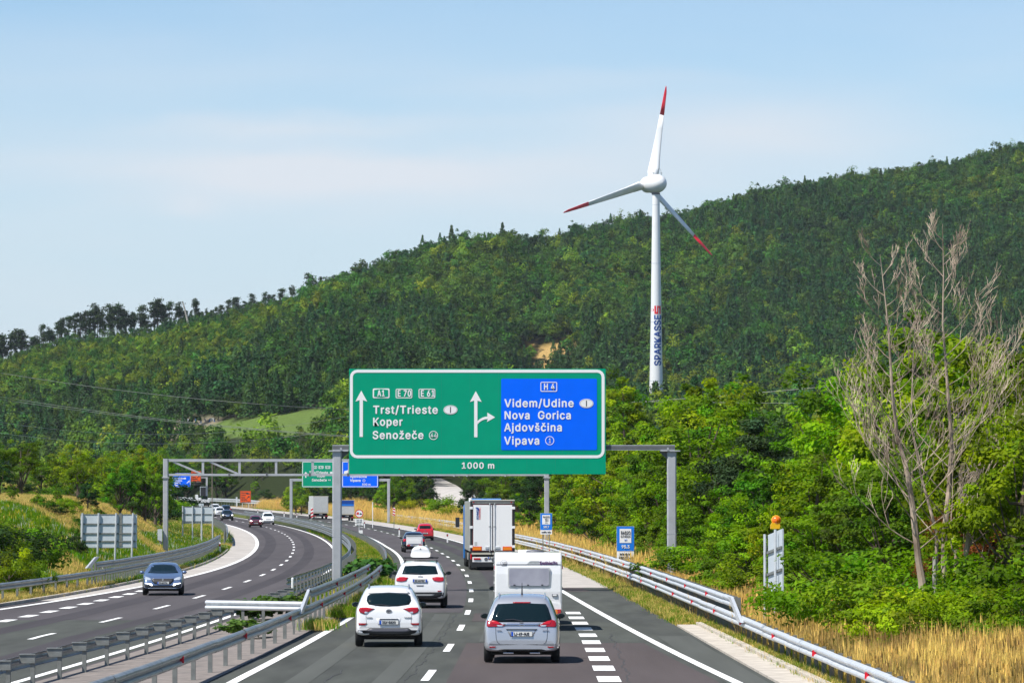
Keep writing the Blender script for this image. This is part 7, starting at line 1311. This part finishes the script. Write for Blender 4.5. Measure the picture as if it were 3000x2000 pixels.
# median greenery
X, Y = strip_points(9000, 172, 520, lambda Y, q_: RailB(Y) + .5 + q_ * (RailA(Y) - RailB(Y) - .9)); put('median_grass', X, Y, R9.choice([0, 1, 0, 1, 2, 3], size=len(X)), grnP, .8, 1.3)
X, Y = strip_points(900, 130, 200, lambda Y, q_: RailA(Y) + .15 + q_ * .7); put('median_grass', X, Y, R9.choice([0, 1, 2], size=len(X)), grnP, .5, 1.0, mask=np.sin(Y * .35) > .1, dz=.15)
P, cl, cc, nn = crown_points(420, 14, .42, .26, .24, .4, RB); wm = leafmesh('foliage', P, .13, M['weed'], tints(420, cl, RB), .7, nn, .4)
for i, (px_, py, Y, s, wx_, lb) in enumerate([(735, 1775, 150, 1.3, 1.5, 'leafy weeds behind the crossing rail, left'), (775, 1770, 148, 1.5, 1.6, 'leafy weeds in the middle behind the crossing rail'), (820, 1768, 149, 1.5, 1.5, 'leafy weeds behind the crossing rail next to the white rail end'), (720, 1842, 126, 1.0, 1.8, 'low weeds in front of the crossing rail'), (765, 1825, 127, .8, 1.4, 'small weeds below the crossing rail near the guardrail'), (1080, 1655, 215, 2.4, 1.3, 'tall leafy weeds in the grassy median beyond the near gantry post'), (1060, 1640, 232, 2.0, 1.3, 'leafy weeds behind the others in the grassy median')]):
    x = px2w(px_, Y); z = gz(x, Y) + (.17 if Y < 168 else 0); r = empty('weed_clump', (x, Y, z), i * 1.3, lb, 'weeds', 'weeds in the median'); r.scale = (s * wx_, s * wx_, s); link('foliage', wm, r)
# ------------------------------------------------------------------ hillside road, fence posts, yard
zf_ = lambda X, Y: ground(X, Y)
b = MB(M['concrete_pave']); V = []; Fc = []; Ls = [(1213, 1395), (1262, 1430), (1268, 1448), (1330, 1468), (1420, 1480)]; Rs = [(1296, 1395), (1335, 1418), (1356, 1440), (1400, 1462), (1440, 1470)]
rows_ = []
hz_r = [(846, 1290, 1216), (820, 1300, 1225), (780, 1318, 1240), (740, 1338, 1256), (700, 1352, 1262), (665, 1375, 1284), (640, 1395, 1310), (620, 1425, 1340), (605, 1470, 1380), (590, 1530, 1430)]
hq = np.array(hz_r)[::-1]; YS_ = np.arange(592, 846, 4.0)[::-1]
for Y in YS_:
    xr_, xl_ = np.interp(Y, hq[:, 0], hq[:, 1]), np.interp(Y, hq[:, 0], hq[:, 2])
    for k in range(5): xx = px2w(xl_ + (xr_ - xl_) * k / 4, Y); V.append((xx, Y, gz(xx, Y) + .35))
b.add(V, [(i * 5 + k, i * 5 + k + 1, (i + 1) * 5 + k + 1, (i + 1) * 5 + k) for i in range(len(YS_) - 1) for k in range(4)]); tagp(b.build('hillside_road', fix=False), kind='structure')
fr = empty('wooden_fence', (px2w(1262, 690), 690, gz(px2w(1262, 690), 690)), 0, 'dark low railing along the near edge of the pale hillside road', 'fence'); fpts = []
for (Y, xx) in ((735, 1258), (700, 1264), (675, 1280), (655, 1298), (638, 1318), (622, 1344), (612, 1365)): x = px2w(xx, Y); fpts.append(Vector((x, Y, gz(x, Y) + .3)) - fr.location)
for p in fpts: b = MB(M['wood']); b.box(p.x - .08, p.x + .08, p.y - .08, p.y + .08, p.z - .5, p.z + .95); b.build('post', fr)
for hh in (.55, .9): b = MB(M['wood']); b.tube([p + Vector((0, 0, hh)) for p in fpts], .06, 5); b.build('rail', fr)
for i, (px_, y0, y1) in enumerate(((1352, 1470, 1490), (1365, 1461, 1480), (1376, 1450, 1480), (1389, 1448, 1475), (1401, 1449, 1478), (1412, 1447, 1475), (1424, 1444, 1472))):
    Y = 560; x = px2w(px_, Y); z = gz(x, Y); r = empty('slim_pole', (x, Y, z), 0, 'thin grey pole above the lorry trailer', 'post', 'thin posts above the lorry'); b = MB(M['signback']); b.tube([(0, 0, -.2), (0, 0, hz(y0, Y) - z)], .05, 5); b.build('shaft', r)
# yard on the hillside meadow
def onhill(px_, py):
    Ys = np.arange(950, 1700, 4.0); Xs = (px_ - 1500) / F * Ys; a_, c_ = ang(Xs, Ys, ground(Xs, Ys)); i = int(np.argmin(np.abs(c_ - py))); return float(Xs[i]), float(Ys[i]), float(ground(Xs[i], Ys[i]))
def hillbox(name, px0, px1, py0, py1, m, lb, cat, dep=3, roof=None):
    x, y, z = onhill((px0 + px1) / 2, py1); w = (px1 - px0) / 2 * y / F; h = (py1 - py0) * y / F; r = empty(name, (x, y, z), 0, lb, cat); boxobj('wall', M[m], r, -w, w, 0, dep, -1, h)
    if roof: b = MB(M[roof]); b.prism([(-w - .2, h), (w + .2, h), (w * .6, h + .6), (-w * .6, h + .6)], 'y', -.2, dep + .2); b.build('roof', r)
    boxobj('door', M['galv_dull'], r, -.2 * w, .25 * w, -.05, -.003, -.2, h * .7); return r
hillbox('small_house', 536, 558, 1231, 1240, 'house', 'small pale building at the left end of the hillside meadow', 'building', roof='signback'); hillbox('shed', 486, 500, 1240, 1249, 'house', 'small white shed with a pale ramp below the hillside building', 'shed'); hillbox('water_tank', 616, 627, 1224, 1233, 'tarp', 'pale round-looking tank beside blue posts on the hillside', 'tank')
x, y, z = onhill(487, 1258); r = empty('ramp', (x, y, z), 0, 'white slanting ramp beside the small shed on the hillside', 'ramp'); b = MB(M['house']); s = y / F; b.prism([(-12 * s, 0), (-2 * s, 4 * s), (14 * s, 14 * s), (14 * s, 9 * s), (2 * s, -1 * s), (-10 * s, -3 * s)], 'y', -.3, .3); b.build('slab', r)
for i, (px_, y0, y1) in enumerate(((559, 1228, 1233), (573, 1225, 1237), (586, 1219, 1231), (589, 1229, 1238), (601, 1229, 1233), (614, 1226, 1235), (628, 1229, 1234))):
    x, y, z = onhill(px_, y1); r = empty('blue_pole', (x, y, z), 0, 'bright blue pole on the hillside meadow', 'post', 'blue posts on the hillside'); b = MB(M['pipe']); b.tube([(0, 0, -.5), (0, 0, (y1 - y0) * y / F)], .14, 6); b.build('shaft', r)
fe = empty('pasture_fence', (0, 1300, 0), 0, 'thin dark fence along the upper edge of the green hillside meadow', 'fence'); fp = []
for (px_, py) in ((640, 1232), (690, 1229), (731, 1222), (790, 1213), (850, 1205), (900, 1199), (942, 1196), (985, 1192)): x, y, z = onhill(px_, py); fp.append(Vector((x, y - 1300, z)))
for p in fp: b = MB(M['wood']); b.tube([p, p + Vector((0, 0, 1.6))], .10, 4); b.build('post', fe)
for hh in (.5, 1.1): b = MB(M['wood']); b.tube([p + Vector((0, 0, hh)) for p in fp], .05, 4); b.build('rail', fe)
# power lines: poles stand outside the picture
def cable(pts, Y0, Y1, lb, r_=.03, grp='overhead power lines'):
    n = len(pts); P = []
    for i in range(25):
        t = i / 24 * (n - 1); k = min(int(t), n - 2); f = t - k
        a = np.interp(t, range(n), [p[0] for p in pts]); 
        px_ = a
        c = np.polyfit([p[0] for p in pts], [p[1] for p in pts], 2); py = np.polyval(c, px_); Y = Y0 + (Y1 - Y0) * i / 24; P.append((px2w(px_, Y), Y, hz(py, Y)))
    b = MB(M['cable']); b.tube(P, r_, 5); o = b.build('power_line', None, fix=False); tagp(o, lb, 'power line', grp)
cable([(-300, 1040), (0, 1087), (400, 1150), (800, 1188), (1023, 1200), (1400, 1205)], 500, 620, 'uppermost power line crossing the left slope towards the green sign', .032)
cable([(-300, 1112), (0, 1158), (400, 1220), (800, 1262), (1100, 1280)], 500, 600, 'upper of the two close power lines sloping down to the green sign', .032)
cable([(-300, 1122), (0, 1167), (400, 1224), (800, 1264), (1100, 1284)], 497, 597, 'lower of the two close power lines sloping down to the green sign', .032)
cable([(-300, 1180), (0, 1229), (300, 1263), (560, 1273), (700, 1270), (1023, 1218), (1300, 1150)], 520, 760, 'sagging power line over the left wood below the meadow', .026)
cable([(-300, 1222), (0, 1258), (180, 1285), (470, 1303), (640, 1301), (1023, 1255), (1300, 1200)], 520, 760, 'lowest sagging power line just above the bright trees', .028)
cable([(1400, 1200), (1775, 1186), (2145, 1158), (2440, 1127), (3200, 1040)], 560, 520, 'power line rising right of the turbine tower', .028)
cable([(1400, 1168), (1775, 1178), (2145, 1179), (2440, 1180), (3200, 1185)], 600, 560, 'level power line right of the turbine tower, lower one', .02)

# ------------------------------------------------------------------ thin summer haze over the whole valley
hm_ = bpy.data.materials.new('haze'); hm_.use_nodes = True; hm_.node_tree.nodes.clear(); ho = hm_.node_tree.nodes.new('ShaderNodeOutputMaterial'); hv = hm_.node_tree.nodes.new('ShaderNodeVolumePrincipled')
hv.inputs['Density'].default_value = HAZE; hv.inputs['Color'].default_value = (.80, .88, 1, 1); hm_.node_tree.links.new(hv.outputs[0], ho.inputs['Volume'])
zmin = min(v.co.z for v in g_.data.vertices) - 1.5; zmax = max(v.co.z for v in g_.data.vertices) + 25
b = MB(hm_); b.box(-1700, 1700, -30, 3320, zmin, zmax); tagp(b.build('haze'), kind='stuff')
# ------------------------------------------------------------------ labels: look-alikes counted from the left inside their group
ORD = ['leftmost', 'second from the left', 'third from the left', 'fourth from the left', 'fifth from the left', 'sixth from the left', 'seventh from the left', 'eighth from the left', 'ninth from the left', 'tenth from the left', 'eleventh from the left', 'twelfth from the left', 'thirteenth from the left', 'fourteenth from the left', 'fifteenth from the left', 'sixteenth from the left', 'seventeenth from the left', 'eighteenth from the left', 'nineteenth from the left', 'twentieth from the left']
byl = {}
for o in S.objects:
    if o.parent is None and o.get('label'): byl.setdefault(o['label'], []).append(o)
for lb, os_ in byl.items():
    if len(os_) > 1:
        os_.sort(key=lambda o: o.location.x / max(o.location.y, 1))
        for i, o in enumerate(os_): o['label'] = lb + ', ' + (ORD[i] if i < len(ORD) else '%s-%s from the left' % ('twenty', ['first', 'second', 'third', 'fourth', 'fifth', 'sixth', 'seventh', 'eighth', 'ninth'][i - 20]) if i < 29 else 'counted %d from the left' % (i + 1))
